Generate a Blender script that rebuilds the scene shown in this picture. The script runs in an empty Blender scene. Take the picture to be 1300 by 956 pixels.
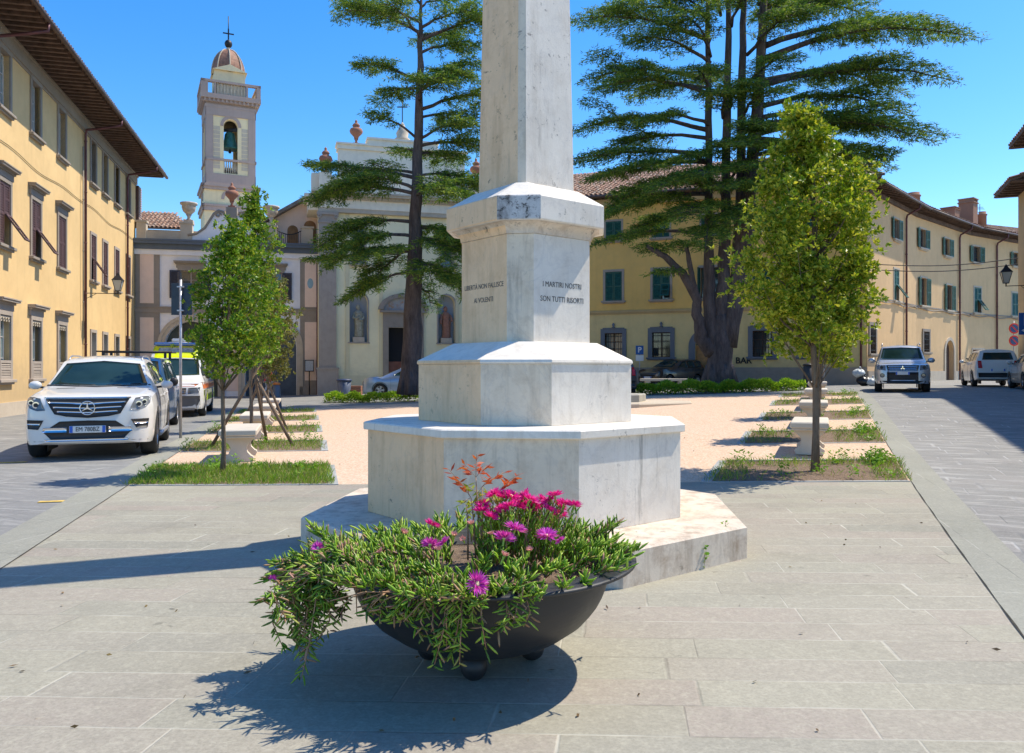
import bpy, bmesh, math, random
import numpy as np
from mathutils import Vector, Matrix
from mathutils.bvhtree import BVHTree
random.seed(7); rng = np.random.default_rng(7)
scene = bpy.context.scene
COL = scene.collection
R = math.radians; PI = math.pi
F = 1020.0; EYE = 1.5; CX, HY = 650.0, 470.0

# ---------------------------------------------------------------- terrain
def gz(x, y):
    u = x + 2.26 + 0.26*y
    u = (math.sqrt(u*u + 4) - 2) if u > 0 else 0.0
    s = min(max((y-5)/22.0, 0), 1); s = s*s*(3-2*s)
    return 0.95*(1-math.exp(-u/18.0))*s
def G(px, py, h=0.0):
    """ground point (or point h above it) seen at a pixel of the photograph"""
    z = h
    for _ in range(12):
        Y = (EYE - z)*F/(py-HY); X = (px-CX)/F*Y
        z = gz(X, Y) + h
    return Vector((X, Y, z))
def XL(y): return -2.26 - 0.26*y
def XR(y): return 1.105 + 0.39*y

# ---------------------------------------------------------------- materials
def nodes_of(name):
    m = bpy.data.materials.new(name); m.use_nodes = True
    nt = m.node_tree; nt.nodes.clear()
    out = nt.nodes.new('ShaderNodeOutputMaterial')
    b = nt.nodes.new('ShaderNodeBsdfPrincipled')
    nt.links.new(b.outputs[0], out.inputs[0])
    return m, nt, b, out
def N(nt, typ, **kw):
    n = nt.nodes.new(typ)
    for k, v in kw.items():
        if k in n.inputs: n.inputs[k].default_value = v
        else: setattr(n, k, v)
    return n
def rgba(c): return (c[0], c[1], c[2], 1.0)
def ramp(nt, fac, stops):
    r = nt.nodes.new('ShaderNodeValToRGB')
    els = r.color_ramp.elements
    while len(els) < len(stops): els.new(0.5)
    for e, (p, c) in zip(els, stops):
        e.position = p; e.color = rgba(c) if hasattr(c, '__len__') else (c, c, c, 1)
    nt.links.new(fac, r.inputs[0]); return r.outputs[0]
def mixc(nt, fac, a, b, mode='MIX'):
    m = nt.nodes.new('ShaderNodeMix'); m.data_type = 'RGBA'; m.blend_type = mode
    for sock, v in ((m.inputs[0], fac), (m.inputs[6], a), (m.inputs[7], b)):
        if hasattr(v, 'links'): nt.links.new(v, sock)
        else: sock.default_value = v if not hasattr(v, '__len__') else rgba(v)
    return m.outputs[2]
def coords(nt, scale=(1,1,1), world=True):
    if world: src = nt.nodes.new('ShaderNodeNewGeometry').outputs['Position']
    else: src = nt.nodes.new('ShaderNodeTexCoord').outputs['Object']
    mp = nt.nodes.new('ShaderNodeMapping'); mp.inputs['Scale'].default_value = scale
    nt.links.new(src, mp.inputs[0]); return mp.outputs[0]
def noise(nt, vec, scale, detail=4, rough=0.6, dist=0.0):
    n = nt.nodes.new('ShaderNodeTexNoise'); nt.links.new(vec, n.inputs['Vector'])
    n.inputs['Scale'].default_value = scale; n.inputs['Detail'].default_value = detail
    n.inputs['Roughness'].default_value = rough; n.inputs['Distortion'].default_value = dist
    return n.outputs[0]
def bump(nt, b, h, strength=0.3, dist=0.02):
    n = nt.nodes.new('ShaderNodeBump'); n.inputs['Strength'].default_value = strength
    n.inputs['Distance'].default_value = dist
    nt.links.new(h, n.inputs['Height']); nt.links.new(n.outputs[0], b.inputs['Normal'])
_M = {}
def mat(name, col, rough=0.7, metal=0.0, var=0.12, scale=3.0, bmp=0.0, bscale=40.0, spec=None, coat=0.0, world=False):
    """plain procedural material: base colour varied by two noises"""
    if name in _M: return _M[name]
    m, nt, b, out = nodes_of(name)
    v = coords(nt, world=world)
    c = col
    if var > 0:
        n1 = noise(nt, v, scale, 5)
        lo = tuple(x*(1-var*1.3) for x in col); hi = tuple(min(1, x*(1+var)) for x in col)
        c = ramp(nt, n1, [(0.3, lo), (0.7, hi)])
        nt.links.new(c, b.inputs['Base Color'])
    else: b.inputs['Base Color'].default_value = rgba(col)
    b.inputs['Roughness'].default_value = rough; b.inputs['Metallic'].default_value = metal
    if spec is not None: b.inputs['Specular IOR Level'].default_value = spec
    if coat: b.inputs['Coat Weight'].default_value = coat; b.inputs['Coat Roughness'].default_value = 0.04
    if bmp > 0: bump(nt, b, noise(nt, v, bscale, 6), bmp, 0.01)
    _M[name] = m; return m
def stucco(name, col, stain=(0.35,0.25,0.15), amt=0.25, base_dirt=None, streak=0.25, rough=0.9):
    if name in _M: return _M[name]
    m, nt, b, out = nodes_of(name)
    v = coords(nt)
    n1 = noise(nt, v, 0.35, 6, 0.65)
    n2 = noise(nt, v, 3.0, 8, 0.7)
    sv = coords(nt, (2.2, 2.2, 0.16)); n3 = noise(nt, sv, 1.2, 6, 0.7)
    c = mixc(nt, ramp(nt, n1, [(0.3, 0.0), (0.72, 1.0)]), tuple(x*0.86 for x in col), tuple(min(1,x*1.08) for x in col))
    c = mixc(nt, ramp(nt, n2, [(0.45, 0.0), (0.8, amt)]), c, stain)
    c = mixc(nt, ramp(nt, n3, [(0.52, 0.0), (0.75, streak)]), c, tuple(x*0.6 for x in col))
    # patches of repaired plaster
    vo = nt.nodes.new('ShaderNodeTexVoronoi'); vo.inputs['Scale'].default_value = 0.22; nt.links.new(mixvec(nt, v, n2, 0.5), vo.inputs['Vector'])
    c = mixc(nt, ramp(nt, vo.outputs['Color'], [(0.0, 0.0), (1.0, 0.14)]), c, tuple(min(1, x*1.25+0.03) for x in col))
    if base_dirt is not None:
        z0, z1 = base_dirt
        sep = nt.nodes.new('ShaderNodeSeparateXYZ'); nt.links.new(v, sep.inputs[0])
        ad = N(nt, 'ShaderNodeMath', operation='MULTIPLY_ADD'); nt.links.new(n2, ad.inputs[0]); ad.inputs[1].default_value = -1.6; nt.links.new(sep.outputs[2], ad.inputs[2])
        mr = nt.nodes.new('ShaderNodeMapRange'); nt.links.new(ad.outputs[0], mr.inputs[0])
        mr.inputs[1].default_value = z0-0.8; mr.inputs[2].default_value = z1-0.8; mr.inputs[3].default_value = 0.6; mr.inputs[4].default_value = 0.0
        c = mixc(nt, mr.outputs[0], c, tuple(0.5*x+0.08 for x in col))
    nt.links.new(c, b.inputs['Base Color']); b.inputs['Roughness'].default_value = rough
    b.inputs['Specular IOR Level'].default_value = 0.2
    bump(nt, b, noise(nt, v, 30, 6), 0.25, 0.01)
    _M[name] = m; return m
def mixvec(nt, v, n, amt):
    a = N(nt, 'ShaderNodeVectorMath', operation='SCALE'); nt.links.new(n, a.inputs[0]); a.inputs['Scale'].default_value = amt
    s = N(nt, 'ShaderNodeVectorMath', operation='ADD'); nt.links.new(v, s.inputs[0]); nt.links.new(a.outputs[0], s.inputs[1]); return s.outputs[0]
def math_(nt, op, a, b=None, c=None):
    n = N(nt, 'ShaderNodeMath', operation=op)
    for i, v in enumerate((a, b, c)):
        if v is None: continue
        if hasattr(v, 'links'): nt.links.new(v, n.inputs[i])
        else: n.inputs[i].default_value = v
    return n.outputs[0]
def slabs(name, ang, shear, W, L, jw, cols, joint_a, joint_b, rough=0.75, streaks=None, bstr=0.35):
    """stone slabs laid in courses; ang = course direction, W course width, L slab length"""
    m, nt, b, out = nodes_of(name)
    pos = nt.nodes.new('ShaderNodeNewGeometry').outputs['Position']
    sep = nt.nodes.new('ShaderNodeSeparateXYZ'); nt.links.new(pos, sep.inputs[0])
    wob = noise(nt, coords(nt), 1.3, 3)
    ca, sa = math.cos(ang), math.sin(ang)
    v = math_(nt, 'ADD', math_(nt, 'MULTIPLY', sep.outputs[0], -sa), math_(nt, 'MULTIPLY', sep.outputs[1], ca))
    v = math_(nt, 'MULTIPLY_ADD', wob, 0.03, v)
    u = math_(nt, 'ADD', math_(nt, 'MULTIPLY', sep.outputs[0], ca), math_(nt, 'MULTIPLY', sep.outputs[1], sa+shear))
    vs = math_(nt, 'DIVIDE', v, W); row = math_(nt, 'FLOOR', vs); fv = math_(nt, 'FRACT', vs)
    wn = N(nt, 'ShaderNodeTexWhiteNoise', noise_dimensions='1D'); nt.links.new(row, wn.inputs['W'])
    us = math_(nt, 'DIVIDE', u, L); us = math_(nt, 'ADD', us, math_(nt, 'MULTIPLY', wn.outputs[0], 7.3))
    # irregular slab lengths: warp u smoothly inside the row
    s1 = math_(nt, 'SINE', math_(nt, 'MULTIPLY_ADD', us, 2.1, math_(nt, 'MULTIPLY', row, 1.7)))
    us = math_(nt, 'MULTIPLY_ADD', s1, 0.22, us)
    cel = math_(nt, 'FLOOR', us); fu = math_(nt, 'FRACT', us)
    eu = math_(nt, 'MULTIPLY', math_(nt, 'MINIMUM', fu, math_(nt, 'SUBTRACT', 1.0, fu)), L)
    ev = math_(nt, 'MULTIPLY', math_(nt, 'MINIMUM', fv, math_(nt, 'SUBTRACT', 1.0, fv)), W)
    fine = noise(nt, coords(nt), 9.0, 5, 0.7)
    e = math_(nt, 'MINIMUM', eu, ev)
    e = math_(nt, 'ADD', e, math_(nt, 'MULTIPLY_ADD', fine, -0.010, 0.005))
    joint = nt.nodes.new('ShaderNodeMapRange'); nt.links.new(e, joint.inputs[0])
    joint.inputs[1].default_value = jw*0.35; joint.inputs[2].default_value = jw*1.2; joint.inputs[3].default_value = 1.0; joint.inputs[4].default_value = 0.0
    cv = nt.nodes.new('ShaderNodeCombineXYZ'); nt.links.new(row, cv.inputs[0]); nt.links.new(cel, cv.inputs[1])
    w2 = N(nt, 'ShaderNodeTexWhiteNoise', noise_dimensions='2D'); nt.links.new(cv.outputs[0], w2.inputs['Vector'])
    n = len(cols)
    c = ramp(nt, w2.outputs[0], [(i/(n-1), cols[i]) for i in range(n)])
    big = noise(nt, coords(nt), 0.6, 6, 0.7); fn = noise(nt, coords(nt), 60.0, 4, 0.8)
    c = mixc(nt, ramp(nt, big, [(0.3, 0.0), (0.75, 0.35)]), c, tuple(x*0.72 for x in cols[0]))
    c = mixc(nt, ramp(nt, fine, [(0.4, 0.0), (0.8, 0.30)]), c, tuple(min(1, x*1.25) for x in cols[0]))
    c = mixc(nt, ramp(nt, fn, [(0.38, 0.38), (0.58, 0.0)]), c, tuple(x*0.45 for x in cols[0]))
    c = mixc(nt, ramp(nt, noise(nt, coords(nt), 22.0, 6, 0.8, 0.4), [(0.5, 0.0), (0.72, 0.45)]), c, tuple(min(1, x*1.45) for x in cols[1]))
    if streaks:
        sv = nt.nodes.new('ShaderNodeCombineXYZ'); nt.links.new(math_(nt, 'MULTIPLY', u, streaks[1]), sv.inputs[0]); nt.links.new(math_(nt, 'MULTIPLY', v, streaks[2]), sv.inputs[1])
        sn = noise(nt, sv.outputs[0], 1.0, 5, 0.65)
        c = mixc(nt, ramp(nt, sn, [(0.5, 0.0), (0.68, streaks[3])]), c, streaks[0])
    jn = noise(nt, coords(nt), 0.9, 3, 0.6)
    jc = mixc(nt, ramp(nt, jn, [(0.42, 0.0), (0.55, 1.0)]), joint_a, joint_b)
    c = mixc(nt, math_(nt, 'MULTIPLY', joint.outputs[0], ramp(nt, noise(nt, coords(nt), 0.45, 4, 0.6), [(0.35, 0.3), (0.65, 0.8)])), c, jc)
    c = mixc(nt, ramp(nt, noise(nt, coords(nt), 1.7, 7, 0.75, 0.5), [(0.52, 0.0), (0.75, 0.4)]), c, tuple(x*0.55 for x in cols[0]))
    c = mixc(nt, ramp(nt, noise(nt, coords(nt), 0.22, 5, 0.6), [(0.4, 0.0), (0.7, 0.25)]), c, tuple(min(1, x*1.5) for x in cols[1]))
    # small dark stains
    vo = nt.nodes.new('ShaderNodeTexVoronoi'); vo.inputs['Scale'].default_value = 2.3; nt.links.new(mixvec(nt, coords(nt), fine, 0.2), vo.inputs['Vector'])
    c = mixc(nt, ramp(nt, vo.outputs['Distance'], [(0.03, 0.5), (0.075, 0.0)]), c, tuple(x*0.35 for x in cols[0]))
    nt.links.new(c, b.inputs['Base Color']); b.inputs['Roughness'].default_value = rough
    b.inputs['Specular IOR Level'].default_value = 0.3
    h = math_(nt, 'ADD', math_(nt, 'MULTIPLY', fine, 0.35), math_(nt, 'MULTIPLY', joint.outputs[0], -0.8))
    h = math_(nt, 'MULTIPLY_ADD', w2.outputs[0], 0.12, h)
    bump(nt, b, h, bstr, 0.012)
    _M[name] = m; return m
def leafmat(name, c1, c2, c3=None, trans=0.35, rough=0.45, split=0.5):
    if name in _M: return _M[name]
    m, nt, b, out = nodes_of(name)
    g = nt.nodes.new('ShaderNodeNewGeometry')
    c = ramp(nt, g.outputs['Random Per Island'], [(0.0, c1), (split, c2), (1.0, c3 or c2)])
    n = noise(nt, coords(nt), 1.1, 4)
    c = mixc(nt, ramp(nt, n, [(0.35, 0.0), (0.7, 0.45)]), c, tuple(x*0.6 for x in c1))
    nt.links.new(c, b.inputs['Base Color']); b.inputs['Roughness'].default_value = rough
    b.inputs['Specular IOR Level'].default_value = 0.35
    t = nt.nodes.new('ShaderNodeBsdfTranslucent')
    c2_ = mixc(nt, 1.0, c, (1.0, 1.0, 0.55), 'MULTIPLY'); nt.links.new(c2_, t.inputs[0])
    mx = nt.nodes.new('ShaderNodeMixShader'); mx.inputs[0].default_value = trans
    nt.links.new(b.outputs[0], mx.inputs[1]); nt.links.new(t.outputs[0], mx.inputs[2]); nt.links.new(mx.outputs[0], out.inputs[0])
    _M[name] = m; return m

# ---------------------------------------------------------------- mesh builder
class MB:
    def __init__(s): s.v = []; s.f = []; s.m = []; s.sm = []
    def add(s, vs, fs, mi=0, smooth=False, mtx=None):
        o = len(s.v)
        if mtx is not None: vs = [mtx @ Vector(p) for p in vs]
        s.v.extend([tuple(p) for p in vs])
        for f in fs: s.f.append(tuple(i+o for i in f)); s.m.append(mi); s.sm.append(smooth)
        return s
    def box(s, x0, x1, y0, y1, z0, z1, mi=0, mtx=None):
        if x0 > x1: x0, x1 = x1, x0
        if y0 > y1: y0, y1 = y1, y0
        if z0 > z1: z0, z1 = z1, z0
        v = [(x0,y0,z0),(x1,y0,z0),(x1,y1,z0),(x0,y1,z0),(x0,y0,z1),(x1,y0,z1),(x1,y1,z1),(x0,y1,z1)]
        f = [(0,3,2,1),(4,5,6,7),(0,1,5,4),(1,2,6,5),(2,3,7,6),(3,0,4,7)]
        return s.add(v, f, mi, False, mtx)
    def bbox(s, x0, x1, y0, y1, z0, z1, r=0.01, mi=0, mtx=None):
        """box with chamfered edges"""
        bm = bmesh.new(); bmesh.ops.create_cube(bm, size=1.0)
        bmesh.ops.scale(bm, vec=(abs(x1-x0), abs(y1-y0), abs(z1-z0)), verts=bm.verts)
        bmesh.ops.translate(bm, vec=((x0+x1)/2, (y0+y1)/2, (z0+z1)/2), verts=bm.verts)
        bmesh.ops.bevel(bm, geom=bm.edges[:], offset=r, segments=1, affect='EDGES')
        bm.verts.index_update()
        s.add([v.co.copy() for v in bm.verts], [tuple(v.index for v in f.verts) for f in bm.faces], mi, False, mtx); bm.free(); return s
    def prism(s, poly, z0, z1, mi=0, mtx=None, caps=True, smis=None):
        n = len(poly)
        v = [(p[0], p[1], z0) for p in poly] + [(p[0], p[1], z1) for p in poly]
        o = len(s.v)
        fs = [(i, (i+1) % n, n+(i+1) % n, n+i) for i in range(n)]
        if smis is None: s.add(v, fs, mi, False, mtx)
        else:
            s.add(v, fs, mi, False, mtx)
            for k in range(n): s.m[-n+k] = smis[k]
        if caps:
            o2 = len(s.v)-2*n
            s.f.append(tuple(o2+i for i in reversed(range(n)))); s.m.append(mi); s.sm.append(False)
            s.f.append(tuple(o2+n+i for i in range(n))); s.m.append(mi); s.sm.append(False)
        return s
    def prism_y(s, poly, y0, y1, mi=0, mtx=None):
        """polygon in x-z, extruded along y"""
        n = len(poly)
        a = sum(poly[i][0]*poly[(i+1) % n][1]-poly[(i+1) % n][0]*poly[i][1] for i in range(n))
        if a < 0: poly = poly[::-1]
        v = [(p[0], y0, p[1]) for p in poly] + [(p[0], y1, p[1]) for p in poly]
        fs = [(i, n+i, n+(i+1) % n, (i+1) % n)[::-1] for i in range(n)]
        fs = [(i, (i+1) % n, n+(i+1) % n, n+i) for i in range(n)]
        fs += [tuple(reversed(range(n))), tuple(range(n, 2*n))]
        fs = [tuple(reversed(f)) for f in fs]
        return s.add(v, fs, mi, False, mtx)
    def loft(s, rings, mi=0, closed=True, caps=True, smooth=True, mtx=None):
        n = len(rings[0]); v = [p for r in rings for p in r]; fs = []
        for i in range(len(rings)-1):
            for j in range(n if closed else n-1):
                k = (j+1) % n
                fs.append((i*n+j, i*n+k, (i+1)*n+k, (i+1)*n+j))
        s.add(v, fs, mi, smooth, mtx)
        if caps and closed:
            o = len(s.v)-len(v)
            s.f.append(tuple(o+i for i in reversed(range(n)))); s.m.append(mi); s.sm.append(False)
            s.f.append(tuple(o+len(v)-n+i for i in range(n))); s.m.append(mi); s.sm.append(False)
        return s
    def lathe(s, prof, seg=20, mi=0, c=(0,0,0), smooth=True, mtx=None, caps=True):
        rings = [[(c[0]+r*math.cos(2*PI*k/seg), c[1]+r*math.sin(2*PI*k/seg), c[2]+z) for k in range(seg)] for r, z in prof]
        return s.loft(rings, mi, True, caps, smooth, mtx)
    def tube(s, pts, rad, seg=8, mi=0, smooth=True, mtx=None, caps=True):
        pts = [Vector(p) for p in pts]
        if not hasattr(rad, '__len__'): rad = [rad]*len(pts)
        rings = []; up = Vector((0,0,1)); prev = None
        for i, p in enumerate(pts):
            t = (pts[min(i+1, len(pts)-1)] - pts[max(i-1, 0)])
            if t.length < 1e-9: t = Vector((0,0,1))
            t.normalize()
            if prev is None:
                a = t.cross(up if abs(t.z) < 0.9 else Vector((1,0,0))).normalized()
            else:
                a = (prev - t*prev.dot(t))
                a = a.normalized() if a.length > 1e-6 else t.cross(Vector((1,0,0))).normalized()
            prev = a; b = t.cross(a)
            rings.append([p + (a*math.cos(2*PI*k/seg) + b*math.sin(2*PI*k/seg))*rad[i] for k in range(seg)])
        return s.loft(rings, mi, True, caps, smooth, mtx)
    def sphere(s, c, r, seg=12, rings=8, mi=0, mtx=None, sc=(1,1,1)):
        if not hasattr(r, '__len__'): r = (r*sc[0], r*sc[1], r*sc[2])
        rg = []
        for i in range(1, rings):
            th = PI*i/rings
            rg.append([(c[0]+r[0]*math.sin(th)*math.cos(2*PI*k/seg), c[1]+r[1]*math.sin(th)*math.sin(2*PI*k/seg), c[2]-r[2]*math.cos(th)) for k in range(seg)])
        return s.loft(rg, mi, True, True, True, mtx)
    def pieces(s, pad=0.02):
        """one builder per group of touching pieces"""
        n = len(s.v); par = list(range(n))
        def find(a):
            while par[a] != a: par[a] = par[par[a]]; a = par[a]
            return a
        for f in s.f:
            for k in f[1:]: par[find(k)] = find(f[0])
        comp = {}
        for i, f in enumerate(s.f): comp.setdefault(find(f[0]), []).append(i)
        boxes = []
        for fl in comp.values():
            P = [s.v[k] for i in fl for k in s.f[i]]; boxes.append([[min(p[a] for p in P)-pad for a in range(3)], [max(p[a] for p in P)+pad for a in range(3)], fl])
        ch = True
        while ch:
            ch = False; i = 0
            while i < len(boxes):
                j = i+1
                while j < len(boxes):
                    A, B_ = boxes[i], boxes[j]
                    if all(A[0][a] <= B_[1][a] and B_[0][a] <= A[1][a] for a in range(3)):
                        A[0] = [min(A[0][a], B_[0][a]) for a in range(3)]; A[1] = [max(A[1][a], B_[1][a]) for a in range(3)]; A[2] = A[2]+B_[2]; boxes.pop(j); ch = True
                    else: j += 1
                i += 1
        out = []
        for _, _, fl in boxes:
            g = MB(); mp = {}
            for i in fl:
                for k in s.f[i]:
                    if k not in mp: mp[k] = len(g.v); g.v.append(s.v[k])
                g.f.append(tuple(mp[k] for k in s.f[i])); g.m.append(s.m[i]); g.sm.append(s.sm[i])
            out.append(g)
        return out
    def build(s, name, mats, parent=None, loc=None, rotz=0.0):
        me = bpy.data.meshes.new(name)
        me.from_pydata(s.v, [], s.f)
        if not isinstance(mats, (list, tuple)): mats = [mats]
        for m in mats: me.materials.append(m)
        me.polygons.foreach_set('material_index', s.m); me.polygons.foreach_set('use_smooth', s.sm)
        me.update()
        o = bpy.data.objects.new(name, me); COL.objects.link(o)
        if parent is not None: o.parent = parent
        if loc is not None: o.location = loc
        o.rotation_euler = (0, 0, rotz)
        return o
def empty(name, loc=(0,0,0), rotz=0.0, parent=None):
    o = bpy.data.objects.new(name, None); o.empty_display_size = 0.3; COL.objects.link(o)
    o.location = loc; o.rotation_euler = (0,0,rotz)
    if parent is not None: o.parent = parent
    return o
def tag(o, label=None, cat=None, group=None, kind=None):
    if label: o['label'] = label
    if cat: o['category'] = cat
    if group: o['group'] = group
    if kind: o['kind'] = kind
    return o
def copy_tree(o, parent=None):
    c = o.copy(); COL.objects.link(c); c.parent = parent
    for ch in [k for k in o.children]: copy_tree(ch, c)
    return c
def np_mesh(name, verts, quads, mats, parent=None, loc=None, mi=None, smooth=False):
    me = bpy.data.meshes.new(name)
    nv = len(verts); nf, k = quads.shape
    me.vertices.add(nv); me.vertices.foreach_set('co', verts.astype(np.float32).ravel())
    me.loops.add(nf*k); me.loops.foreach_set('vertex_index', quads.astype(np.int32).ravel())
    me.polygons.add(nf); me.polygons.foreach_set('loop_start', np.arange(0, nf*k, k, dtype=np.int32))
    me.polygons.foreach_set('loop_total', np.full(nf, k, dtype=np.int32))
    if not isinstance(mats, (list, tuple)): mats = [mats]
    for m in mats: me.materials.append(m)
    if mi is not None: me.polygons.foreach_set('material_index', mi.astype(np.int32))
    me.polygons.foreach_set('use_smooth', np.full(nf, smooth))
    me.update(calc_edges=True); me.validate()
    o = bpy.data.objects.new(name, me); COL.objects.link(o)
    if parent is not None: o.parent = parent
    if loc is not None: o.location = loc
    return o
def unit(a): return a/np.maximum(np.linalg.norm(a, axis=1, keepdims=True), 1e-9)
def leaf_quads(C, D, L, W, fold=0.0):
    """C base points, D directions; returns verts, quads of lens-shaped leaves"""
    n = len(C); D = unit(D)
    rnd = rng.normal(size=(n,3)); S = unit(np.cross(D, rnd)); U = np.cross(S, D)
    L = np.broadcast_to(np.asarray(L, float).reshape(-1,1), (n,1)); W = np.broadcast_to(np.asarray(W, float).reshape(-1,1), (n,1))
    mid = C + D*L*0.45
    v = np.stack([C, mid + S*W*0.5 + U*fold*L, C + D*L, mid - S*W*0.5 + U*fold*L], axis=1).reshape(-1,3)
    q = np.arange(4*n).reshape(-1,4)
    return v, q
def text_mesh(body, size, name='lettering', extrude=0.003, sx=1.0, bold=False, align='CENTER'):
    cu = bpy.data.curves.new(name, 'FONT'); cu.body = body; cu.size = size; cu.extrude = extrude
    cu.align_x = align; cu.align_y = 'CENTER'; cu.resolution_u = 3
    if bold: cu.offset = size*0.025
    t = bpy.data.objects.new(name, cu); COL.objects.link(t)
    dg = bpy.context.evaluated_depsgraph_get(); me = bpy.data.meshes.new_from_object(t.evaluated_get(dg))
    bpy.data.objects.remove(t); bpy.data.curves.remove(cu)
    me.name = name
    for v in me.vertices: v.co = Vector((v.co.x*sx, -v.co.z, v.co.y))     # upright, facing -y
    me.update(); return me
def add_text(body, size, m, parent, loc, rotz=0.0, name='lettering', sx=1.0, extrude=0.003, bold=False):
    me = text_mesh(body, size, name, extrude, sx, bold); me.materials.clear(); me.materials.append(m)
    o = bpy.data.objects.new(name, me); COL.objects.link(o)
    if parent is not None: o.parent = parent
    o.location = loc; o.rotation_euler = (0,0,rotz); return o

# ---------------------------------------------------------------- facade frames
SPLIT = {'pink_panels': 'wall_panel', 'pilasters': 'pilaster', 'archivolt': 'arch_surround', 'parapet': 'parapet_block', 'niche_back': 'niche', 'niche_frames': 'niche_frame',
         'wall_strips': 'wall_strip', 'volutes': 'volute', 'aisle_openings': 'aisle_window', 'plinth': 'plinth'}
class Facade:
    """wall plane: x along it (left to right seen from outside), y into the wall, z up"""
    def __init__(s, p0, p1, root):
        s.p0 = Vector((p0[0], p0[1])); d = Vector((p1[0]-p0[0], p1[1]-p0[1])); s.len = d.length
        s.u = d.normalized(); s.rot = math.atan2(s.u.y, s.u.x); s.inn = Vector((-s.u.y, s.u.x)); s.root = root
    def pix(s, px, py):
        r = (px-CX)/F                      # X = r*Y ; point = p0 + t*u
        t = (r*s.p0.y - s.p0.x)/(s.u.x - r*s.u.y)
        Y = s.p0.y + t*s.u.y
        return t, EYE - (py-HY)/F*Y
    def w(s, x, y=0.0, z=0.0):
        p = s.p0 + s.u*x + s.inn*y
        return Vector((p.x, p.y, z))
    def rel(s, x, y=0.0, z=0.0):
        return s.w(x, y, z) - Vector(s.root.location)
    def put(s, mb, name, mats, x=0.0, z=0.0, y=0.0, parent=None):
        if name in SPLIT:
            for g in mb.pieces(): g.build(SPLIT[name], mats, s.root, s.rel(x, y, z), s.rot)
            return None
        if parent is not None: return mb.build(name, mats, parent, (x, y, z))
        return mb.build(name, mats, s.root, s.rel(x, y, z), s.rot)
def arch_pts(cx, z, rx, rz, n=12, a0=0.0, a1=PI):
    return [(cx + rx*math.cos(a0+(a1-a0)*i/n), z + rz*math.sin(a0+(a1-a0)*i/n)) for i in range(n+1)]
def wall(mb, x0, x1, z0, z1, ops, depth=0.3, thick=0.5, mi=0, rmi=None, back=True):
    """wall front at y=0 with real openings (ox0,ox1,oz0,oz1[,'arch'])"""
    rmi = mi if rmi is None else rmi
    xs = sorted(set([x0, x1] + [v for o in ops for v in o[:2] if x0 < v < x1]))
    zs = sorted(set([z0, z1] + [v for o in ops for v in o[2:4] if z0 < v < z1]))
    for i in range(len(xs)-1):
        for j in range(len(zs)-1):
            cx, cz = (xs[i]+xs[i+1])/2, (zs[j]+zs[j+1])/2
            if any(o[0] < cx < o[1] and o[2] < cz < o[3] for o in ops): continue
            mb.add([(xs[i],0,zs[j]),(xs[i+1],0,zs[j]),(xs[i+1],0,zs[j+1]),(xs[i],0,zs[j+1])], [(0,1,2,3)], mi)
    for o in ops:
        a, b, c, d = o[:4]
        if len(o) > 4:
            r = (b-a)/2; zc = d-r; pts = arch_pts((a+b)/2, zc, r, r, 14)
            corner = [(b, d), (a, d)]
            for k in range(14):
                p, q = pts[k], pts[k+1]; cn = corner[0] if k < 7 else corner[1]
                mb.add([(cn[0],0,cn[1]),(q[0],0,q[1]),(p[0],0,p[1])], [(0,1,2)], mi)
                mb.add([(p[0],0,p[1]),(q[0],0,q[1]),(q[0],depth,q[1]),(p[0],depth,p[1])], [(0,1,2,3)], rmi)
            mb.add([(a,0,d),((a+b)/2,0,d),(b,0,d)], [], mi)
            d = zc
        mb.add([(a,0,c),(a,depth,c),(a,depth,d),(a,0,d)], [(0,1,2,3)], rmi)
        mb.add([(b,0,c),(b,0,d),(b,depth,d),(b,depth,c)], [(0,1,2,3)], rmi)
        mb.add([(a,0,c),(b,0,c),(b,depth,c),(a,depth,c)], [(0,1,2,3)], rmi)
        if len(o) <= 4: mb.add([(a,0,d),(a,depth,d),(b,depth,d),(b,0,d)], [(0,1,2,3)], rmi)
    # ends, top and back so that the wall is a closed body
    t = thick
    mb.add([(x0,0,z0),(x0,0,z1),(x0,t,z1),(x0,t,z0)], [(0,1,2,3)], mi)
    mb.add([(x1,0,z0),(x1,t,z0),(x1,t,z1),(x1,0,z1)], [(0,1,2,3)], mi)
    mb.add([(x0,0,z1),(x1,0,z1),(x1,t,z1),(x0,t,z1)], [(0,1,2,3)], mi)
    if back: mb.add([(x0,t,z0),(x0,t,z1),(x1,t,z1),(x1,t,z0)], [(0,1,2,3)], mi)
    return mb
def shell(mb, x0, x1, y0, y1, z0, z1, mi=0, front=False):
    """outer side, back walls and top of a building body behind its facade"""
    v = [(x0,y0,z0),(x1,y0,z0),(x1,y1,z0),(x0,y1,z0),(x0,y0,z1),(x1,y0,z1),(x1,y1,z1),(x0,y1,z1)]
    f = [(1,2,6,5),(2,3,7,6),(3,0,4,7),(4,5,6,7)] + ([(0,1,5,4)] if front else [])
    return mb.add(v, f, mi)
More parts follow.
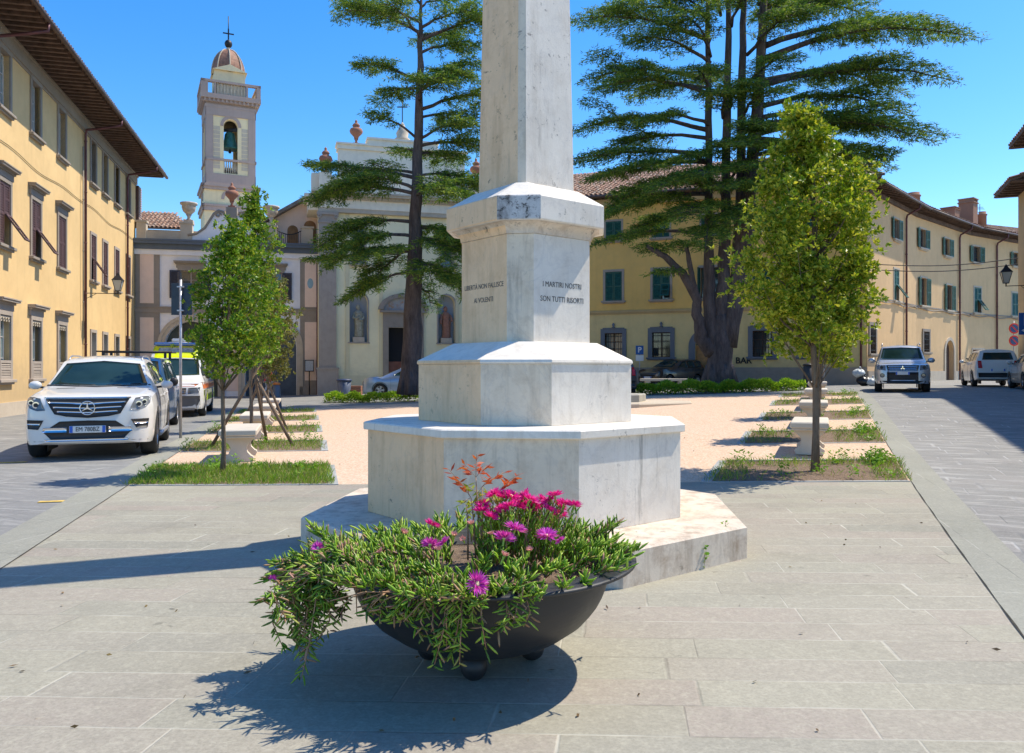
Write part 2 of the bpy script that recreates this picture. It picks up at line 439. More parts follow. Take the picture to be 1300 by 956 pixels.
# ================================================================= SETTING
# ground: one sheet to the horizon
def axis(lo, hi, a, b, step, grow=1.35):
    xs = list(np.arange(a, b+1e-6, step)); s = step; x = a
    while x > lo: s *= grow; x -= s; xs.insert(0, max(x, lo))
    s = step; x = b
    while x < hi: s *= grow; x += s; xs.append(min(x, hi))
    return xs
def sheet(name, xs_of_y, ys, m, off, ncol, label=None):
    v = []; q = []
    for y in ys:
        a, b = xs_of_y(y)
        for i in range(ncol+1):
            x = a + (b-a)*i/ncol; v.append((x, y, gz(x, y)+off))
    w = ncol+1
    for j in range(len(ys)-1):
        for i in range(ncol): q.append((j*w+i, j*w+i+1, (j+1)*w+i+1, (j+1)*w+i))
    return np_mesh(name, np.array(v), np.array(q), m)
ROADM = slabs('road_stone', R(-14), 0.0, 0.42, 0.75, 0.018, [(0.215,0.215,0.205),(0.23,0.23,0.22),(0.205,0.205,0.20),(0.245,0.24,0.23)],
              (0.13,0.13,0.125), (0.42,0.42,0.39), streaks=((0.40,0.39,0.36), 1.3, 4.5, 0.55), bstr=0.5)
ROADR = slabs('road_stone_right', R(-22), 0.0, 0.45, 0.8, 0.018, [(0.225,0.22,0.205),(0.25,0.245,0.23),(0.21,0.21,0.20),(0.27,0.26,0.245)],
              (0.13,0.135,0.14), (0.44,0.44,0.43), streaks=((0.46,0.45,0.42), 1.2, 5.0, 0.6), bstr=0.5)
PAVE = slabs('paving_stone', R(-2.0), -0.10, 0.30, 1.02, 0.007, [(0.30,0.28,0.22),(0.36,0.34,0.265),(0.28,0.27,0.22),(0.34,0.31,0.25),(0.335,0.285,0.24),(0.32,0.30,0.24)],
             (0.16,0.145,0.115), (0.50,0.48,0.40), bstr=0.35)
BAND = slabs('kerb_stone', R(75), 0.0, 0.5, 1.3, 0.006, [(0.27,0.27,0.225),(0.30,0.295,0.245),(0.255,0.255,0.22)], (0.12,0.12,0.11), (0.44,0.43,0.38), bstr=0.25)
EDGE = mat('bed_edge_stone', (0.36,0.37,0.36), 0.8, var=0.2, scale=2, bmp=0.2, world=True)
def aggregate():
    m, nt, b, out = nodes_of('pink_aggregate')
    v = coords(nt)
    vo = nt.nodes.new('ShaderNodeTexVoronoi'); vo.inputs['Scale'].default_value = 38; nt.links.new(v, vo.inputs['Vector'])
    c = ramp(nt, vo.outputs['Color'], [(0.0, (0.42,0.27,0.17)), (0.35, (0.57,0.39,0.26)), (0.7, (0.65,0.48,0.34)), (1.0, (0.74,0.59,0.45))])
    big = noise(nt, v, 0.5, 5, 0.7)
    c = mixc(nt, ramp(nt, big, [(0.35, 0.0), (0.75, 0.35)]), c, (0.58,0.44,0.34))
    n = noise(nt, v, 6.0, 5, 0.8)
    c = mixc(nt, ramp(nt, n, [(0.55, 0.0), (0.8, 0.4)]), c, (0.42,0.32,0.25))
    nt.links.new(c, b.inputs['Base Color']); b.inputs['Roughness'].default_value = 0.9
    bump(nt, b, vo.outputs['Distance'], 0.4, 0.01); return m
PINK = aggregate()
def soilmat():
    m, nt, b, out = nodes_of('bare_soil')
    v = coords(nt); n = noise(nt, v, 14, 8, 0.75)
    c = ramp(nt, n, [(0.3, (0.10,0.065,0.04)), (0.55, (0.24,0.165,0.11)), (0.75, (0.36,0.26,0.18))])
    nt.links.new(c, b.inputs['Base Color']); b.inputs['Roughness'].default_value = 1.0
    bump(nt, b, n, 1.0, 0.04); return m
SOIL = soilmat()
gxs = axis(-900, 900, -34, 56, 1.0); gys = axis(-60, 1500, -6, 66, 1.0)
v = np.array([(x, y, gz(x, y)) for y in gys for x in gxs]); w = len(gxs)
q = np.array([(j*w+i, j*w+i+1, (j+1)*w+i+1, (j+1)*w+i) for j in range(len(gys)-1) for i in range(w-1)])
tag(np_mesh('ground', v, q, ROADM), kind='structure')
def yr(a, b, n=None):
    n = n or max(1, int(math.ceil((b-a)/0.75))); return [a+(b-a)*i/n for i in range(n+1)]
tag(sheet('road', lambda y: (XR(y)+0.42, XR(y)+24), yr(-6, 60), ROADR, 0.004, 30), kind='structure')
PEND = 30.6
tag(sheet('paving', lambda y: (XL(y), XR(y)), yr(-6, 10.40), PAVE, 0.012, 26), kind='structure')
tag(sheet('gravel_court', lambda y: (XL(y), XR(y)), yr(10.40, PEND), PINK, 0.012, 30), kind='structure')
tag(sheet('kerb_strip', lambda y: (XL(y)-0.46, XL(y)), yr(-6, PEND), BAND, 0.014, 1), kind='structure')
tag(sheet('kerb_strip', lambda y: (XR(y), XR(y)+0.42), yr(-6, PEND), BAND, 0.014, 1), kind='structure')
tag(sheet('paving_strip', lambda y: (XL(y)-0.46, XR(y)+0.42), [PEND, PEND+0.4], BAND, 0.015, 30), kind='structure')
GAPM = mat('dirt_joint', (0.035,0.03,0.022), 0.95, var=0.5, scale=12, world=True)
tag(sheet('kerb_joint', lambda y: (XR(y)-0.005-0.005*math.sin(y*5)*math.sin(y*2.3), XR(y)+0.004+0.004*math.sin(y*7)), yr(-4, 16, 90), GAPM, 0.018, 1), kind='structure')
tag(sheet('kerb_joint', lambda y: (XL(y)-0.005, XL(y)+0.004+0.003*math.sin(y*7)), yr(-4, 16, 90), GAPM, 0.018, 1), kind='structure')
# fallen leaves blown about the paving and along the beds
n_ = 170; fx_ = rng.random(n_); fy_ = 3.2+rng.random(n_)**1.3*16
X_ = np.array([XL(y)+(XR(y)-XL(y))*t for t, y in zip(fx_, fy_)])
C_ = np.array([(x, y, gz(x, y)+0.021) for x, y in zip(X_, fy_)]); D_ = rng.normal(size=(n_,3))*np.array([1,1,0.12])
keep_ = [not (-1.9 < x < 2.0 and 5.3 < y < 9.6) for x, y in zip(X_, fy_)]
lv_, lq_ = leaf_quads(C_[keep_], D_[keep_], 0.02+0.03*rng.random(sum(keep_)), 0.016)
tag(np_mesh('fallen_leaves', lv_, lq_, leafmat('fallen_leaf', (0.10,0.06,0.03), (0.22,0.14,0.06), (0.30,0.24,0.10), trans=0.1)), kind='stuff', label='small dry leaves scattered over the paving and the pink court', cat='leaves')
# faded yellow parking marks by the white car
YEL = mat('faded_yellow_paint', (0.62,0.42,0.10), 0.8, var=0.35, scale=9, world=True)
for (px, py, L) in ((75, 637, 0.42), (205, 589.5, 0.8), (12, 587.5, 0.5)):
    p = G(px, py); a = math.atan2(0.2425, 0.97)
    mb = MB(); mb.box(-L/2, L/2, -0.05, 0.05, 0, 0.003)
    tag(mb.build('road_marking', YEL, None, (p.x, p.y, gz(p.x, p.y)+0.0065), a), kind='structure')

# ---------------------------------------------------------------- tree beds
BEDS = [10.40, 14.6, 18.8, 23.1, 27.35]; BD = 1.95; BW = 2.6
GRASS = leafmat('grass_blades', (0.12,0.26,0.02), (0.24,0.42,0.04), (0.42,0.50,0.08), trans=0.4)
WEED = leafmat('weed_leaves', (0.12,0.30,0.02), (0.22,0.44,0.04), (0.34,0.52,0.06), trans=0.4)
DRY = leafmat('dry_grass', (0.32,0.25,0.10), (0.42,0.33,0.15), trans=0.2)
def bed_region(side, k):
    y0 = BEDS[k]; y1 = y0+BD
    if side < 0: return y0, y1, (lambda y: (XL(y)+0.03, XL(y)+BW))
    return y0, y1, (lambda y: (XR(y)-BW, XR(y)-0.03))
for side in (-1, 1):
    for k in range(5):
        y0, y1, fx = bed_region(side, k)
        mb = MB(); n = 14
        pts = lambda y, t: (fx(y)[0]+(fx(y)[1]-fx(y)[0])*t)
        # soil just below the edging
        ys = yr(y0+0.02, y1-0.02, 4); vv = []; qq = []
        for y in ys:
            for i in range(n+1):
                x = pts(y, i/n); vv.append((x, y, gz(x, y)+0.0165))
        for j in range(4):
            for i in range(n): qq.append((j*(n+1)+i, j*(n+1)+i+1, (j+1)*(n+1)+i+1, (j+1)*(n+1)+i))
        tag(np_mesh('bed_soil', np.array(vv), np.array(qq), SOIL), kind='structure')
        # edging stones: front, back, inner end
        mb = MB()
        def strip(xa, ya, xb, yb, wid, h=0.05):
            d = Vector((xb-xa, yb-ya)); L = d.length; d.normalize(); nn = Vector((-d.y, d.x))
            m_ = max(1, int(L/0.7))
            for i in range(m_):
                p = Vector((xa, ya))+d*(L*i/m_+0.004); q_ = Vector((xa, ya))+d*(L*(i+1)/m_-0.004)
                P = [p, q_, q_+nn*wid, p+nn*wid]
                vs = [(c.x, c.y, gz(c.x, c.y)-0.05) for c in P] + [(c.x, c.y, gz(c.x, c.y)+h) for c in P]
                mb.add(vs, [(0,3,2,1),(4,5,6,7),(0,1,5,4),(1,2,6,5),(2,3,7,6),(3,0,4,7)])
        a0, b0 = fx(y0); a1, b1 = fx(y1)
        strip(a0, y0-0.05, b0, y0-0.05, 0.06, 0.022)
        strip(a1, y1, b1, y1, 0.06, 0.035)
        if side < 0: strip(b0+0.13, y0-0.05, b1+0.13, y1+0.06, 0.13, 0.024)
        else: strip(a0, y0-0.05, a1, y1+0.06, 0.13, 0.024)
        tag(mb.build('bed_edging', EDGE), kind='structure')
        # grass and weeds
        dens = {-1: [1.0, 0.75, 0.6, 0.6, 0.6], 1: [0.42, 0.5, 0.45, 0.45, 0.45]}[side][k]
        area = BW*BD; nb = int(area*dens*(2300 if k == 0 else 1100 if k == 1 else 600))
        t = rng.random(nb)*1.05-0.025; yy = rng.random(nb)*(y1-y0+0.10)+y0-0.05
        if side > 0:      # bare soil in the middle, green at the rims
            keep = (np.abs(t-0.5) > 0.33) | (yy > y1-0.6) if k == 0 else (np.abs(t-0.45) > 0.2) | (yy > y1-0.5)
            keep |= rng.random(nb) < 0.10
        else:
            keep = rng.random(nb) < 0.9
            if k == 1: keep &= (yy > y0+0.2) | (rng.random(nb) < 0.4)
        t, yy = t[keep], yy[keep]
        clump = np.sin(t*31+k)*np.sin(yy*17+t*9)+0.5*np.sin(t*71)*np.sin(yy*41)
        kp = clump > (-0.75 if side < 0 and k == 0 else -0.25) ; t, yy, clump = t[kp], yy[kp], clump[kp]
        C = np.array([(pts(y, a), y, gz(pts(y, a), y)+0.015) for a, y in zip(t, yy)])
        D = rng.normal(size=C.shape)*np.array([0.55, 0.55, 0.15]) + np.array([0, 0, 1.0])
        L = (0.045+0.065*rng.random(len(C)))*(1.0+0.55*np.clip(clump, 0, 1))
        vv, qq = leaf_quads(C, D, L, 0.009 if k < 2 else 0.014)
        sel = rng.random(len(C))
        mi = (sel > (0.86 if side < 0 else 0.75)).astype(int)
        tag(np_mesh('grass', vv, qq, [GRASS, DRY], mi=mi), kind='stuff', label='short weedy grass growing in the soil of a tree bed', cat='grass')
        # taller leafy weeds
        CC = []; DD = []; LL = []
        nw = {-1: [16, 14, 8, 6, 5], 1: [34, 30, 14, 8, 8]}[side][k]
        for _ in range(nw):
            a = rng.random(); y = y1-0.1-0.45*rng.random() if rng.random() < 0.75 else y0+0.2+rng.random()*(BD-0.5)
            if side > 0 and rng.random() < 0.5: a = 0.82+0.16*rng.random()
            x = pts(y, a); h = 0.08+0.16*rng.random()
            for _ in range(26):
                f = rng.random(); th = rng.random()*2*PI
                CC.append((x+0.03*rng.normal()*(1+f), y+0.03*rng.normal()*(1+f), gz(x, y)+0.01+h*f))
                DD.append((math.cos(th), math.sin(th), 0.6*rng.random()+0.2)); LL.append(0.04+0.05*rng.random())
        vv, qq = leaf_quads(np.array(CC), np.array(DD), np.array(LL), 0.024)
        tag(np_mesh('weeds', vv, qq, WEED), kind='stuff', label='leafy green weeds sprouting along the edge of a tree bed', cat='weeds')

# ================================================================= MONUMENT
def marble(name, base, stain, samt, vein, warm=0.0, grime=0.5, lich=0.58):
    m, nt, b, out = nodes_of(name)
    v = coords(nt)
    n1 = noise(nt, v, 1.6, 8, 0.65, 0.6); n2 = noise(nt, v, 5.0, 8, 0.75, 0.2); n3 = noise(nt, coords(nt, (5,5,0.5)), 1.3, 6, 0.7)
    c = mixc(nt, ramp(nt, n1, [(0.35, 0.0), (0.65, 1.0)]), tuple(x*0.88 for x in base), base)
    # veins: thin dark bands of a distorted noise
    nv = noise(nt, coords(nt, (1,1,0.7)), 2.1, 10, 0.6, 1.6)
    c = mixc(nt, ramp(nt, nv, [(0.47, 0.0), (0.5, vein), (0.53, 0.0)]), c, (0.25,0.25,0.27))
    nv2 = noise(nt, coords(nt, (1.4,1.1,1.6)), 4.5, 8, 0.6, 2.2)
    c = mixc(nt, ramp(nt, nv2, [(0.475, 0.0), (0.5, vein*0.6), (0.525, 0.0)]), c, (0.33,0.33,0.35))
    c = mixc(nt, ramp(nt, n2, [(0.48, 0.0), (0.72, samt)]), c, stain)
    c = mixc(nt, ramp(nt, n3, [(0.5, 0.0), (0.72, samt*0.9)]), c, tuple(x*0.75 for x in stain))
    # black lichen specks and pits
    n5 = noise(nt, v, 11, 8, 0.8, 0.4); n6 = noise(nt, v, 0.9, 3, 0.5)
    msk = math_(nt, 'MULTIPLY', ramp(nt, n5, [(lich, 0.0), (lich+0.07, 1.0)]), ramp(nt, n6, [(0.47 if lich > 0.55 else 0.2, 0.0), (0.6 if lich > 0.55 else 0.4, grime)]))
    c = mixc(nt, msk, c, (0.055,0.05,0.045))
    st_ = math_(nt, 'MULTIPLY', ramp(nt, noise(nt, coords(nt, (7,7,0.6)), 1.0, 6, 0.75), [(0.55, 0.0), (0.68, 1.0)]), ramp(nt, noise(nt, v, 1.3, 3, 0.5), [(0.48, 0.0), (0.62, 0.6)]))
    c = mixc(nt, st_, c, (0.16,0.145,0.125))
    nt.links.new(c, b.inputs['Base Color']); b.inputs['Roughness'].default_value = 0.6
    b.inputs['Specular IOR Level'].default_value = 0.35
    bump(nt, b, math_(nt, 'ADD', n2, noise(nt, v, 45, 5, 0.8)), 0.22, 0.008)
    _M[name] = m; return m
M_W = marble('white_marble', (0.82,0.76,0.66), (0.52,0.43,0.32), 0.35, 0.12, grime=0.75)
M_G = marble('marble_shade_tone', (0.78,0.66,0.50), (0.46,0.34,0.22), 0.6, 0.16, grime=0.9)  # same marble with the front's shaded tone put into its colour; stains are real
M_T = marble('marble_warm_bounce', (0.90,0.62,0.37), (0.58,0.36,0.18), 0.5, 0.08, grime=0.7)  # same marble, warm reflected light on the left faces painted into its colour
M_S = marble('step_marble', (0.72,0.62,0.50), (0.35,0.25,0.17), 0.8, 0.12, grime=1.0)
M_B = marble('lichen_marble', (0.60,0.58,0.55), (0.12,0.10,0.09), 0.95, 0.1, grime=1.0, lich=0.53)
MONC = (0.13, 7.36); MROT = R(-6.0)
mon = tag(empty('monument', (MONC[0], MONC[1], gz(*MONC)*0), MROT), 'tall white marble obelisk monument with inscribed block on stepped octagonal base', 'monument')
def octo(a, b, bulge=0.0):
    """octagon, chamfer sides a (facing front/right/back/left), main sides b (diagonals)"""
    A = (a + b*math.sqrt(2))/2; h = a/2
    return [(-h,-A),(h,-A),(A,-h),(A,h),(h,A),(-h,A),(-A,h),(-A,-h)]
SM = [1, 0, 0, 0, 0, 0, 2, 2]      # front chamfer in painted shade grey, right diagonal white, ... left diagonal in painted warm bounce
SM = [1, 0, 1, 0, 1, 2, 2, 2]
def omesh(mb, levels, smis=SM, top=0):
    """levels: (a,b,z)"""
    rings = [[(x, y, z) for x, y in octo(a, b)] for a, b, z in levels]
    for i in range(len(rings)-1):
        for k in range(8):
            l = (k+1) % 8
            sloped = abs(levels[i+1][2]-levels[i][2]) < 0.6*abs((levels[i+1][0]-levels[i][0])+(levels[i+1][1]-levels[i][1])*1.0)
            mb.add([rings[i][k], rings[i][l], rings[i+1][l], rings[i+1][k]], [(0,1,2,3)], top if sloped else smis[k])
    mb.add(rings[-1], [tuple(range(8))], top); mb.add(rings[0], [tuple(reversed(range(8)))], top)
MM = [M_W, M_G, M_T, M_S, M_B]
mb = MB(); omesh(mb, [(1.64,1.42,-0.05),(1.64,1.42,0.255),(1.625,1.41,0.27)], [3]*8, 3); mb.build('step', MM, mon)
# individual step joints: thin dark gaps are real grooves between abutting stones are too fine; plinth body
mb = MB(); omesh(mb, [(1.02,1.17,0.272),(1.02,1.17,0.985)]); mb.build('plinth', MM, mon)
mb = MB(); omesh(mb, [(1.045,1.195,0.987),(1.05,1.20,0.995),(1.05,1.20,1.045),(1.04,1.19,1.055)], [0]*8, 0); mb.build('plinth_slab', MM, mon)
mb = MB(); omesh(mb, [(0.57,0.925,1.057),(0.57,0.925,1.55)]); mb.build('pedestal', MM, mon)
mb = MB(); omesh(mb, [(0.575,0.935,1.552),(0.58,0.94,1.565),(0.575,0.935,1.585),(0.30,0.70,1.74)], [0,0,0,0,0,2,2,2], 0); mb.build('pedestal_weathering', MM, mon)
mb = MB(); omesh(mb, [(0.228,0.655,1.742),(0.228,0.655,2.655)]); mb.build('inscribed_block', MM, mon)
mb = MB()
lv = []
for i in range(9):
    t = i/8*PI/2; o = 0.085*(1-math.cos(t)); lv.append((0.235+o*0.75, 0.665+o*0.75, 2.657+0.092*math.sin(t)))
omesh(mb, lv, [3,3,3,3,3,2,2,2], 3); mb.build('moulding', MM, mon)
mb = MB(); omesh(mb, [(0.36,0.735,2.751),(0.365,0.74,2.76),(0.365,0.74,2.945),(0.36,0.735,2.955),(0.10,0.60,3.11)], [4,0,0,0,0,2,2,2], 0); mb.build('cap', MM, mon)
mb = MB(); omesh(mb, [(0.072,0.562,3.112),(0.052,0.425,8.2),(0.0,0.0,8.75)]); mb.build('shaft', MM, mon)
for o_ in list(mon.children):
    md = o_.modifiers.new('worn_edges', 'BEVEL'); md.width = 0.006; md.segments = 2; md.limit_method = 'ANGLE'; md.angle_limit = R(25)
INK = mat('inscription_paint', (0.09,0.085,0.08), 0.8, var=0.5, scale=30)
def inscr(lines, sgn):
    A = (0.228*1.0/math.sqrt(2)) + 0.655/2      # distance of a diagonal face from the axis
    A = ((0.228+0.655*math.sqrt(2))/2+0.228/2)/math.sqrt(2)
    th = R(45)*sgn; n = Vector((math.sin(th), -math.cos(th), 0))
    for txt, z, sz in lines:
        add_text(txt, sz, INK, mon, n*(A+0.001)+Vector((0,0,z)), th, 'inscription', sx=0.86, extrude=0.0012)
inscr([('LIBERTÀ NON FALLISCE', 2.235, 0.062), ('AI VOLENTI', 2.115, 0.062)], -1)
inscr([('I MARTIRI NOSTRI', 2.235, 0.066), ('SON TUTTI RISORTI', 2.11, 0.066)], 1)

# weeds at the foot of the monument
for (px, py, h, lab) in ((894, 724, 0.20, 'low leafy weed sprouting from the joint at the right foot of the monument'), (921, 711, 0.30, 'tall thin reddish weed growing against the right end of the monument step')):
    p = G(px, py); CC = []; DD = []; LL = []
    for _ in range(70 if h < 0.2 else 44):
        f = rng.random(); th = rng.random()*2*PI; sp = 0.035 if h < 0.2 else 0.012
        CC.append((sp*rng.normal(), sp*rng.normal()*0.6, h*f)); DD.append((math.cos(th), math.sin(th), 0.5)); LL.append(0.03+0.035*rng.random()*(1.2-f))
    e = tag(empty('weed_plant', (p.x, p.y, 0.012)), lab, 'weed')
    vv, qq = leaf_quads(np.array(CC), np.array(DD), np.array(LL), 0.018); np_mesh('leaf_cluster', vv, qq, WEED, e)
    mb = MB(); mb.tube([(0,0,-0.01),(0.004,0,h*0.5),(0,0.004,h)], [0.004,0.003,0.0015], 5); mb.build('stem', mat('weed_stem', (0.25,0.12,0.06), 0.7), e)

# ================================================================= PLANTER
IRON = mat('black_iron', (0.022,0.022,0.024), 0.42, 0.0, var=0.25, scale=6, bmp=0.12, bscale=60, spec=0.5)
def iron():
    m, nt, b, out = nodes_of('cast_iron_bowl')
    v = coords(nt); n = noise(nt, v, 5, 7, 0.7); n2 = noise(nt, coords(nt, (3,3,14)), 2.0, 4, 0.6)
    c = mixc(nt, ramp(nt, n, [(0.4, 0.0), (0.8, 0.5)]), (0.018,0.019,0.021), (0.06,0.055,0.05))
    nt.links.new(c, b.inputs['Base Color']); b.inputs['Specular IOR Level'].default_value = 0.5
    nt.links.new(ramp(nt, n, [(0.3, 0.38), (0.7, 0.6)]), b.inputs['Roughness'])
    bump(nt, b, n2, 0.18, 0.012); return m
BOWL = iron()
PC = Vector((-0.160, 4.12, 0.012))
pl = tag(empty('planter', PC), 'large black iron bowl planter with wide rim on ball feet in front of the monument', 'planter')
mb = MB()
prof = []
for i in range(15):
    t = i/14*PI/2; r = 0.655*math.sin(t)**0.85 if t > 0 else 0.0
    prof.append((max(r, 0.001), 0.075+0.43*(1-math.cos(t))))
prof = [(r, z + (0.0025*math.sin(z*70))) for r, z in prof]
outer = prof + [(0.66,0.512),(0.70,0.522),(0.775,0.524),(0.788,0.530),(0.79,0.537),(0.785,0.544),(0.77,0.546),(0.70,0.548),(0.655,0.546),(0.63,0.535),(0.60,0.46),(0.45,0.40),(0.001,0.40)]
mb.lathe(outer, 72, 0, caps=False); mb.build('bowl', BOWL, pl)
for k, (px, Y) in enumerate(((601.5, 3.86), (546, 4.13), (675, 4.13), (601, 4.40))):
    X = (px-CX)/F*Y
    mb = MB(); mb.sphere((0,0,0.066), 0.066, 20, 14); mb.build('ball_foot', BOWL, pl, (X-PC.x, Y-PC.y, 0))
mb = MB(); mb.lathe([(0.001,0.40),(0.60,0.47),(0.40,0.50),(0.001,0.52)], 32); mb.build('soil', SOIL, pl)

# ice plants: stems that creep out of the bowl and hang over its rim, set with finger-shaped leaves
ICE = leafmat('ice_plant_leaf', (0.14,0.30,0.02), (0.32,0.54,0.04), (0.55,0.68,0.10), trans=0.25, rough=0.35)
ICED = leafmat('ice_plant_dark_leaf', (0.08,0.18,0.03), (0.20,0.32,0.05), (0.50,0.42,0.12), trans=0.2, rough=0.4, split=0.6)
TWIG = mat('dry_stem', (0.38,0.22,0.12), 0.85, var=0.35, scale=20)
STRAW = leafmat('dry_ice_leaf', (0.36,0.20,0.10), (0.46,0.29,0.15), (0.55,0.30,0.22), trans=0.15)
def finger_leaves(C, D, L, W):
    """three-sided tapering succulent leaves"""
    n = len(C); D = unit(D); S = unit(np.cross(D, rng.normal(size=(n,3)))); U = np.cross(S, D)
    L = np.asarray(L).reshape(-1,1); W = np.asarray(W).reshape(-1,1)
    bend = U*L*0.10
    rings = []
    for t, wf in ((0.0, 0.55), (0.45, 1.0), (0.8, 0.7)):
        c = C + D*L*t + bend*(t*t)
        for a in (0, 2*PI/3, 4*PI/3): rings.append(c + (S*math.cos(a)+U*math.sin(a))*W*0.5*wf)
    rings.append(C + D*L + bend)
    V = np.stack(rings, axis=1)      # n,10,3
    q = []
    for r in (0, 3):
        for a in range(3):
            b = (a+1) % 3; q.append((r+a, r+b, r+3+b, r+3+a))
    for a in range(3):
        b = (a+1) % 3; q.append((6+a, 6+b, 9, 9))
    tri = [(6+a, 6+(a+1) % 3, 9) for a in range(3)]
    quads = np.array(q[:6]); base = (np.arange(n)*10)[:, None, None]
    Q = (quads[None]+base).reshape(-1,4); T = (np.array(tri)[None]+base).reshape(-1,3)
    return V.reshape(-1,3), Q, T
def succulent(name, C, D, L, W, mats, parent, mi=None):
    V, Q, T = finger_leaves(np.array(C), np.array(D), np.array(L), np.array(W))
    # tips as quads with a doubled corner are avoided: store as loops by hand
    me = bpy.data.meshes.new(name); me.vertices.add(len(V)); me.vertices.foreach_set('co', V.astype(np.float32).ravel())
    loops = np.concatenate([Q.ravel(), T.ravel()]); me.loops.add(len(loops)); me.loops.foreach_set('vertex_index', loops.astype(np.int32))
    nf = len(Q)+len(T); me.polygons.add(nf)
    ls = np.concatenate([np.arange(len(Q))*4, len(Q)*4+np.arange(len(T))*3]); lt = np.concatenate([np.full(len(Q), 4), np.full(len(T), 3)])
    me.polygons.foreach_set('loop_start', ls.astype(np.int32)); me.polygons.foreach_set('loop_total', lt.astype(np.int32))
    for m in mats: me.materials.append(m)
    if mi is not None:
        mi = np.asarray(mi); me.polygons.foreach_set('material_index', np.concatenate([np.repeat(mi, 6), np.repeat(mi, 3)]).astype(np.int32))
    me.polygons.foreach_set('use_smooth', np.full(nf, True)); me.update(calc_edges=True); me.validate()
    o = bpy.data.objects.new(name, me); COL.objects.link(o); o.parent = parent; return o
ice = tag(empty('ice_plant', PC+Vector((0,0,0.48))), 'sprawling ice plant with magenta flowers spilling over the rim of the black bowl', 'flowering plant')
def P2(px, py, Y):      # point at a known depth, relative to the plant
    return Vector(((px-CX)/F*Y, Y, EYE-(py-HY)/F*Y)) - (PC+Vector((0,0,0.48)))
sc, sd, sl, sw, smi = [], [], [], [], []; stems = MB()
def creeper(pts, n, spread, L0, W0, dark, up=0.6, node=0.0):
    """leaf pairs along a stem path"""
    pts = [Vector(p) for p in pts]
    stems.tube(pts, [0.0032]*(len(pts)-1)+[0.0015], 4)
    seg = len(pts)-1
    for i in range(n):
        t = (i+rng.random())/n; k = min(int(t*seg), seg-1); f = t*seg-k
        c = pts[k].lerp(pts[k+1], f); ax = (pts[k+1]-pts[k]).normalized()
        th = rng.random()*2*PI; r = Vector((math.cos(th), math.sin(th), 0.25*rng.normal()))
        d = r*0.8 + ax*0.9 + Vector((0,0,up))
        for s in (1, -1):
            dd = Vector((d.x, d.y, d.z)) if s > 0 else -r*0.8 + ax*0.9 + Vector((0,0,up))
            sc.append(tuple(c+Vector(rng.normal(size=3)*spread))); sd.append(tuple(dd)); g = 0.7+0.6*rng.random()
            sl.append(L0*g); sw.append(W0*(0.8+0.4*rng.random()))
            x = rng.random(); smi.append(2 if x < dark*0.35 else 1 if x < dark else 0)
# mound inside the bowl
for i in range(170):
    a = rng.random()*2*PI; r = 0.70*math.sqrt(rng.random())
    c = Vector((r*math.cos(a), r*math.sin(a), 0.02+0.05*(1-r/0.7)))
    out = Vector((math.cos(a), math.sin(a), 0))
    h = 0.03+0.07*rng.random()
    tip = c+out*(0.05+0.10*rng.random())+Vector((0.04*rng.normal(), 0.04*rng.normal(), h))
    frontleft = (c.y < 0.0 and c.x < 0.25)
    creeper([c, c.lerp(tip, 0.5)+Vector((0,0,0.02)), tip], 9, 0.006, 0.062, 0.013, 0.30 if frontleft else 0.12, up=0.7)
# strands over the front of the bowl
for i in range(20):
    x = -0.45+0.66*rng.random(); y = -math.sqrt(max(0.0, 0.66**2-x*x))
    drop = (0.06+0.12*rng.random())*(1.35 if -0.22 < x < 0.12 else 0.75) * (1.0 if x < 0.2 else 0.3)
    o = Vector((x, y, 0)).normalized()
    p0 = Vector((x*0.85, y*0.85, 0.06)); p1 = o*0.72+Vector((0,0,0.08)); p2 = o*0.78+Vector((0.02*rng.normal(),0,0.02-drop*0.4)); p3 = o*0.74+Vector((0.04*rng.normal(),0,-drop))
    creeper([p0,p1,p2,p3], 15, 0.005, 0.052, 0.0115, 0.45, up=0.35)
# cushion that covers the rim at the front and left
for i in range(80):
    a = R(172+112*rng.random()); o = Vector((math.cos(a), math.sin(a), 0)); r = 0.60+0.20*rng.random()
    c = o*r+Vector((0,0,0.060)); tip = c+o*(0.05+0.06*rng.random())+Vector((0.05*rng.normal(), 0.03*rng.normal(), -0.02+0.06*rng.random()))
    creeper([c, c.lerp(tip, 0.5)+Vector((0,0,0.02)), tip], 8, 0.006, 0.058, 0.012, 0.35, up=0.6)
# long hanging strands in front centre
for (x0, pxb, pyb) in ((-0.08, 585, 800), (-0.04, 572, 832), (-0.06, 560, 815), (0.0, 598, 790), (-0.18, 540, 775), (-0.25, 510, 752)):
    o = Vector((x0, -math.sqrt(0.66**2-x0*x0), 0)).normalized(); e = P2(pxb, pyb, 3.42)
    creeper([o*0.6+Vector((0,0,0.07)), o*0.76+Vector((0,0,0.06)), (o*0.79).lerp(e, 0.5)+Vector((0,0,0.0)), e], 22, 0.005, 0.052, 0.010, 0.45, up=0.2)
# the big trailing bunch on the left: hangs clear of the bowl
for i in range(44):
    a = R(180+32*rng.random()); o = Vector((math.cos(a), math.sin(a), 0))
    reach = 0.76+0.26*rng.random(); drop = 0.04+0.34*rng.random()**1.3
    if reach > 0.98: drop *= 0.85
    p0 = o*0.6+Vector((0,0,0.08)); p1 = o*0.74+Vector((0,0,0.12+0.05*rng.random())); p2 = o*reach+Vector((0.03*rng.normal(), 0.03*rng.normal(), 0.06-0.10*rng.random()))
    p3 = o*(reach+0.02)+Vector((0.04*rng.normal(), 0.03*rng.normal(), -drop*0.6)); p4 = o*(reach-0.01)+Vector((0.05*rng.normal(), 0.03*rng.normal(), -drop))
    creeper([p0,p1,p2,p3,p4], 24, 0.006, 0.055, 0.0115, 0.50, up=0.3)
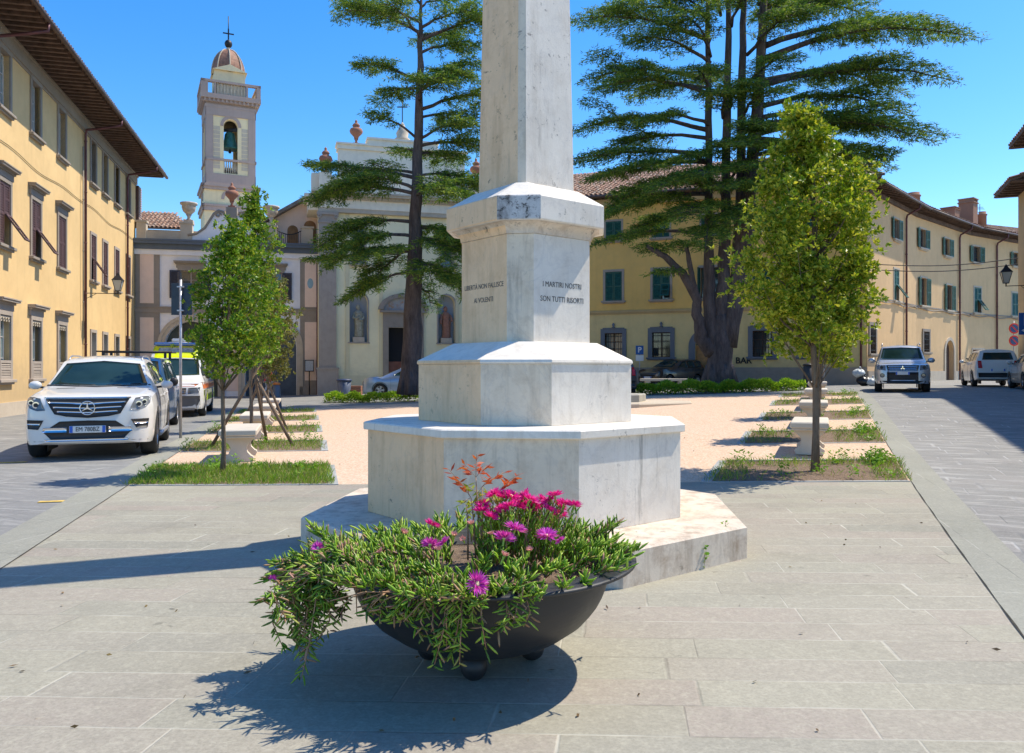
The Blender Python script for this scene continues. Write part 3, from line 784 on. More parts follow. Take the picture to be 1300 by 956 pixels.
# upright sprigs at the left shoulder and at the right rim
for (px, py, Y) in ((408, 668, 4.1), (400, 690, 4.05), (425, 690, 4.0), (380, 705, 4.0), (352, 715, 4.0), (345, 735, 4.0), (455, 700, 4.0), (762, 668, 4.3), (775, 662, 4.35), (745, 675, 4.2), (722, 668, 4.3), (785, 700, 4.1), (776, 690, 4.15), (760, 690, 4.0), (735, 690, 4.0)):
    e = P2(px, py, Y); b = Vector((e.x*0.86, e.y*0.85, 0.03))
    for k in range(3):
        ee = e + Vector((0.03*rng.normal(), 0.03*rng.normal(), -0.02*rng.random()))
        creeper([b, b.lerp(ee, 0.55)+Vector((0,0,0.02)), ee], 11, 0.004, 0.055, 0.011, 0.2 if px > 600 else 0.5, up=0.55)
stems.build('stems', TWIG, ice)
succulent('leaves', sc, sd, sl, sw, [ICE, ICED, STRAW], ice, smi)
# dry brown tangle along the front left rim
tw = MB()
for i in range(150):
    a = R(190+75*rng.random()); o = Vector((math.cos(a), math.sin(a), 0)); r = 0.58+0.2*rng.random()
    p = o*r+Vector((0,0,0.04+0.05*rng.random())); q_ = p+Vector((0.10*rng.normal(), 0.05*rng.normal(), 0.05*rng.normal()-0.02))
    tw.tube([p, p.lerp(q_, 0.5)+Vector((0,0,0.02)), q_], [0.0035,0.003,0.002], 4)
tw.build('dry_tangle', TWIG, ice)
# flowers
def flower_mesh(nm, r, npet, m1, m2, cup):
    C = []; D = []; L = []
    for ring, tilt in ((0, cup), (1, cup+0.28), (2, cup+0.6)):
        for k in range(npet):
            a = 2*PI*(k+0.33*ring+0.25*rng.random())/npet
            C.append((0.12*r*math.cos(a), 0.12*r*math.sin(a), 0.002*ring)); D.append((math.cos(a), math.sin(a), tilt+0.12*rng.normal())); L.append(r*(1.0-0.13*ring)*(0.9+0.15*rng.random()))
    vv, qq = leaf_quads(np.array(C), np.array(D), np.array(L), r*0.17)
    me = MB(); me.sphere((0,0,0.004), 0.2*r, 10, 6, 1, sc=(1,1,0.6))
    me.tube([(0,0,0),(0,0,-0.035)], [0.0055,0.004], 6, 2)
    o = me.build(nm, [m1, m2, ICE]); base = o.data
    vs = np.concatenate([np.array([v.co for v in base.vertices]), vv])
    faces = [tuple(p.vertices) for p in base.polygons] + [tuple(q+len(base.vertices)) for q in qq]
    mis = [p.material_index for p in base.polygons] + [0]*len(qq)
    bpy.data.objects.remove(o)
    m = bpy.data.meshes.new(nm); m.from_pydata([tuple(x) for x in vs], [], faces)
    for x in (m1, m2, ICE): m.materials.append(x)
    m.polygons.foreach_set('material_index', mis); m.update(); return m
PURP = leafmat('violet_petal', (0.62,0.04,0.50), (0.80,0.08,0.66), (0.85,0.25,0.75), trans=0.35, rough=0.5)
MAGE = leafmat('magenta_petal', (0.80,0.01,0.34), (0.94,0.03,0.46), (0.95,0.12,0.55), trans=0.35, rough=0.5)
PALE = leafmat('faded_petal', (0.75,0.30,0.34), (0.80,0.42,0.42), trans=0.3)
CEN = mat('flower_centre', (0.85,0.70,0.35), 0.7)
FV = [flower_mesh('flower', 0.058, 28, PURP, CEN, 0.25) for _ in range(2)]
FM = [flower_mesh('flower', 0.047, 24, MAGE, CEN, 0.35) for _ in range(2)]
FP = flower_mesh('flower', 0.026, 14, PALE, CEN, 0.9)
def put_flower(me, px, py, Y, tilt=(0.9, 0.0), s=1.0, parent=None):
    o = bpy.data.objects.new('flower', me); COL.objects.link(o); o.parent = parent
    o.location = P2(px, py-5, Y-0.05)
    o.rotation_euler = (tilt[0], tilt[1], rng.random()*6); o.scale = (s,s,s)
for (px, py, Y, tx, ty, s) in ((605, 746, 3.30, 1.25, 0.0, 1.0), (640, 689, 3.75, 0.45, -0.1, 1.0), (654, 677, 3.8, 0.25, 0.1, 1.0), (694, 686, 3.8, 0.15, 0.2, 1.0),
        (546, 697, 3.75, 0.8, -0.5, 0.8), (563, 695, 3.75, 0.5, 0.5, 0.7), (420, 718, 3.95, 1.1, -0.2, 0.8), (404, 701, 4.0, 0.7, -0.7, 0.7), (390, 735, 3.9, 1.2, -0.6, 0.55), (346, 741, 4.0, 0.9, -0.8, 0.5), (712, 692, 3.8, 0.6, 0.6, 0.5)):
    put_flower(FV[int(rng.integers(2))], px, py, Y, (tx, ty), s, ice)
for (px, py, Y) in ((598, 671, 3.9), (576, 685, 3.75), (640, 711, 3.6), (672, 704, 3.62), (556, 704, 3.6), (484, 706, 3.8), (512, 682, 3.85), (433, 700, 3.9), (443, 708, 3.9), (624, 684, 3.8), (588, 690, 3.8)):
    put_flower(FP, px, py, Y, (0.6*rng.random(), 0.5*rng.normal()), 0.8+0.4*rng.random(), ice)
# second plant: upright clump with a dense head of magenta flowers
lam = tag(empty('flower_clump', PC+Vector((0,0,0.48))), 'upright clump with a dense head of bright magenta flowers at the middle of the bowl', 'flowering plant')
sc, sd, sl, sw, smi = [], [], [], [], []; stems = MB()
heads = [(x, y) for x, y in ((631,637),(640,641),(650,639),(658,645),(645,650),(655,654),(668,636),(676,643),(672,634),(684,639),(692,645),(696,640),(664,649),(700,650),(636,648),(628,655),(650,646),(622,652),(618,656),(689,652),(680,651),(660,640),(643,634),(671,648),(710,647),(718,643),(620,642),(566,671),(700,657),(626,660))]
for (px, py) in heads:
    e = P2(655+(px-655)*1.18+3*rng.normal(), py-4+4*rng.normal(), 3.88+0.2*rng.random())
    b = Vector((e.x*0.7+0.02, e.y*0.7, 0.05))
    creeper([b, b.lerp(e, 0.5)+Vector((0.01*rng.normal(),0,0.01)), e-Vector((0,0,0.02))], 13, 0.01, 0.04, 0.008, 0.15, up=0.8)
    o = bpy.data.objects.new('flower', FM[int(rng.integers(2))]); COL.objects.link(o); o.parent = lam
    o.location = e; o.rotation_euler = (0.45*rng.random()+0.1, 0.5*rng.normal()*0.6, rng.random()*6); o.scale = (1,1,1)
for i in range(34):
    a = rng.random()*2*PI; r = 0.16*math.sqrt(rng.random())
    b = Vector((0.22+r*1.4*math.cos(a), r*math.sin(a), 0.05)); e = b*1.1+Vector((0.02*rng.normal(), 0, 0.14+0.09*rng.random()))
    creeper([b, b.lerp(e, 0.5), e], 11, 0.008, 0.045, 0.009, 0.12, up=0.8)
stems.build('stems', TWIG, lam); succulent('leaves', sc, sd, sl, sw, [ICE, ICED, STRAW], lam, smi)
# nandina sprig with red top leaves
REDL = leafmat('red_leaf', (0.50,0.05,0.02), (0.66,0.12,0.04), (0.70,0.20,0.05), trans=0.4)
YEGR = leafmat('yellow_green_leaf', (0.30,0.38,0.03), (0.45,0.50,0.05), (0.55,0.45,0.06), trans=0.4)
nan = tag(empty('shrub_sprig', PC+Vector((0,0,0.48))), 'slender sprig with yellow-green leaves and red tips rising from the bowl', 'sprig')
mb = MB(); CC = []; DD = []; LL = []; mi = []
for (x0, x1, y1) in ((604, 598, 632), (611, 612, 618), (618, 634, 622), (608, 604, 606), (594, 592, 640)):
    b = P2(x0, 676, 4.06); e = P2(x1, y1, 4.06); b.z = 0.05
    mb.tube([b, b.lerp(e, 0.6)+Vector((0.005,0,0)), e], [0.005,0.004,0.002], 5)
sprays = [(598,632,570,596,0),(598,632,585,612,0),(604,606,605,577,0),(604,606,590,590,0),(612,618,640,600,0),(634,622,658,602,0),(634,622,650,612,0),(612,618,625,606,0),(604,606,618,592,0),
          (604,625,592,617,1),(606,625,612,640,1),(612,618,600,640,1),(618,640,636,632,1),(598,632,586,640,1),(612,630,628,624,1),(604,640,594,656,1),(610,634,604,650,1),(616,628,634,640,1)]
for (ax, ay, bx, by, g) in sprays:
    a = P2(ax, ay, 4.06); b = P2(bx, by, 4.06+0.12*rng.normal()); mb.tube([a, a.lerp(b, 0.5)+Vector((0,0,0.006)), b], 0.0014, 4)
    for i in range(11):
        t = 0.25+0.75*i/10; c = a.lerp(b, t); th = rng.random()*2*PI
        CC.append(tuple(c)); DD.append(tuple((b-a).normalized()*0.7+Vector((math.cos(th), math.sin(th), 0.35*rng.normal())))); LL.append(0.044+0.016*rng.random()); mi.append(0 if g == 0 else 1)
vv, qq = leaf_quads(np.array(CC), np.array(DD), np.array(LL), 0.014)
np_mesh('leaves', vv, qq, [REDL, YEGR], nan, mi=np.array(mi)); mb.build('stems', TWIG, nan)
# ================================================================= BUILDINGS
OCHRE = stucco('ochre_stucco', (0.76,0.53,0.25), (0.50,0.30,0.13), 0.22, base_dirt=(0.6, 2.2), streak=0.22)
YELLOW = stucco('yellow_stucco', (0.84,0.54,0.17), (0.45,0.34,0.18), 0.22, streak=0.2)
OLIVE = stucco('pale_yellow_stucco', (0.78,0.60,0.28), (0.38,0.33,0.20), 0.25, base_dirt=(1.4, 2.4))
SAND = stucco('sand_stucco', (0.74,0.50,0.26), (0.45,0.31,0.17), 0.25, base_dirt=(1.5, 3.0), streak=0.3)
CREAM = stucco('cream_stucco', (0.94,0.83,0.53), (0.50,0.46,0.30), 0.15, base_dirt=(0.5, 2.0), streak=0.2)
CREAM2 = stucco('pale_cream_stucco', (0.90,0.81,0.64), (0.40,0.36,0.28), 0.3, streak=0.5)
PINKW = stucco('pink_stucco', (0.86,0.65,0.52), (0.45,0.33,0.26), 0.2, streak=0.25)
WHITEW = stucco('bluish_white_stucco', (0.88,0.86,0.85), (0.48,0.47,0.45), 0.15, streak=0.2)
TOWERW = stucco('tower_cream', (0.82,0.68,0.42), (0.45,0.40,0.28), 0.2, streak=0.35)
TOWERG = stucco('tower_mauve_grey', (0.42,0.33,0.29), (0.25,0.22,0.2), 0.25, streak=0.35)
PIETRA = stucco('grey_brown_stone', (0.33,0.285,0.235), (0.13,0.12,0.10), 0.4, streak=0.3, rough=0.85)
PIETRAM = stucco('mauve_stone', (0.42,0.36,0.30), (0.18,0.15,0.13), 0.35, streak=0.3)
BLUEST = stucco('blue_grey_stone', (0.17,0.19,0.22), (0.10,0.11,0.12), 0.3, streak=0.2)
SLATE = stucco('slate_cornice', (0.13,0.16,0.20), (0.08,0.09,0.10), 0.3, streak=0.2)
PALEST = stucco('pale_stone_trim', (0.55,0.47,0.36), (0.25,0.22,0.18), 0.4, streak=0.4)
TERRA = stucco('terracotta', (0.36,0.17,0.11), (0.22,0.13,0.09), 0.4, streak=0.3)
BROWN = mat('brown_shutter_paint', (0.105,0.055,0.05), 0.6, var=0.3, scale=12)
GREEN = mat('green_shutter_paint', (0.018,0.095,0.065), 0.5, var=0.35, scale=9)
NAVY = mat('navy_shutter_paint', (0.03,0.035,0.06), 0.55, var=0.3, scale=9)
WOOD = mat('pine_door', (0.46,0.22,0.07), 0.5, var=0.25, scale=5)
DKWOOD = mat('dark_wood', (0.10,0.055,0.035), 0.7, var=0.3, scale=6)
RAFT = mat('eaves_wood', (0.12,0.075,0.055), 0.8, var=0.35, scale=4)
COPPER = mat('copper_pipe', (0.13,0.05,0.055), 0.5, 0.3, var=0.3, scale=3)
GUT = mat('gutter_metal', (0.10,0.07,0.06), 0.55, 0.2, var=0.3, scale=3)
DARKIN = mat('dark_interior', (0.012,0.012,0.014), 0.9, var=0)
BLACKM = mat('black_metal', (0.02,0.02,0.022), 0.5, 0.3, var=0.2)
WIRE = mat('wire_rubber', (0.03,0.03,0.03), 0.7, var=0)
WFR = mat('white_window_frame', (0.60,0.60,0.57), 0.5, var=0.1)
def glassmat(name, c1, c2, rough=0.06):
    m, nt, b, out = nodes_of(name)
    n = noise(nt, coords(nt), 0.9, 3)
    nt.links.new(ramp(nt, n, [(0.35, c1), (0.65, c2)]), b.inputs['Base Color'])
    b.inputs['Roughness'].default_value = rough; b.inputs['Specular IOR Level'].default_value = 0.9
    bump(nt, b, noise(nt, coords(nt), 2.0, 2), 0.04, 0.02); _M[name] = m; return m
GLASS = glassmat('window_glass', (0.02,0.03,0.035), (0.05,0.07,0.08))
CURT = glassmat('curtained_glass', (0.30,0.36,0.34), (0.10,0.16,0.17))
def tilemat():
    m, nt, b, out = nodes_of('roof_tile')
    g = nt.nodes.new('ShaderNodeNewGeometry')
    c = ramp(nt, g.outputs['Random Per Island'], [(0.0, (0.22,0.12,0.08)), (0.35, (0.36,0.20,0.13)), (0.7, (0.42,0.28,0.20)), (1.0, (0.28,0.22,0.18))])
    n = noise(nt, coords(nt), 2.2, 6, 0.7)
    c = mixc(nt, ramp(nt, n, [(0.45, 0.0), (0.7, 0.7)]), c, (0.12,0.10,0.08))
    nt.links.new(c, b.inputs['Base Color']); b.inputs['Roughness'].default_value = 0.9
    bump(nt, b, noise(nt, coords(nt), 20, 5), 0.3, 0.01); _M['tile'] = m; return m
TILE = tilemat()
def tile_roof(name, fac, x0, x1, ye, ze, yr_, zr, parent, pitch=0.23, rowlen=0.42, hipL=0.0, hipR=0.0, under=True):
    """clay tiles: overlapping half-round cover tiles on a sloping deck. e = eave, r = ridge (y grows into the building)"""
    run = yr_-ye; L = math.hypot(run, zr-ze); sl = (run/L, (zr-ze)/L); nrm = (-sl[1], sl[0])
    nr = max(2, int(L/rowlen)); V = []; Q = []; k = 0; SEG = 5
    nc = int((x1-x0)/pitch)
    for r in range(nr):
        a = r*L/nr; b = a+L/nr*1.12
        fl, fr = hipL*(a/L), hipR*(a/L)
        for c in range(nc):
            xc = x0+(c+0.5)*(x1-x0)/nc
            if xc < x0+fl or xc > x1-fr: continue
            dx, dz = rng.normal()*0.008, rng.normal()*0.006
            for (s, rad, lift) in ((a, pitch*0.36, 0.035), (b, pitch*0.30, 0.012)):
                for i in range(SEG+1):
                    t = PI*i/SEG; ox = -rad*math.cos(t); oz = rad*0.85*math.sin(t)+lift+dz
                    V.append((xc+ox+dx, ye+sl[0]*s+nrm[0]*oz, ze+sl[1]*s+nrm[1]*oz))
            o = k*2*(SEG+1)
            for i in range(SEG): Q.append((o+i, o+i+1, o+SEG+2+i, o+SEG+1+i))
            k += 1
    off = Vector(fac.rel(0, 0, 0))
    o = np_mesh(name, np.array(V), np.array(Q), TILE, parent, off, smooth=False); o.rotation_euler = (0,0,fac.rot)
    mb = MB(); t = 0.02
    P = [(x0, ye, ze), (x1, ye, ze), (x1-hipR, yr_, zr), (x0+hipL, yr_, zr)]
    mb.add([(p[0], p[1], p[2]) for p in P] + [(p[0], p[1], p[2]-0.09) for p in P], [(0,1,2,3),(7,6,5,4),(0,4,5,1),(1,5,6,2),(2,6,7,3),(3,7,4,0)], 0)
    d = mb.build('roof_deck', mat('tile_bed', (0.20,0.13,0.10), 0.9, var=0.3, scale=3), parent, off, fac.rot)
    return o
_pm = {}
def mesh_once(key, fn, mats):
    if key not in _pm:
        mb = MB(); fn(mb); o = mb.build(key[0], mats); _pm[key] = o.data; bpy.data.objects.remove(o)
    return _pm[key]
def inst(name, me, parent, loc, rot=(0,0,0)):
    o = bpy.data.objects.new(name, me); COL.objects.link(o); o.parent = parent; o.location = loc; o.rotation_euler = rot; return o
def louvre(mb, w, h, x0=0.0, z0=0.0, t=0.045, nsl=None, solid=False):
    """louvred leaf, hinge at x0, in the plane y=0..t"""
    fw = min(0.07, w*0.16); mb.box(x0, x0+fw, -t, 0, z0, z0+h); mb.box(x0+w-fw, x0+w, -t, 0, z0, z0+h)
    mb.box(x0+fw, x0+w-fw, -t, 0, z0, z0+fw*1.3); mb.box(x0+fw, x0+w-fw, -t, 0, z0+h-fw*1.3, z0+h)
    mb.box(x0+fw, x0+w-fw, -t, 0, z0+h*0.48, z0+h*0.48+fw)
    nsl = nsl or int(h/0.085)
    for i in range(nsl):
        z = z0+fw*1.3+(h-2.6*fw)*(i+0.5)/nsl; e = (h-2.6*fw)/nsl*0.62
        mb.add([(x0+fw,-t,z-e),(x0+w-fw,-t,z-e),(x0+w-fw,-0.004,z+e),(x0+fw,-0.004,z+e),(x0+fw,-t+0.008,z-e-0.004),(x0+w-fw,-t+0.008,z-e-0.004),(x0+w-fw,0.004,z+e-0.004),(x0+fw,0.004,z+e-0.004)],
               [(0,1,2,3),(7,6,5,4),(0,4,5,1),(3,2,6,7)])
def surround(mb, w, h, t, p, base=0.0, key=False):
    """stone frame round an opening centred on x=0 with its foot at z=0"""
    mb.box(-w/2-t, -w/2, -p, 0.16, base, h); mb.box(w/2, w/2+t, -p, 0.16, base, h); mb.box(-w/2-t, w/2+t, -p-0.004, 0.16, h, h+t)
def sillf(mb, w, p=0.16, hh=0.10):
    mb.bbox(-w/2, w/2, -p, 0.15, -hh, 0, 0.012); mb.box(-w/2+0.07, w/2-0.07, -p+0.06, 0.0, -hh-0.06, -hh-0.001)
def hoodf(mb, w, z, p=0.24):
    mb.box(-w/2+0.10, w/2-0.10, -0.07, 0, z, z+0.20)
    mb.box(-w/2+0.05, w/2-0.05, -p*0.5, 0, z+0.201, z+0.27); mb.box(-w/2, w/2, -p, 0, z+0.271, z+0.34); mb.box(-w/2-0.02, w/2+0.02, -p-0.03, 0, z+0.341, z+0.38)
def panef(mb, w, h, y=0.16, cols=2, rows=3, fm=1):
    mb.box(-w/2, w/2, y+0.03, y+0.05, 0, h, 0)
    f = 0.045
    mb.box(-w/2, -w/2+f, y, y+0.028, 0, h, fm); mb.box(w/2-f, w/2, y, y+0.028, 0, h, fm); mb.box(-w/2+f, w/2-f, y, y+0.028, 0, f, fm); mb.box(-w/2+f, w/2-f, y, y+0.028, h-f, h, fm)
    for i in range(1, cols): x = -w/2+w*i/cols; mb.box(x-f*0.6, x+f*0.6, y+0.001, y+0.027, f, h-f, fm)
    for j in range(1, rows): z = h*j/rows; mb.box(-w/2+f, w/2-f, y+0.006, y+0.022, z-0.012, z+0.012, fm)
def grillef(mb, w, h, y=-0.03, n=7, rows=4):
    for i in range(n): x = -w/2+w*(i+0.5)/n; mb.tube([(x,y,0.02),(x,y,h-0.02)], 0.011, 5)
    for j in range(rows): z = h*(j+0.5)/rows; mb.box(-w/2, w/2, y-0.008, y+0.008, z-0.012, z+0.012)
def window(fac, x, z, w, h, key, stone, sur_t=0.13, sur_p=0.05, sill=True, hood=False, pane=None, fm=None, sh=None, shm=None, grille=False, flap=None, label=None, rows=3):
    root = inst('window', mesh_once(('window_surround', key, w, h, stone.name), lambda mb: surround(mb, w, h, sur_t, sur_p), [stone]), fac.root, fac.rel(x, 0, z), (0,0,fac.rot))
    if label: root['label'] = label
    inst('pane', mesh_once(('pane', key, w, h, (pane or GLASS).name), lambda mb: panef(mb, w, h, rows=rows), [pane or GLASS, fm or DKWOOD]), root, (0,0,0))
    if sill: inst('sill', mesh_once(('sill', key, w, stone.name), lambda mb: sillf(mb, w+2*sur_t+0.18), [stone]), root, (0,0,0))
    if hood: inst('cornice', mesh_once(('cornice', key, w, h, stone.name), lambda mb: hoodf(mb, w+2*sur_t+0.34, h+sur_t+0.002), [stone]), root, (0,0,0))
    if sh:
        hw = w/2-0.005
        me = mesh_once(('shutter', key, w, h, shm.name), lambda mb: louvre(mb, hw, h-0.01), [shm])
        meR = mesh_once(('shutterR', key, w, h, shm.name), lambda mb: louvre(mb, hw, h-0.01, x0=-hw), [shm])
        if sh == 'closed':
            inst('shutter', me, root, (-w/2, 0.03, 0)); inst('shutter', meR, root, (w/2, 0.03, 0))
        elif sh == 'open':
            inst('shutter', me, root, (-w/2-0.01, -0.06, 0), (0,0,R(-172))); inst('shutter', meR, root, (w/2+0.01, -0.06, 0), (0,0,R(172)))
        elif sh == 'ajar':
            inst('shutter', me, root, (-w/2, 0.0, 0), (0,0,R(-100))); inst('shutter', meR, root, (w/2, 0.0, 0), (0,0,R(160)))
        elif sh == 'flap':       # lower half of one or both leaves pushed out at the foot
            for s, m0 in ((-1, 'L'), (1, 'R')):
                if flap in ('L', 'R') and flap != m0:
                    inst('shutter', me if s < 0 else meR, root, (s*w/2, 0.03, 0)); continue
                up = mesh_once(('shutter_top', key, w, h, m0, shm.name), lambda mb: louvre(mb, hw, h*0.5, x0=0 if s < 0 else -hw, z0=h*0.5-0.01), [shm])
                lo = mesh_once(('shutter_flap', key, w, h, m0, shm.name), lambda mb: louvre(mb, hw, h*0.49, x0=0 if s < 0 else -hw, z0=-h*0.49), [shm])
                inst('shutter', up, root, (s*w/2, 0.03, 0)); inst('shutter_flap', lo, root, (s*w/2, -0.02, h*0.5-0.012), (R(-35),0,0))
    if grille: inst('grille', mesh_once(('grille', key, w, h), lambda mb: grillef(mb, w, h), [BLACKM]), root, (0,0,0))
    return root
def downpipe(fac, x, z0, z1, y=-0.10, r=0.055, swan=None, m=None):
    mb = MB(); pts = []
    if swan: pts += [(x+0.05, -swan, z1+0.05), (x+0.02, -swan, z1-0.25), (x, -swan*0.55, z1-0.42), (x, y-0.05, z1-0.55)]
    pts += [(x, y, z1-0.75), (x, y, z0)]
    mb.tube(pts, r, 8)
    z = z0+1
    while z < z1-1: mb.tube([(x, y, z), (x, y, z+0.05)], r*1.25, 8); z += 2.2
    return mb.build('downpipe', m or COPPER, fac.root, fac.rel(0, 0, 0), fac.rot)

# ---------------------------------------------------------------- left ochre palace
LBo = (-9.88-0.25*14, 14.0); LBe = (-9.88-0.25*45.2, 45.2)
lb = tag(empty('townhouse', (LBo[0], LBo[1], 0)), 'long three-storey ochre town house with brown shutters and deep eaves along the left road', 'building')
A = Facade(LBo, LBe, lb)
HW = 12.45
cols_near = [A.pix(px, 300)[0] for px in (5, 45, 78)]
d = cols_near[1]-cols_near[0]; cols_near = [cols_near[0]-2*d, cols_near[0]-d] + cols_near
cols_far = [A.pix(px, 300)[0] for px in (118, 133, 148, 162.5)]
ops = []; T = 9.85; TH = 2.0
for x in cols_near: ops += [(x-0.45, x+0.45, 9.87, 11.77), (x-0.48, x+0.48, 5.52, 7.55), (x-0.48, x+0.48, 1.20, 3.28)]
for x in cols_far: ops += [(x-0.42, x+0.42, 9.90, 11.85), (x-0.42, x+0.42, 5.55, 7.60), (x-0.38, x+0.38, 1.9, 3.20)]
mb = MB(); wall(mb, 0, A.len, -0.3, HW, ops, 0.22, 0.45, 0); shell(mb, 0, A.len, 0.45, 11, -0.3, HW)
A.put(mb, 'wall', OCHRE)
mb = MB()
mb.box(-0.02, A.len+0.02, -0.05, 0, -0.3, 0.45); A.put(mb, 'plinth', stucco('worn_plinth', (0.55,0.47,0.37), (0.35,0.28,0.2), 0.5))
mb = MB(); mb.box(-0.02, A.len+0.03, -0.10, 0, HW-0.52, HW-0.12); mb.box(-0.02, A.len+0.05, -0.16, 0, HW-0.119, HW-0.02); mb.box(-0.02, A.len+0.02, -0.04, 0, HW-0.60, HW-0.521)
A.put(mb, 'cornice', PIETRA)
OV = 1.45
mb = MB(); mb.box(-0.3, A.len+0.55, -OV, 0.3, HW+0.12, HW+0.16); 
n = int(A.len/0.42)
for i in range(n+2): mb.box(-0.1+i*0.42, 0.03+i*0.42, -OV+0.02, -0.001, HW-0.01, HW+0.119)
A.put(mb, 'eaves', RAFT)
tile_roof('roof', A, -0.3, A.len+0.6, -OV-0.05, HW+0.22, 5.5, HW+2.3, lb)
mb = MB(); mb.tube([(-0.3, -OV-0.10, HW+0.10), (A.len+0.6, -OV-0.10, HW+0.10)], 0.085, 8)
A.put(mb, 'gutter', GUT)
for px in (-8, 105.5, 159.5): downpipe(A, A.pix(px, 300)[0], 1.6 if px > 0 else 0.1, HW+0.02, swan=OV+0.08)
downpipe(A, A.pix(102.5, 300)[0], 3.4, HW-0.6, r=0.03, m=PIETRA)
for i, x in enumerate(cols_near):
    window(A, x, 9.87, 0.90, 1.90, 'lbt', PIETRA, 0.16, 0.05, pane=CURT, fm=WFR, rows=3)
    window(A, x, 5.52, 0.96, 2.03, 'lbm', PIETRA, 0.14, 0.05, hood=True, sh='flap' if i != 4 else 'closed', shm=BROWN, flap='R')
    w = window(A, x, 1.20, 0.96, 2.08, 'lbg', PIETRAM, 0.15, 0.06, hood=True, pane=CURT, fm=WFR, rows=3)
    # carved scroll under the hood and a low louvred guard
    inst('scrollwork', mesh_once(('scroll', 1), lambda mb: [mb.tube([(a*0.11+0.05*math.cos(t), -0.03, 1.93+0.06*math.sin(t)) for t in np.linspace(0, 2*PI, 10)], 0.014, 5) for a in (-3,-1,1,3)] and mb.box(-0.47, 0.47, -0.025, -0.005, 2.0, 2.06), [PALEST]), w, (0,0,0))
    inst('guard', mesh_once(('guard', 1), lambda mb: louvre(mb, 0.94, 0.62, x0=-0.47, nsl=8), [PIETRAM]), w, (0,-0.02,0))
for i, x in enumerate(cols_far):
    window(A, x, 9.90, 0.84, 1.95, 'fft', PIETRA, 0.15, 0.05, pane=CURT if i % 2 else GLASS, fm=PIETRA)
    window(A, x, 5.55, 0.84, 2.05, 'ffm', PIETRAM, 0.13, 0.045, sh='flap' if i == 0 else 'closed', shm=BROWN, flap='L')
    window(A, x, 1.9, 0.76, 1.30, 'ffg', PIETRAM, 0.14, 0.05, pane=CURT, fm=WFR, rows=2)
# string cable sagging along the facade
mb = MB(); pts = []
for i in range(60):
    x = A.len*i/59; pts.append((x, -0.03, 8.75+0.10*math.sin(x*0.9)*math.sin(x*0.31)))
mb.tube(pts, 0.013, 4); A.put(mb, 'cable', WIRE)
# projecting louvred bay at the far corner
mb = MB(); mb.box(A.len+0.02, A.len+0.75, -0.15, 0.5, 9.7, 11.9); A.put(mb, 'corner_bay', BROWN)
mb = MB()
for i in range(16): mb.box(A.len+0.04, A.len+0.77, -0.18, -0.151, 9.8+i*0.13, 9.88+i*0.13)
A.put(mb, 'corner_louvres', TOWERG)

# wall lantern on its bracket
def lantern(mb_list, base, s=1.0):
    """glazed four-sided lantern hanging with its foot at base"""
LANTG = glassmat('lantern_glass', (0.35,0.36,0.33), (0.45,0.46,0.42), 0.15)
def wall_lamp(fac, x, z, L, label, s=1.0):
    p = fac.w(x, 0, z); e = tag(empty('street_lamp', p, fac.rot), label, 'street lamp')
    mb = MB(); mb.tube([(0,0,0),(0,-L,0)], 0.018*s, 6); mb.tube([(0,0,-0.28*s),(0,-L*0.35,-0.02)], 0.012*s, 6); mb.box(-0.03,0.03,-0.02,0,-0.35*s,0.1)
    mb.tube([(0,-L,-0.02),(0,-L,0.12*s)], 0.025*s, 6); mb.build('bracket', BLACKM, e)
    def sq(r, z): return [(-r,-r-L,z),(r,-r-L,z),(r,r-L,z),(-r,r-L,z)]
    mb = MB(); mb.loft([sq(0.09*s,0.13*s), sq(0.19*s,0.58*s)], 0, True, True, False); mb.build('glass', LANTG, e)
    mb = MB(); mb.loft([sq(0.23*s,0.585*s), sq(0.20*s,0.62*s), sq(0.07*s,0.80*s), sq(0.05*s,0.86*s), sq(0.01*s,0.93*s)], 0, True, True, False)
    for a, b in ((-1,-1),(1,-1),(1,1),(-1,1)): mb.tube([(a*0.092*s, b*0.092*s-L, 0.125*s), (a*0.195*s, b*0.195*s-L, 0.59*s)], 0.013*s, 4)
    mb.loft([sq(0.11*s,0.11*s), sq(0.11*s,0.135*s)], 0, True, True, False); mb.build('frame', BLACKM, e)
wall_lamp(A, A.pix(107, 372)[0], A.pix(107, 372)[1], 1.35, 'black lantern street lamp on a long arm from the ochre house on the left')

# ---------------------------------------------------------------- white oratory with curved parapet
pL = ((172-CX)/F*45.0, 45.0); pR = ((405.5-CX)/F*47.2, 47.2)
wb = tag(empty('parish_hall', (pL[0], pL[1], 0)), 'two-storey white and pink facade with dark cornice, curved parapet and stone urns', 'building')
B = Facade(pL, pR, wb)
zc = 8.75
wL, wR = B.pix(242, 360)[0], B.pix(345.5, 360)[0]
aL, aR = B.pix(243, 430)[0], B.pix(344, 430)[0]
za = B.pix(243, 408)[1]
ops = [(wL-0.55, wL+0.55, B.pix(242,379)[1], B.pix(242,343.5)[1]), (wR-0.55, wR+0.55, B.pix(242,379)[1], B.pix(242,343.5)[1]),
       (aL-1.42, aL+1.42, 0.0, za, 'arch'), (aR-1.42, aR+1.42, 0.0, za, 'arch')]
mb = MB(); wall(mb, 0, B.len, -0.3, zc, ops, 0.5, 0.7, 0); shell(mb, 0, B.len, 0.7, 9, -0.3, zc); B.put(mb, 'wall', WHITEW)
zs = B.pix(205, 393)[1]
mb = MB()
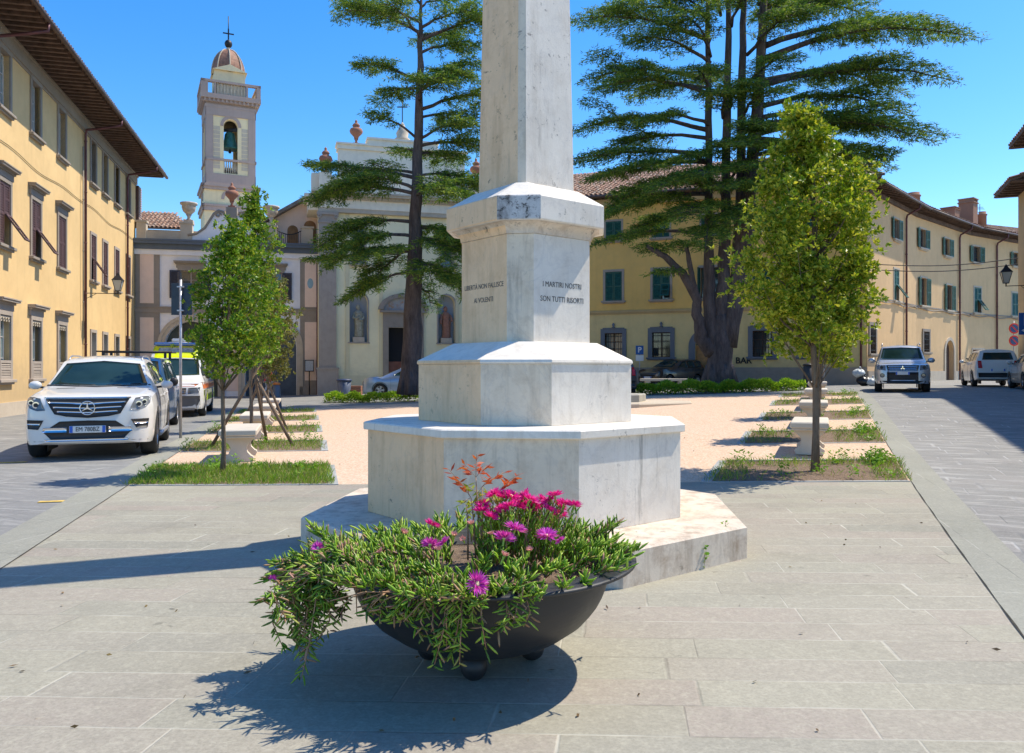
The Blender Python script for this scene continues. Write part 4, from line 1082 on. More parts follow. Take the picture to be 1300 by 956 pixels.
for (a, b, z0_, z1_) in ((B.pix(178,300)[0], B.pix(195.5,300)[0], B.pix(186,385)[1], B.pix(186,317)[1]), (B.pix(387,300)[0], B.pix(402,300)[0], B.pix(394,390)[1], B.pix(394,319)[1]),
        (B.pix(178,300)[0], B.pix(195.5,300)[0], 0.9, B.pix(186,403)[1]), (B.pix(387,300)[0], B.pix(402,300)[0], 0.9, B.pix(394,409)[1])):
    mb.box(a, b, -0.075, 0, z0_, z1_)
for (a, b) in ((B.pix(203,300)[0], aL-1.75), (aL+1.75, aR-1.75), (aR+1.75, B.pix(381,300)[0])): mb.box(a, b, -0.012, 0, 0.3, zs-0.22)
B.put(mb, 'pink_panels', PINKW)
mb = MB()
xa, xb = B.pix(203,300)[0], B.pix(381,300)[0]
mb.box(0, xa, -0.06, 0, -0.3, zc-0.4); mb.box(xb, B.len, -0.06, 0, -0.3, zc-0.4)
mb.box(-0.02, B.len+0.02, -0.09, 0.001, zs-0.18, zs+0.10); mb.box(-0.03, B.len+0.02, -0.13, 0.001, zs+0.101, zs+0.17)
mb.box(-0.02, xa+0.03, -0.10, 0, -0.3, 0.55); mb.box(xb-0.03, B.len+0.02, -0.10, 0, -0.3, 0.55)
B.put(mb, 'pilasters', PIETRA)
mb = MB()
for c in (aL, aR):
    for (r0, r1, p) in ((1.44, 1.62, 0.06), (1.62, 1.80, 0.10)):
        zc_ = za-1.42; a1 = arch_pts(c, zc_, r0, r0, 20); a2 = arch_pts(c, zc_, r1, r1, 20)
        for i in range(20):
            P = [a1[i], a2[i], a2[i+1], a1[i+1]]
            v = [(q_[0], -p, q_[1]) for q_ in P] + [(q_[0], 0, q_[1]) for q_ in P]
            mb.add(v, [(0,1,2,3),(1,5,6,2),(0,3,7,4)])
        for s in (-1, 1): mb.box(c+s*r0, c+s*r1, -p, 0, 0, zc_)
    mb.box(c-0.14, c+0.14, -0.16, 0, za-0.02, za+0.42)
B.put(mb, 'archivolt', PALEST)
mb = MB(); mb.box(aL-1.43, aL+1.43, 0.45, 0.50, 0.0, za+0.02); 
for i in range(9): mb.box(aL-1.4+i*0.33, aL-1.37+i*0.33, 0.43, 0.449, 0, za)
B.put(mb, 'gate', mat('green_grey_gate', (0.06,0.075,0.065), 0.6, var=0.3))
mb = MB(); mb.box(aR-1.43, aR+1.43, 0.45, 0.50, 0.0, za+0.02)
for i in range(7): mb.box(aR-1.35+i*0.42, aR-1.0+i*0.42, 0.435, 0.449, 0.15, za-1.5)
B.put(mb, 'gate', mat('blue_grey_gate', (0.055,0.075,0.10), 0.5, var=0.25))
mb = MB()
mb.box(-0.05, B.len+0.05, -0.12, 0.3, zc-0.75, zc-0.45, 1); mb.box(-0.10, B.len+0.10, -0.22, 0.4, zc-0.449, zc-0.16); mb.box(-0.2, B.len+0.2, -0.42, 0.7, zc-0.159, zc+0.0); mb.box(-0.22, B.len+0.22, -0.46, 0.7, zc+0.001, zc+0.10)
B.put(mb, 'cornice', [SLATE, WHITEW])
for c in (wL, wR):
    z0_, z1_ = B.pix(242,379)[1], B.pix(242,343.5)[1]
    window(B, c, z0_, 1.10, z1_-z0_, 'wbw', PIETRA, 0.14, 0.06, hood=True, pane=GLASS, fm=PIETRAM, sh='open', shm=NAVY)
# parapet: curved gable with volutes, pedestals, railing
cx_ = B.pix(294, 280)[0]
prof = [(-2.35, 0.0), (-2.35, 0.30), (-1.9, 0.42), (-1.45, 0.75), (-1.15, 1.25), (-0.95, 1.60), (-0.70, 1.78), (-0.45, 1.72), (-0.38, 1.55), (0.38, 1.55), (0.45, 1.72), (0.70, 1.78), (0.95, 1.60), (1.15, 1.25), (1.45, 0.75), (1.9, 0.42), (2.35, 0.30), (2.35, 0.0)]
mb = MB(); mb.prism_y([(cx_+a, zc+0.10+b) for a, b in prof], 0.0, 0.35)
B.put(mb, 'curved_parapet', WHITEW)
mb = MB()
for s in (-1, 1):
    pts = [(cx_+s*abs(a), -0.03, zc+0.10+b) for a, b in prof[1:9]]; mb.tube(pts, 0.075, 6)
    mb.tube([(cx_+s*(0.72-0.17*math.cos(t)*(1-t/9)), -0.04, zc+1.62+0.17*math.sin(t)*(1-t/9)) for t in np.linspace(0, 7, 20)], 0.05, 6)
mb.box(cx_-0.30, cx_+0.30, -0.08, 0.4, zc+1.50, zc+2.1)
B.put(mb, 'volutes', PIETRA)
mb = MB()
for (a, b) in ((0.05, 0.55), (B.pix(236,280)[0]-0.30, B.pix(236,280)[0]+0.34), (B.pix(344,280)[0]-0.32, B.pix(344,280)[0]+0.32), (B.pix(390,280)[0]-0.33, B.pix(390,280)[0]+0.33)):
    mb.box(a, b, -0.05, 0.45, zc+0.101, zc+1.05); mb.box(a-0.05, b+0.05, -0.10, 0.5, zc+1.051, zc+1.16)
mb.box(0.3, cx_-2.36, 0.02, 0.3, zc+0.101, zc+0.62); mb.box(cx_+2.36, B.pix(342,280)[0], 0.02, 0.3, zc+0.101, zc+0.62)
B.put(mb, 'parapet', PALEST)
mb = MB(); a, b = B.pix(350,280)[0], B.pix(384,280)[0]
for i in range(15): x = a+(b-a)*i/14; mb.tube([(x,0.1,zc+0.1),(x,0.1,zc+0.95-0.28*math.sin(PI*i/14))], 0.014, 5)
mb.tube([(a+(b-a)*i/14, 0.1, zc+0.95-0.28*math.sin(PI*i/14)) for i in range(15)], 0.03, 6); B.put(mb, 'railing', BLACKM)
mb = MB(); o_ = B.pix(394, 360)
mb.add([(o_[0]+0.17*math.cos(t), -0.085, o_[1]+0.30*math.sin(t)) for t in np.linspace(0, 2*PI, 17)[:-1]] + [(o_[0]+0.17*math.cos(t), -0.07, o_[1]+0.30*math.sin(t)) for t in np.linspace(0, 2*PI, 17)[:-1]], [tuple(range(16))] + [(i, 16+i, 16+(i+1) % 16, (i+1) % 16) for i in range(16)])
B.put(mb, 'oval_plaque', mat('enamel_blue', (0.25,0.38,0.45), 0.3, var=0.1))
mb = MB(); mb.box(-0.3, B.len*0.42, 1.5, 8, zc+0.1, zc+0.9); B.put(mb, 'attic', OCHRE)
tile_roof('roof', B, -0.6, B.pix(237,280)[0]+0.2, 1.0, zc+0.95, 4.5, zc+2.45, wb, hipR=1.7)
downpipe(B, B.len-0.12, 0, zc-0.2, m=COPPER, r=0.05)
URNP = mat('pale_urn_stone', (0.56,0.47,0.36), 0.8, var=0.25, scale=8, bmp=0.2)
def urn(fac, px, py_base, z, m, label, s=1.0, lid=False, x=None, y=0.2):
    x = fac.pix(px, py_base)[0] if x is None else x
    p = fac.w(x, y, z); e = tag(empty('urn', p, fac.rot), label, 'urn')
    mb = MB(); mb.box(-0.2*s,0.2*s,-0.2*s,0.2*s,0,0.10*s); mb.lathe([(0.14*s,0.10*s),(0.07*s,0.2*s),(0.07*s,0.26*s),(0.13*s,0.36*s)], 14); mb.build('foot', m, e)
    mb = MB()
    if not lid: mb.lathe([(0.10*s,0.36*s),(0.26*s,0.52*s),(0.31*s,0.68*s),(0.30*s,0.78*s),(0.38*s,0.82*s),(0.38*s,0.90*s),(0.30*s,0.92*s),(0.25*s,0.75*s),(0.02,0.7*s)], 20, caps=False)
    else: mb.lathe([(0.12*s,0.36*s),(0.15*s,0.5*s),(0.36*s,0.72*s),(0.40*s,0.84*s),(0.34*s,0.98*s),(0.20*s,1.05*s),(0.18*s,1.12*s),(0.24*s,1.16*s),(0.18*s,1.27*s),(0.06*s,1.36*s),(0.09*s,1.44*s),(0.01,1.55*s)], 20)
    mb.build('bowl' if not lid else 'lidded_body', m, e)
urn(B, 239, 285, zc+1.16, URNP, 'pale stone urn left of the curved parapet, in front of the tiled roof', 1.25)
urn(B, 344, 285, zc+1.16, URNP, 'pale stone urn right of the curved parapet on the white facade', 1.25)
urn(B, 294, 262, zc+2.1, TERRA, 'tapered terracotta urn crowning the middle of the curved parapet', 0.95, lid=True, y=0.15)

# ---------------------------------------------------------------- church
cL = ((404-CX)/F*45.2, 45.2); cR = ((620-CX)/F*47.9, 47.9)
ch = tag(empty('church', (cL[0], cL[1], 0)), 'pale cream church facade with statue niches, grey pilasters and urns on its parapet', 'church')
H = Facade(cL, cR, ch); Lc = H.len; mid = Lc/2
zE = H.pix(430, 262)[1]; zEt = H.pix(430, 245)[1]
mid = H.pix(512, 400)[0]
nicheL, nicheR = H.pix(455.5, 400)[0], H.pix(567, 400)[0]
nz0, nz1 = H.pix(455.5, 434.5)[1], H.pix(455.5, 372)[1]
dz1 = H.pix(513, 416)[1]
wz0, wz1 = H.pix(455, 335)[1], H.pix(455, 288)[1]
Lc = mid*2
ops = [(nicheL-0.5, nicheL+0.5, nz0, nz1, 'arch'), (nicheR-0.5, nicheR+0.5, nz0, nz1, 'arch'), (mid-0.85, mid+0.85, 0.2, dz1),
       (nicheL-0.33, nicheL+0.33, wz0, wz1), (nicheR-0.33, nicheR+0.33, wz0, wz1)]
mb = MB(); wall(mb, 0, Lc, -0.3, zE, ops, 0.55, 0.8, 0); shell(mb, 0.2, Lc-0.2, 0.8, 24, -0.3, zE); H.put(mb, 'wall', CREAM)
mb = MB()
for c in (nicheL, nicheR): mb.box(c-0.52, c+0.52, 0.5, 0.54, nz0, nz1+0.02)
H.put(mb, 'niche_back', stucco('niche_blue_grey', (0.36,0.40,0.47), (0.25,0.27,0.3), 0.3))
mb = MB()
for c in (nicheL, nicheR):
    zc_ = nz1-0.5; a1 = arch_pts(c, zc_, 0.5, 0.5, 16); a2 = arch_pts(c, zc_, 0.58, 0.58, 16)
    for i in range(16):
        P = [a1[i], a2[i], a2[i+1], a1[i+1]]; mb.add([(q_[0], -0.03, q_[1]) for q_ in P]+[(q_[0], 0.0, q_[1]) for q_ in P], [(0,1,2,3),(1,5,6,2),(0,3,7,4)])
    mb.box(c-0.58, c-0.5, -0.03, 0, nz0, zc_); mb.box(c+0.5, c+0.58, -0.03, 0, nz0, zc_); mb.box(c-0.62, c+0.62, -0.08, 0.5, nz0-0.07, nz0-0.001)
H.put(mb, 'niche_frames', PIETRAM)
# two orders of pilasters, base, string
mb = MB()
for (a, b) in ((0.03, 0.98), (Lc-0.98, Lc-0.03)):
    mb.box(a, b, -0.22, 0, 1.65, zE-1.0); mb.box(a-0.10, b+0.12, -0.34, 0, -0.3, 1.55); mb.box(a-0.14, b+0.16, -0.38, 0, 1.551, 1.649)
    mb.box(a-0.05, b+0.05, -0.27, 0, zE-0.999, zE-0.90); mb.box(a-0.02, b+0.02, -0.24, 0, zE-0.899, zE-0.55); mb.box(a-0.12, b+0.12, -0.34, 0, zE-0.549, zE-0.40)
    for s in (a+0.02, b-0.02): mb.tube([(s+0.10*math.cos(t)*(1-t/12), -0.30, zE-0.66+0.13*math.sin(t)*(1-t/12)) for t in np.linspace(0, 7, 14)], 0.05, 6)
H.put(mb, 'pilasters', PIETRAM)
mb = MB(); mb.box(1.15, mid-1.5, -0.05, 0, -0.3, 1.2); mb.box(mid+1.5, Lc-1.15, -0.05, 0, -0.3, 1.2); 
for (a, b) in ((1.5, 1.72), (2.6-0.1+0.9, 2.72+0.9), (Lc-1.72, Lc-1.5)): mb.box(a, b, -0.05, 0, 1.21, zE-0.4)
H.put(mb, 'wall_strips', stucco('cream_strip', (0.74,0.66,0.42), (0.5,0.45,0.3), 0.15))
mb = MB()
mb.box(-0.02, Lc+0.02, -0.26, 0, zE-0.38, zE-0.15); mb.box(-0.06, Lc+0.06, -0.30, 0, zE-0.149, zE+0.35, 1); mb.box(-0.15, Lc+0.15, -0.42, 0.3, zE+0.351, zE+0.52); mb.box(-0.3, Lc+0.3, -0.65, 0.4, zE+0.521, zE+0.64); mb.box(-0.35, Lc+0.35, -0.72, 0.4, zE+0.641, zE+0.74)
for i in range(int(Lc/0.24)): mb.box(i*0.24, i*0.24+0.12, -0.50, -0.421, zE+0.40, zE+0.519)
H.put(mb, 'entablature', [PALEST, CREAM2])
zA = zE+0.74
a0, a1 = H.pix(430, 220)[0], 0
a1 = 2*mid-a0; zt = H.pix(440, 181)[1]
mb = MB(); mb.box(a0, a1, 0.1, 1.0, zA, zt-0.35); mb.box(a0-0.08, a1+0.08, 0.0, 1.05, zt-0.349, zt-0.10); mb.box(a0-0.14, a1+0.14, -0.08, 1.1, zt-0.099, zt)
b0 = H.pix(467, 200)[0]; mb.box(b0, 2*mid-b0, -0.02, 0.9, zt+0.001, zt+0.28); mb.box(b0-0.05, 2*mid-b0+0.05, -0.1, 0.95, zt+0.281, zt+0.40)
mb.box(0.1, a0, 0.1, 0.9, zA, zA+0.95); mb.box(a1, Lc-0.1, 0.1, 0.9, zA, zA+0.95)
mb.box(0.05, 0.75, 0.0, 0.9, zA+0.001, zA+1.15); mb.box(Lc-0.75, Lc-0.05, 0.0, 0.9, zA+0.001, zA+1.15)
H.put(mb, 'attic', CREAM2)
FB = H
# door with segmental pediment
mb = MB()
mb.box(mid-1.18, mid-0.86, -0.12, 0.3, 0.0, dz1); mb.box(mid+0.86, mid+1.18, -0.12, 0.3, 0.0, dz1); mb.box(mid-1.18, mid+1.18, -0.13, 0.3, dz1+0.001, dz1+0.85); mb.box(mid-1.35, mid+1.35, -0.30, 0, dz1+0.851, dz1+0.98)
zc_ = dz1+0.40; pa = [(mid+1.45*math.cos(t)*1.0, dz1+0.98+0.98*(math.sin(t)-0.0)) for t in np.linspace(0.05, PI-0.05, 18)]; pb = [(mid+1.18*math.cos(t), dz1+0.98+0.74*math.sin(t)) for t in np.linspace(0.05, PI-0.05, 18)]
for i in range(17):
    P = [pb[i], pa[i], pa[i+1], pb[i+1]]; mb.add([(q_[0], -0.30, q_[1]) for q_ in P]+[(q_[0], 0.0, q_[1]) for q_ in P], [(0,1,2,3),(1,5,6,2),(0,3,7,4),(0,4,5,1),(3,2,6,7)])
H.put(mb, 'door_surround', PIETRA)
mb = MB(); mb.prism_y([(mid-1.17, dz1+0.985)]+[(p[0], p[1]) for p in reversed(pb)]+[(mid+1.17, dz1+0.985)], -0.10, -0.002)
m_, nt, b_, out = nodes_of('painted_lunette'); n_ = noise(nt, coords(nt), 3.0, 5, 0.7)
nt.links.new(ramp(nt, n_, [(0.3, (0.45,0.25,0.12)), (0.5, (0.35,0.38,0.40)), (0.7, (0.55,0.45,0.35))]), b_.inputs['Base Color']); b_.inputs['Roughness'].default_value = 0.8
H.put(mb, 'lunette', m_)
dr = None
mb = MB(); mb.box(mid-0.86, mid+0.86, 0.28, 0.34, 0.0, 2.0, 0); mb.box(mid-0.86, mid+0.86, 0.30, 0.34, 2.0, dz1+0.02, 1)
for s in (-0.84, -0.41, 0.03, 0.46):
    for z in (0.15, 1.05): mb.box(mid+s, mid+s+0.38, 0.265, 0.279, z, z+0.8, 0)
H.put(mb, 'door', [mat('red_brown_door', (0.24,0.08,0.045), 0.6, var=0.25), DARKIN])
for c in (nicheL, nicheR): window(H, c, wz0, 0.66, wz1-wz0, 'chw', PIETRAM, 0.10, 0.03, sill=True, pane=GLASS, fm=BLUEST)
# aisle with arcaded side window wall and lean-to roof, left of the facade
mb = MB(); ya = 3.2; zl, zr_ = 9.3, 12.15
xs_ = [-4.0+0.95*i for i in range(5)]
top = lambda x: zl+(zr_-zl)*(x+4.3)/4.5
mb.prism_y([(-4.3, 3.0), (0.25, 3.0), (0.25, top(0.2)), (-4.3, top(-4.3))], ya, ya+1.0)
H.put(mb, 'aisle_wall', PINKW)
mb = MB()
for i, c in enumerate((-2.45, -1.35, -0.35)):
    r = 0.26+0.05*i; z_ = 9.55+0.28*i; mb.prism_y([(c-r, 8.7), (c+r, 8.7)]+[(c+r*math.cos(t), z_+r*math.sin(t)) for t in np.linspace(0, PI, 10)], ya-0.012, ya+0.01)
H.put(mb, 'aisle_openings', mat('shaded_terracotta_grille', (0.30,0.16,0.07), 0.9, var=0.3))
mb = MB(); P = [(-4.7, top(-4.7)), (0.3, top(0.3)), (0.3, top(0.3)+0.22), (-4.7, top(-4.7)+0.22)]
mb.prism_y(P, ya-0.6, ya+2.0); H.put(mb, 'aisle_roof', mat('aisle_roof_stone', (0.22,0.19,0.16), 0.9, var=0.3))
mb = MB(); mb.box(-0.55, 0.3, 0.6, 3.0, zA-0.9, zA-0.2); mb.box(-0.75, 0.3, 0.4, 3.0, zA-0.199, zA); mb.box(-0.35, 0.35, 0.5, 1.4, zA+0.001, zA+1.2); H.put(mb, 'side_cornice', CREAM2)
urn(H, 414, 225, zA+1.15+0.0, TERRA, 'lidded terracotta urn at the left lower corner of the church parapet', 0.95, True, x=0.42)
urn(H, 599, 225, zA+1.15, TERRA, 'lidded terracotta urn at the right lower corner of the church parapet, behind the cedar branches', 0.95, True, x=Lc-0.42)
urn(H, 453, 180, zt, TERRA, 'lidded terracotta urn at the left top corner of the church attic', 0.95, True, x=H.pix(453,180)[0], y=0.4)
p = H.w(mid, 0.4, zt+0.40); e = tag(empty('finial', p), 'stone ball finial with an iron cross on the middle of the church attic', 'finial')
mb = MB(); mb.lathe([(0.45,0),(0.45,0.15),(0.32,0.25),(0.36,0.5),(0.2,0.8),(0.12,1.0),(0.02,1.15)], 14); mb.build('pedestal', PALEST, e)
mb = MB(); mb.tube([(0,0,1.1),(0,0,2.5)], 0.03, 5); mb.box(-0.3,0.3,-0.025,0.025,2.0,2.06); mb.build('cross', BLACKM, e)
# statues in the niches
def statue(x, z, m, label, arms):
    p = H.w(x, 0.22, z); e = tag(empty('statue', p, H.rot), label, 'statue')
    mb = MB(); mb.bbox(-0.33,0.33,-0.22,0.22,0,0.30,0.015); mb.build('plinth', PALEST, e)
    mb = MB(); sec = [(0.24,0.30),(0.25,0.36),(0.22,0.7),(0.24,1.05),(0.25,1.25),(0.21,1.42),(0.25,1.60),(0.26,1.70),(0.16,1.80),(0.075,1.84),(0.075,1.88),(0.11,1.94),(0.125,2.02),(0.10,2.12),(0.03,2.17)]
    rings = []
    for r, zz in sec:
        rg = []
        for k in range(24):
            a = 2*PI*k/24; f = 1+ (0.10*math.sin(6*a+zz*2.5)+0.05*math.sin(11*a) if zz < 1.4 else 0.02*math.sin(5*a))
            rg.append((r*f*math.cos(a)+0.03*math.sin(zz*2), r*f*0.72*math.sin(a), zz))
        rings.append(rg)
    mb.loft(rings)
    if arms == 0:
        mb.tube([(-0.24,0,1.66),(-0.29,-0.08,1.40),(-0.10,-0.22,1.36),(0.02,-0.22,1.5)], [0.075,0.07,0.055,0.045], 8); mb.tube([(0.24,0,1.66),(0.28,-0.08,1.4),(0.12,-0.2,1.25),(0.0,-0.24,1.28)], [0.075,0.07,0.055,0.045], 8)
    else:
        mb.tube([(-0.24,0,1.66),(-0.32,-0.05,1.4),(-0.33,-0.18,1.2),(-0.30,-0.22,1.12)], [0.075,0.07,0.055,0.04], 8); mb.tube([(0.24,0,1.66),(0.33,-0.08,1.42),(0.30,-0.22,1.30),(0.36,-0.26,1.34)], [0.075,0.07,0.055,0.04], 8)
    mb.build('figure', m, e)
statue(nicheL, nz0, mat('weathered_statue_stone', (0.36,0.34,0.25), 0.85, var=0.3, scale=9), 'grey-green robed stone statue in the left niche of the church, hands at the chest', 0)
statue(nicheR, nz0, mat('terracotta_statue', (0.36,0.17,0.11), 0.85, var=0.25, scale=9), 'reddish terracotta robed statue in the right niche of the church, arms lowered', 1)

# ---------------------------------------------------------------- bell tower
TY = 58.0; tw_ = tag(empty('bell_tower', ((290-CX)/F*TY, TY, 0), R(25)), 'square cream and mauve bell tower with belfry arch, green bell and domed cap', 'bell tower')
W2 = 1.80; W1 = 1.95
def tz(py): return EYE-(py-HY)/F*(TY-1.8 if py > 100 else TY+0.3)
def sqr(mb, h, z0, z1, mi=0): mb.box(-h, h, -h, h, z0, z1, mi)
z_l, z_s1, z_s2, z_b, z_c0, z_c1, z_t = tz(263), tz(234), tz(203), tz(133), tz(137), tz(121), tz(104)
mb = MB()
# four belfry walls with arched openings on the same axis (local -y faces the square)
for k in range(4):
    rm = Matrix.Rotation(k*PI/2, 4, 'Z')
    t = MB(); o0, o1 = (tz(219), tz(150))
    wall(t, -W2, W2, z_s1, z_c0, [(-0.52, 0.52, o0, o1, 'arch')], 0.45, 0.45, 0, back=False)
    mb.add([rm @ Vector((p[0], p[1]-W2, p[2])) for p in t.v], t.f)
mb.box(-W1, W1, -W1, W1, 0, z_s1-0.001); 
mb.build('shaft', TOWERW, tw_)
mb = MB()
for k in range(4):
    rm = Matrix.Rotation(k*PI/2, 4, 'Z')
    for s in (-1, 1):
        mb.box(s*(W2+0.02), s*(W2-0.50), -W2-0.06, -W2, z_s1, z_c0, mtx=rm)
    mb.box(-W2-0.07, W2+0.07, -W2-0.07, -W2, z_s1-0.0, z_s1+0.75, mtx=rm)
    mb.box(-W2-0.12, W2+0.12, -W2-0.12, -W2, z_s2-0.05, z_s2+0.10, mtx=rm)
    mb.box(-W2-0.08, W2+0.08, -W2-0.08, -W2, z_c0-0.55, z_c0, mtx=rm)
    mb.box(-W1-0.16, W1+0.16, -W1-0.16, -W1, z_s1-0.42, z_s1-0.22, mtx=rm); mb.box(-W1-0.26, W1+0.26, -W1-0.26, -W1, z_s1-0.219, z_s1-0.05, mtx=rm)
    mb.box(-W1-0.15, W1+0.15, -W1-0.15, -W1, z_l-0.3, z_l, mtx=rm); mb.box(-W1-0.22, W1+0.22, -W1-0.22, -W1, z_l+0.001, z_l+0.15, mtx=rm)
    # arch mouldings round the belfry opening and the blind arch below
    for (r0, r1, zz, hh) in ((0.56, 0.78, tz(150)-0.52, 0.9), (0.5, 0.72, tz(243)-0.55, 0.6)):
        a1 = arch_pts(0, zz, r0, r0, 16); a2 = arch_pts(0, zz, r1, r1, 16); yy = -(W2 if hh == 0.9 else W1)
        for i in range(16):
            P = [a1[i], a2[i], a2[i+1], a1[i+1]]; mb.add([(q_[0], yy-0.05, q_[1]) for q_ in P]+[(q_[0], yy, q_[1]) for q_ in P], [(0,1,2,3),(1,5,6,2),(0,3,7,4)], mtx=rm)
mb.build('trim', TOWERG, tw_)
mb = MB()
for k in range(4):
    rm = Matrix.Rotation(k*PI/2, 4, 'Z')
    for i in range(7): x = -0.48+i*0.16; mb.lathe([(0.05,0),(0.035,0.15),(0.065,0.4),(0.035,0.75),(0.05,0.86)], 8, c=(x,-W2+0.12,tz(219)), mtx=rm)
    mb.box(-0.52, 0.52, -W2+0.02, -W2+0.22, tz(219)+0.86, tz(219)+1.0, mtx=rm)
    for i in range(14): z = tz(214)+i*0.30; [mb.box(s*1.28, s*0.80, -W2-0.012, -W2, z, z+0.26, mtx=rm) for s in (-1, 1) if z < tz(160)]
for g in mb.pieces(0.12): g.build('balustrade', PALEST, tw_)
mb = MB(); 
for j, (e_, z0_, z1_) in enumerate(((0.10, z_c0, z_c0+0.2), (0.22, z_c0+0.35, z_c0+0.55), (0.42, z_c0+0.551, z_c1))): sqr(mb, W2+e_, z0_, z1_)
sqr(mb, W2+0.0, z_c0+0.2, z_c0+0.35)
for k in range(4):
    rm = Matrix.Rotation(k*PI/2, 4, 'Z')
    for i in range(13): x = -W2-0.1+i*(2*W2+0.2)/12; mb.box(x-0.07, x+0.07, -W2-0.34, -W2-0.221, z_c0+0.36, z_c0+0.549, mtx=rm)
    for (a, b) in ((-W2-0.40, -W2+0.10), (W2-0.10, W2+0.40)): mb.box(a, b, -W2-0.40, -W2-0.1, z_c1, z_t-0.16, mtx=rm) if a < 0 else None
    mb.box(-W2-0.42, W2+0.42, -W2-0.42, -W2-0.10, z_t-0.159, z_t, mtx=rm)
    mb.box(-1.25, -1.12, -W2-0.38, -W2-0.12, z_c1, z_t-0.16, mtx=rm); mb.box(1.12, 1.25, -W2-0.38, -W2-0.12, z_c1, z_t-0.16, mtx=rm)
mb.build('cornice', TOWERG, tw_)
mb = MB()
for k in range(4):
    rm = Matrix.Rotation(k*PI/2, 4, 'Z')
    for i in range(9): x = -1.0+i*0.25; mb.lathe([(0.06,0),(0.045,0.12),(0.08,0.35),(0.05,0.6),(0.06,z_t-0.16-z_c1)], 8, c=(x,-W2-0.25,z_c1), mtx=rm)
    mb.box(-1.1, 1.1, -W2-0.22, -W2-0.16, z_c1, z_t-0.2, mtx=rm)
for g in mb.pieces(0.02): g.build('parapet_baluster', PALEST, tw_)
mb = MB(); zb = z_c1; sqr(mb, 1.15, zb, tz(98)); 
mb.prism_y([(-1.3, tz(99)), (1.3, tz(99)), (0, tz(91))], -1.35, 1.35)
mb.build('dome_drum', TOWERW, tw_)
mb = MB(); rings = []
zd0, zd1 = tz(99), tz(66); Hd = zd1-zd0
mb.lathe([(1.26*math.cos(t)**0.9 if t < PI/2-0.01 else 0.02, zd0+Hd*math.sin(t)) for t in np.linspace(0, PI/2, 12)], 8, smooth=False); mb.build('dome', mat('brown_dome_tiles', (0.27,0.13,0.08), 0.7, var=0.35, scale=5, bmp=0.6, bscale=14), tw_)
mb = MB()
for k in range(8): a = 2*PI*k/8; mb.tube([(1.28*math.cos(t)**0.9*math.cos(a), 1.28*math.cos(t)**0.9*math.sin(a), zd0+Hd*1.01*math.sin(t)) for t in np.linspace(0, PI/2-0.05, 10)], 0.05, 5)
mb.lathe([(0.18,zd1-0.1),(0.14,zd1+0.15),(0.08,zd1+0.25)], 10); mb.build('dome_ribs', PALEST, tw_)
mb = MB(); mb.sphere((0,0,zd1+0.45), 0.30, 12, 8); mb.tube([(0,0,zd1+0.6),(0,0,tz(23))], 0.035, 5); zx = tz(45); mb.box(-0.42,0.42,-0.035,0.035,zx-0.04,zx+0.04); mb.box(-0.05,0.05,-0.05,0.05,zx-0.4,zx+0.35); mb.build('cross', BLACKM, tw_)
mb = MB(); sqr(mb, W2-0.45, z_s2-0.6, z_s2-0.4); mb.build('belfry_floor', PIETRA, tw_)
tw_.scale = (0.90, 0.90, 1.0)
BRZ = mat('green_bronze', (0.03,0.13,0.10), 0.5, 0.4, var=0.4, scale=5)
p = Matrix.Rotation(R(25), 4, 'Z') @ Vector((0, -1.0, 0)); e = tag(empty('bell', (tw_.location.x+p.x, tw_.location.y+p.y, tz(181))), 'green bronze bell hanging in the arch of the bell tower', 'bell')
mb = MB(); mb.lathe([(0.62,-0.25),(0.57,-0.18),(0.46,0.10),(0.38,0.50),(0.34,0.80),(0.24,0.95),(0.05,1.0)], 20); mb.build('body', BRZ, e)
mb = MB(); mb.box(-0.62,0.62,-0.08,0.08,1.02,1.22); mb.tube([(0,0,0.98),(0,0,1.05)], 0.06, 6); mb.tube([(0,0,-0.45),(0,0,0.0)], 0.045, 6); mb.sphere((0,0,-0.42), 0.11, 8, 6); mb.build('yoke', BLACKM, e)

# ---------------------------------------------------------------- central yellow house
yL = (1.2, 47.8-0.38*1.2); yR = (18.05, 47.8-0.38*18.05)
yb = tag(empty('town_hall', (yR[0], yR[1], 0.4)), 'three-storey yellow house with green shutters, tiled roof and arched doorway behind the cedar', 'building')
Yf = Facade(yL, yR, yb); zy = 11.15
zst = Yf.pix(840, 394)[1]
cols = [Yf.pix(px, 400)[0] for px in (779, 839.5, 901, 968, 1030)]
step_ = cols[1]-cols[0]; cols = [cols[0]-step_] + cols
r3 = (Yf.pix(779, 305)[1], Yf.pix(779, 281)[1]); r2 = (Yf.pix(779, 382)[1], Yf.pix(779, 345)[1]); r1 = (Yf.pix(779, 454)[1], Yf.pix(779, 423)[1])
dX = Yf.pix(897.5, 450)[0]; dZ = Yf.pix(897, 417)[1]
ops = [(x-0.45, x+0.45, r3[0], r3[1]) for x in cols] + [(x-0.48, x+0.48, r2[0], r2[1]) for x in cols] + [(x-0.5, x+0.5, r1[0], r1[1]) for x in cols if abs(x-dX) > 1] + [(dX-0.62, dX+0.62, 0.0, dZ-0.35, 'arch')]
mb = MB(); wall(mb, 0, Yf.len, -0.2, zst, [o for o in ops if o[3] < zst+0.1], 0.3, 0.5, 0); wall(mb, 0, Yf.len, zst+0.001, zy, [o for o in ops if o[2] > zst], 0.3, 0.5, 1); shell(mb, 0, Yf.len, 0.5, 11, -0.2, zy-0.01, 1)
Yf.put(mb, 'wall', [OLIVE, YELLOW])
mb = MB(); mb.box(-0.03, Yf.len+0.03, -0.09, 0, zst-0.08, zst+0.06); mb.box(-0.03, Yf.len+0.03, -0.05, 0, zst-0.16, zst-0.081); Yf.put(mb, 'string_course', stucco('ochre_trim', (0.55,0.40,0.20), (0.35,0.25,0.14), 0.3))
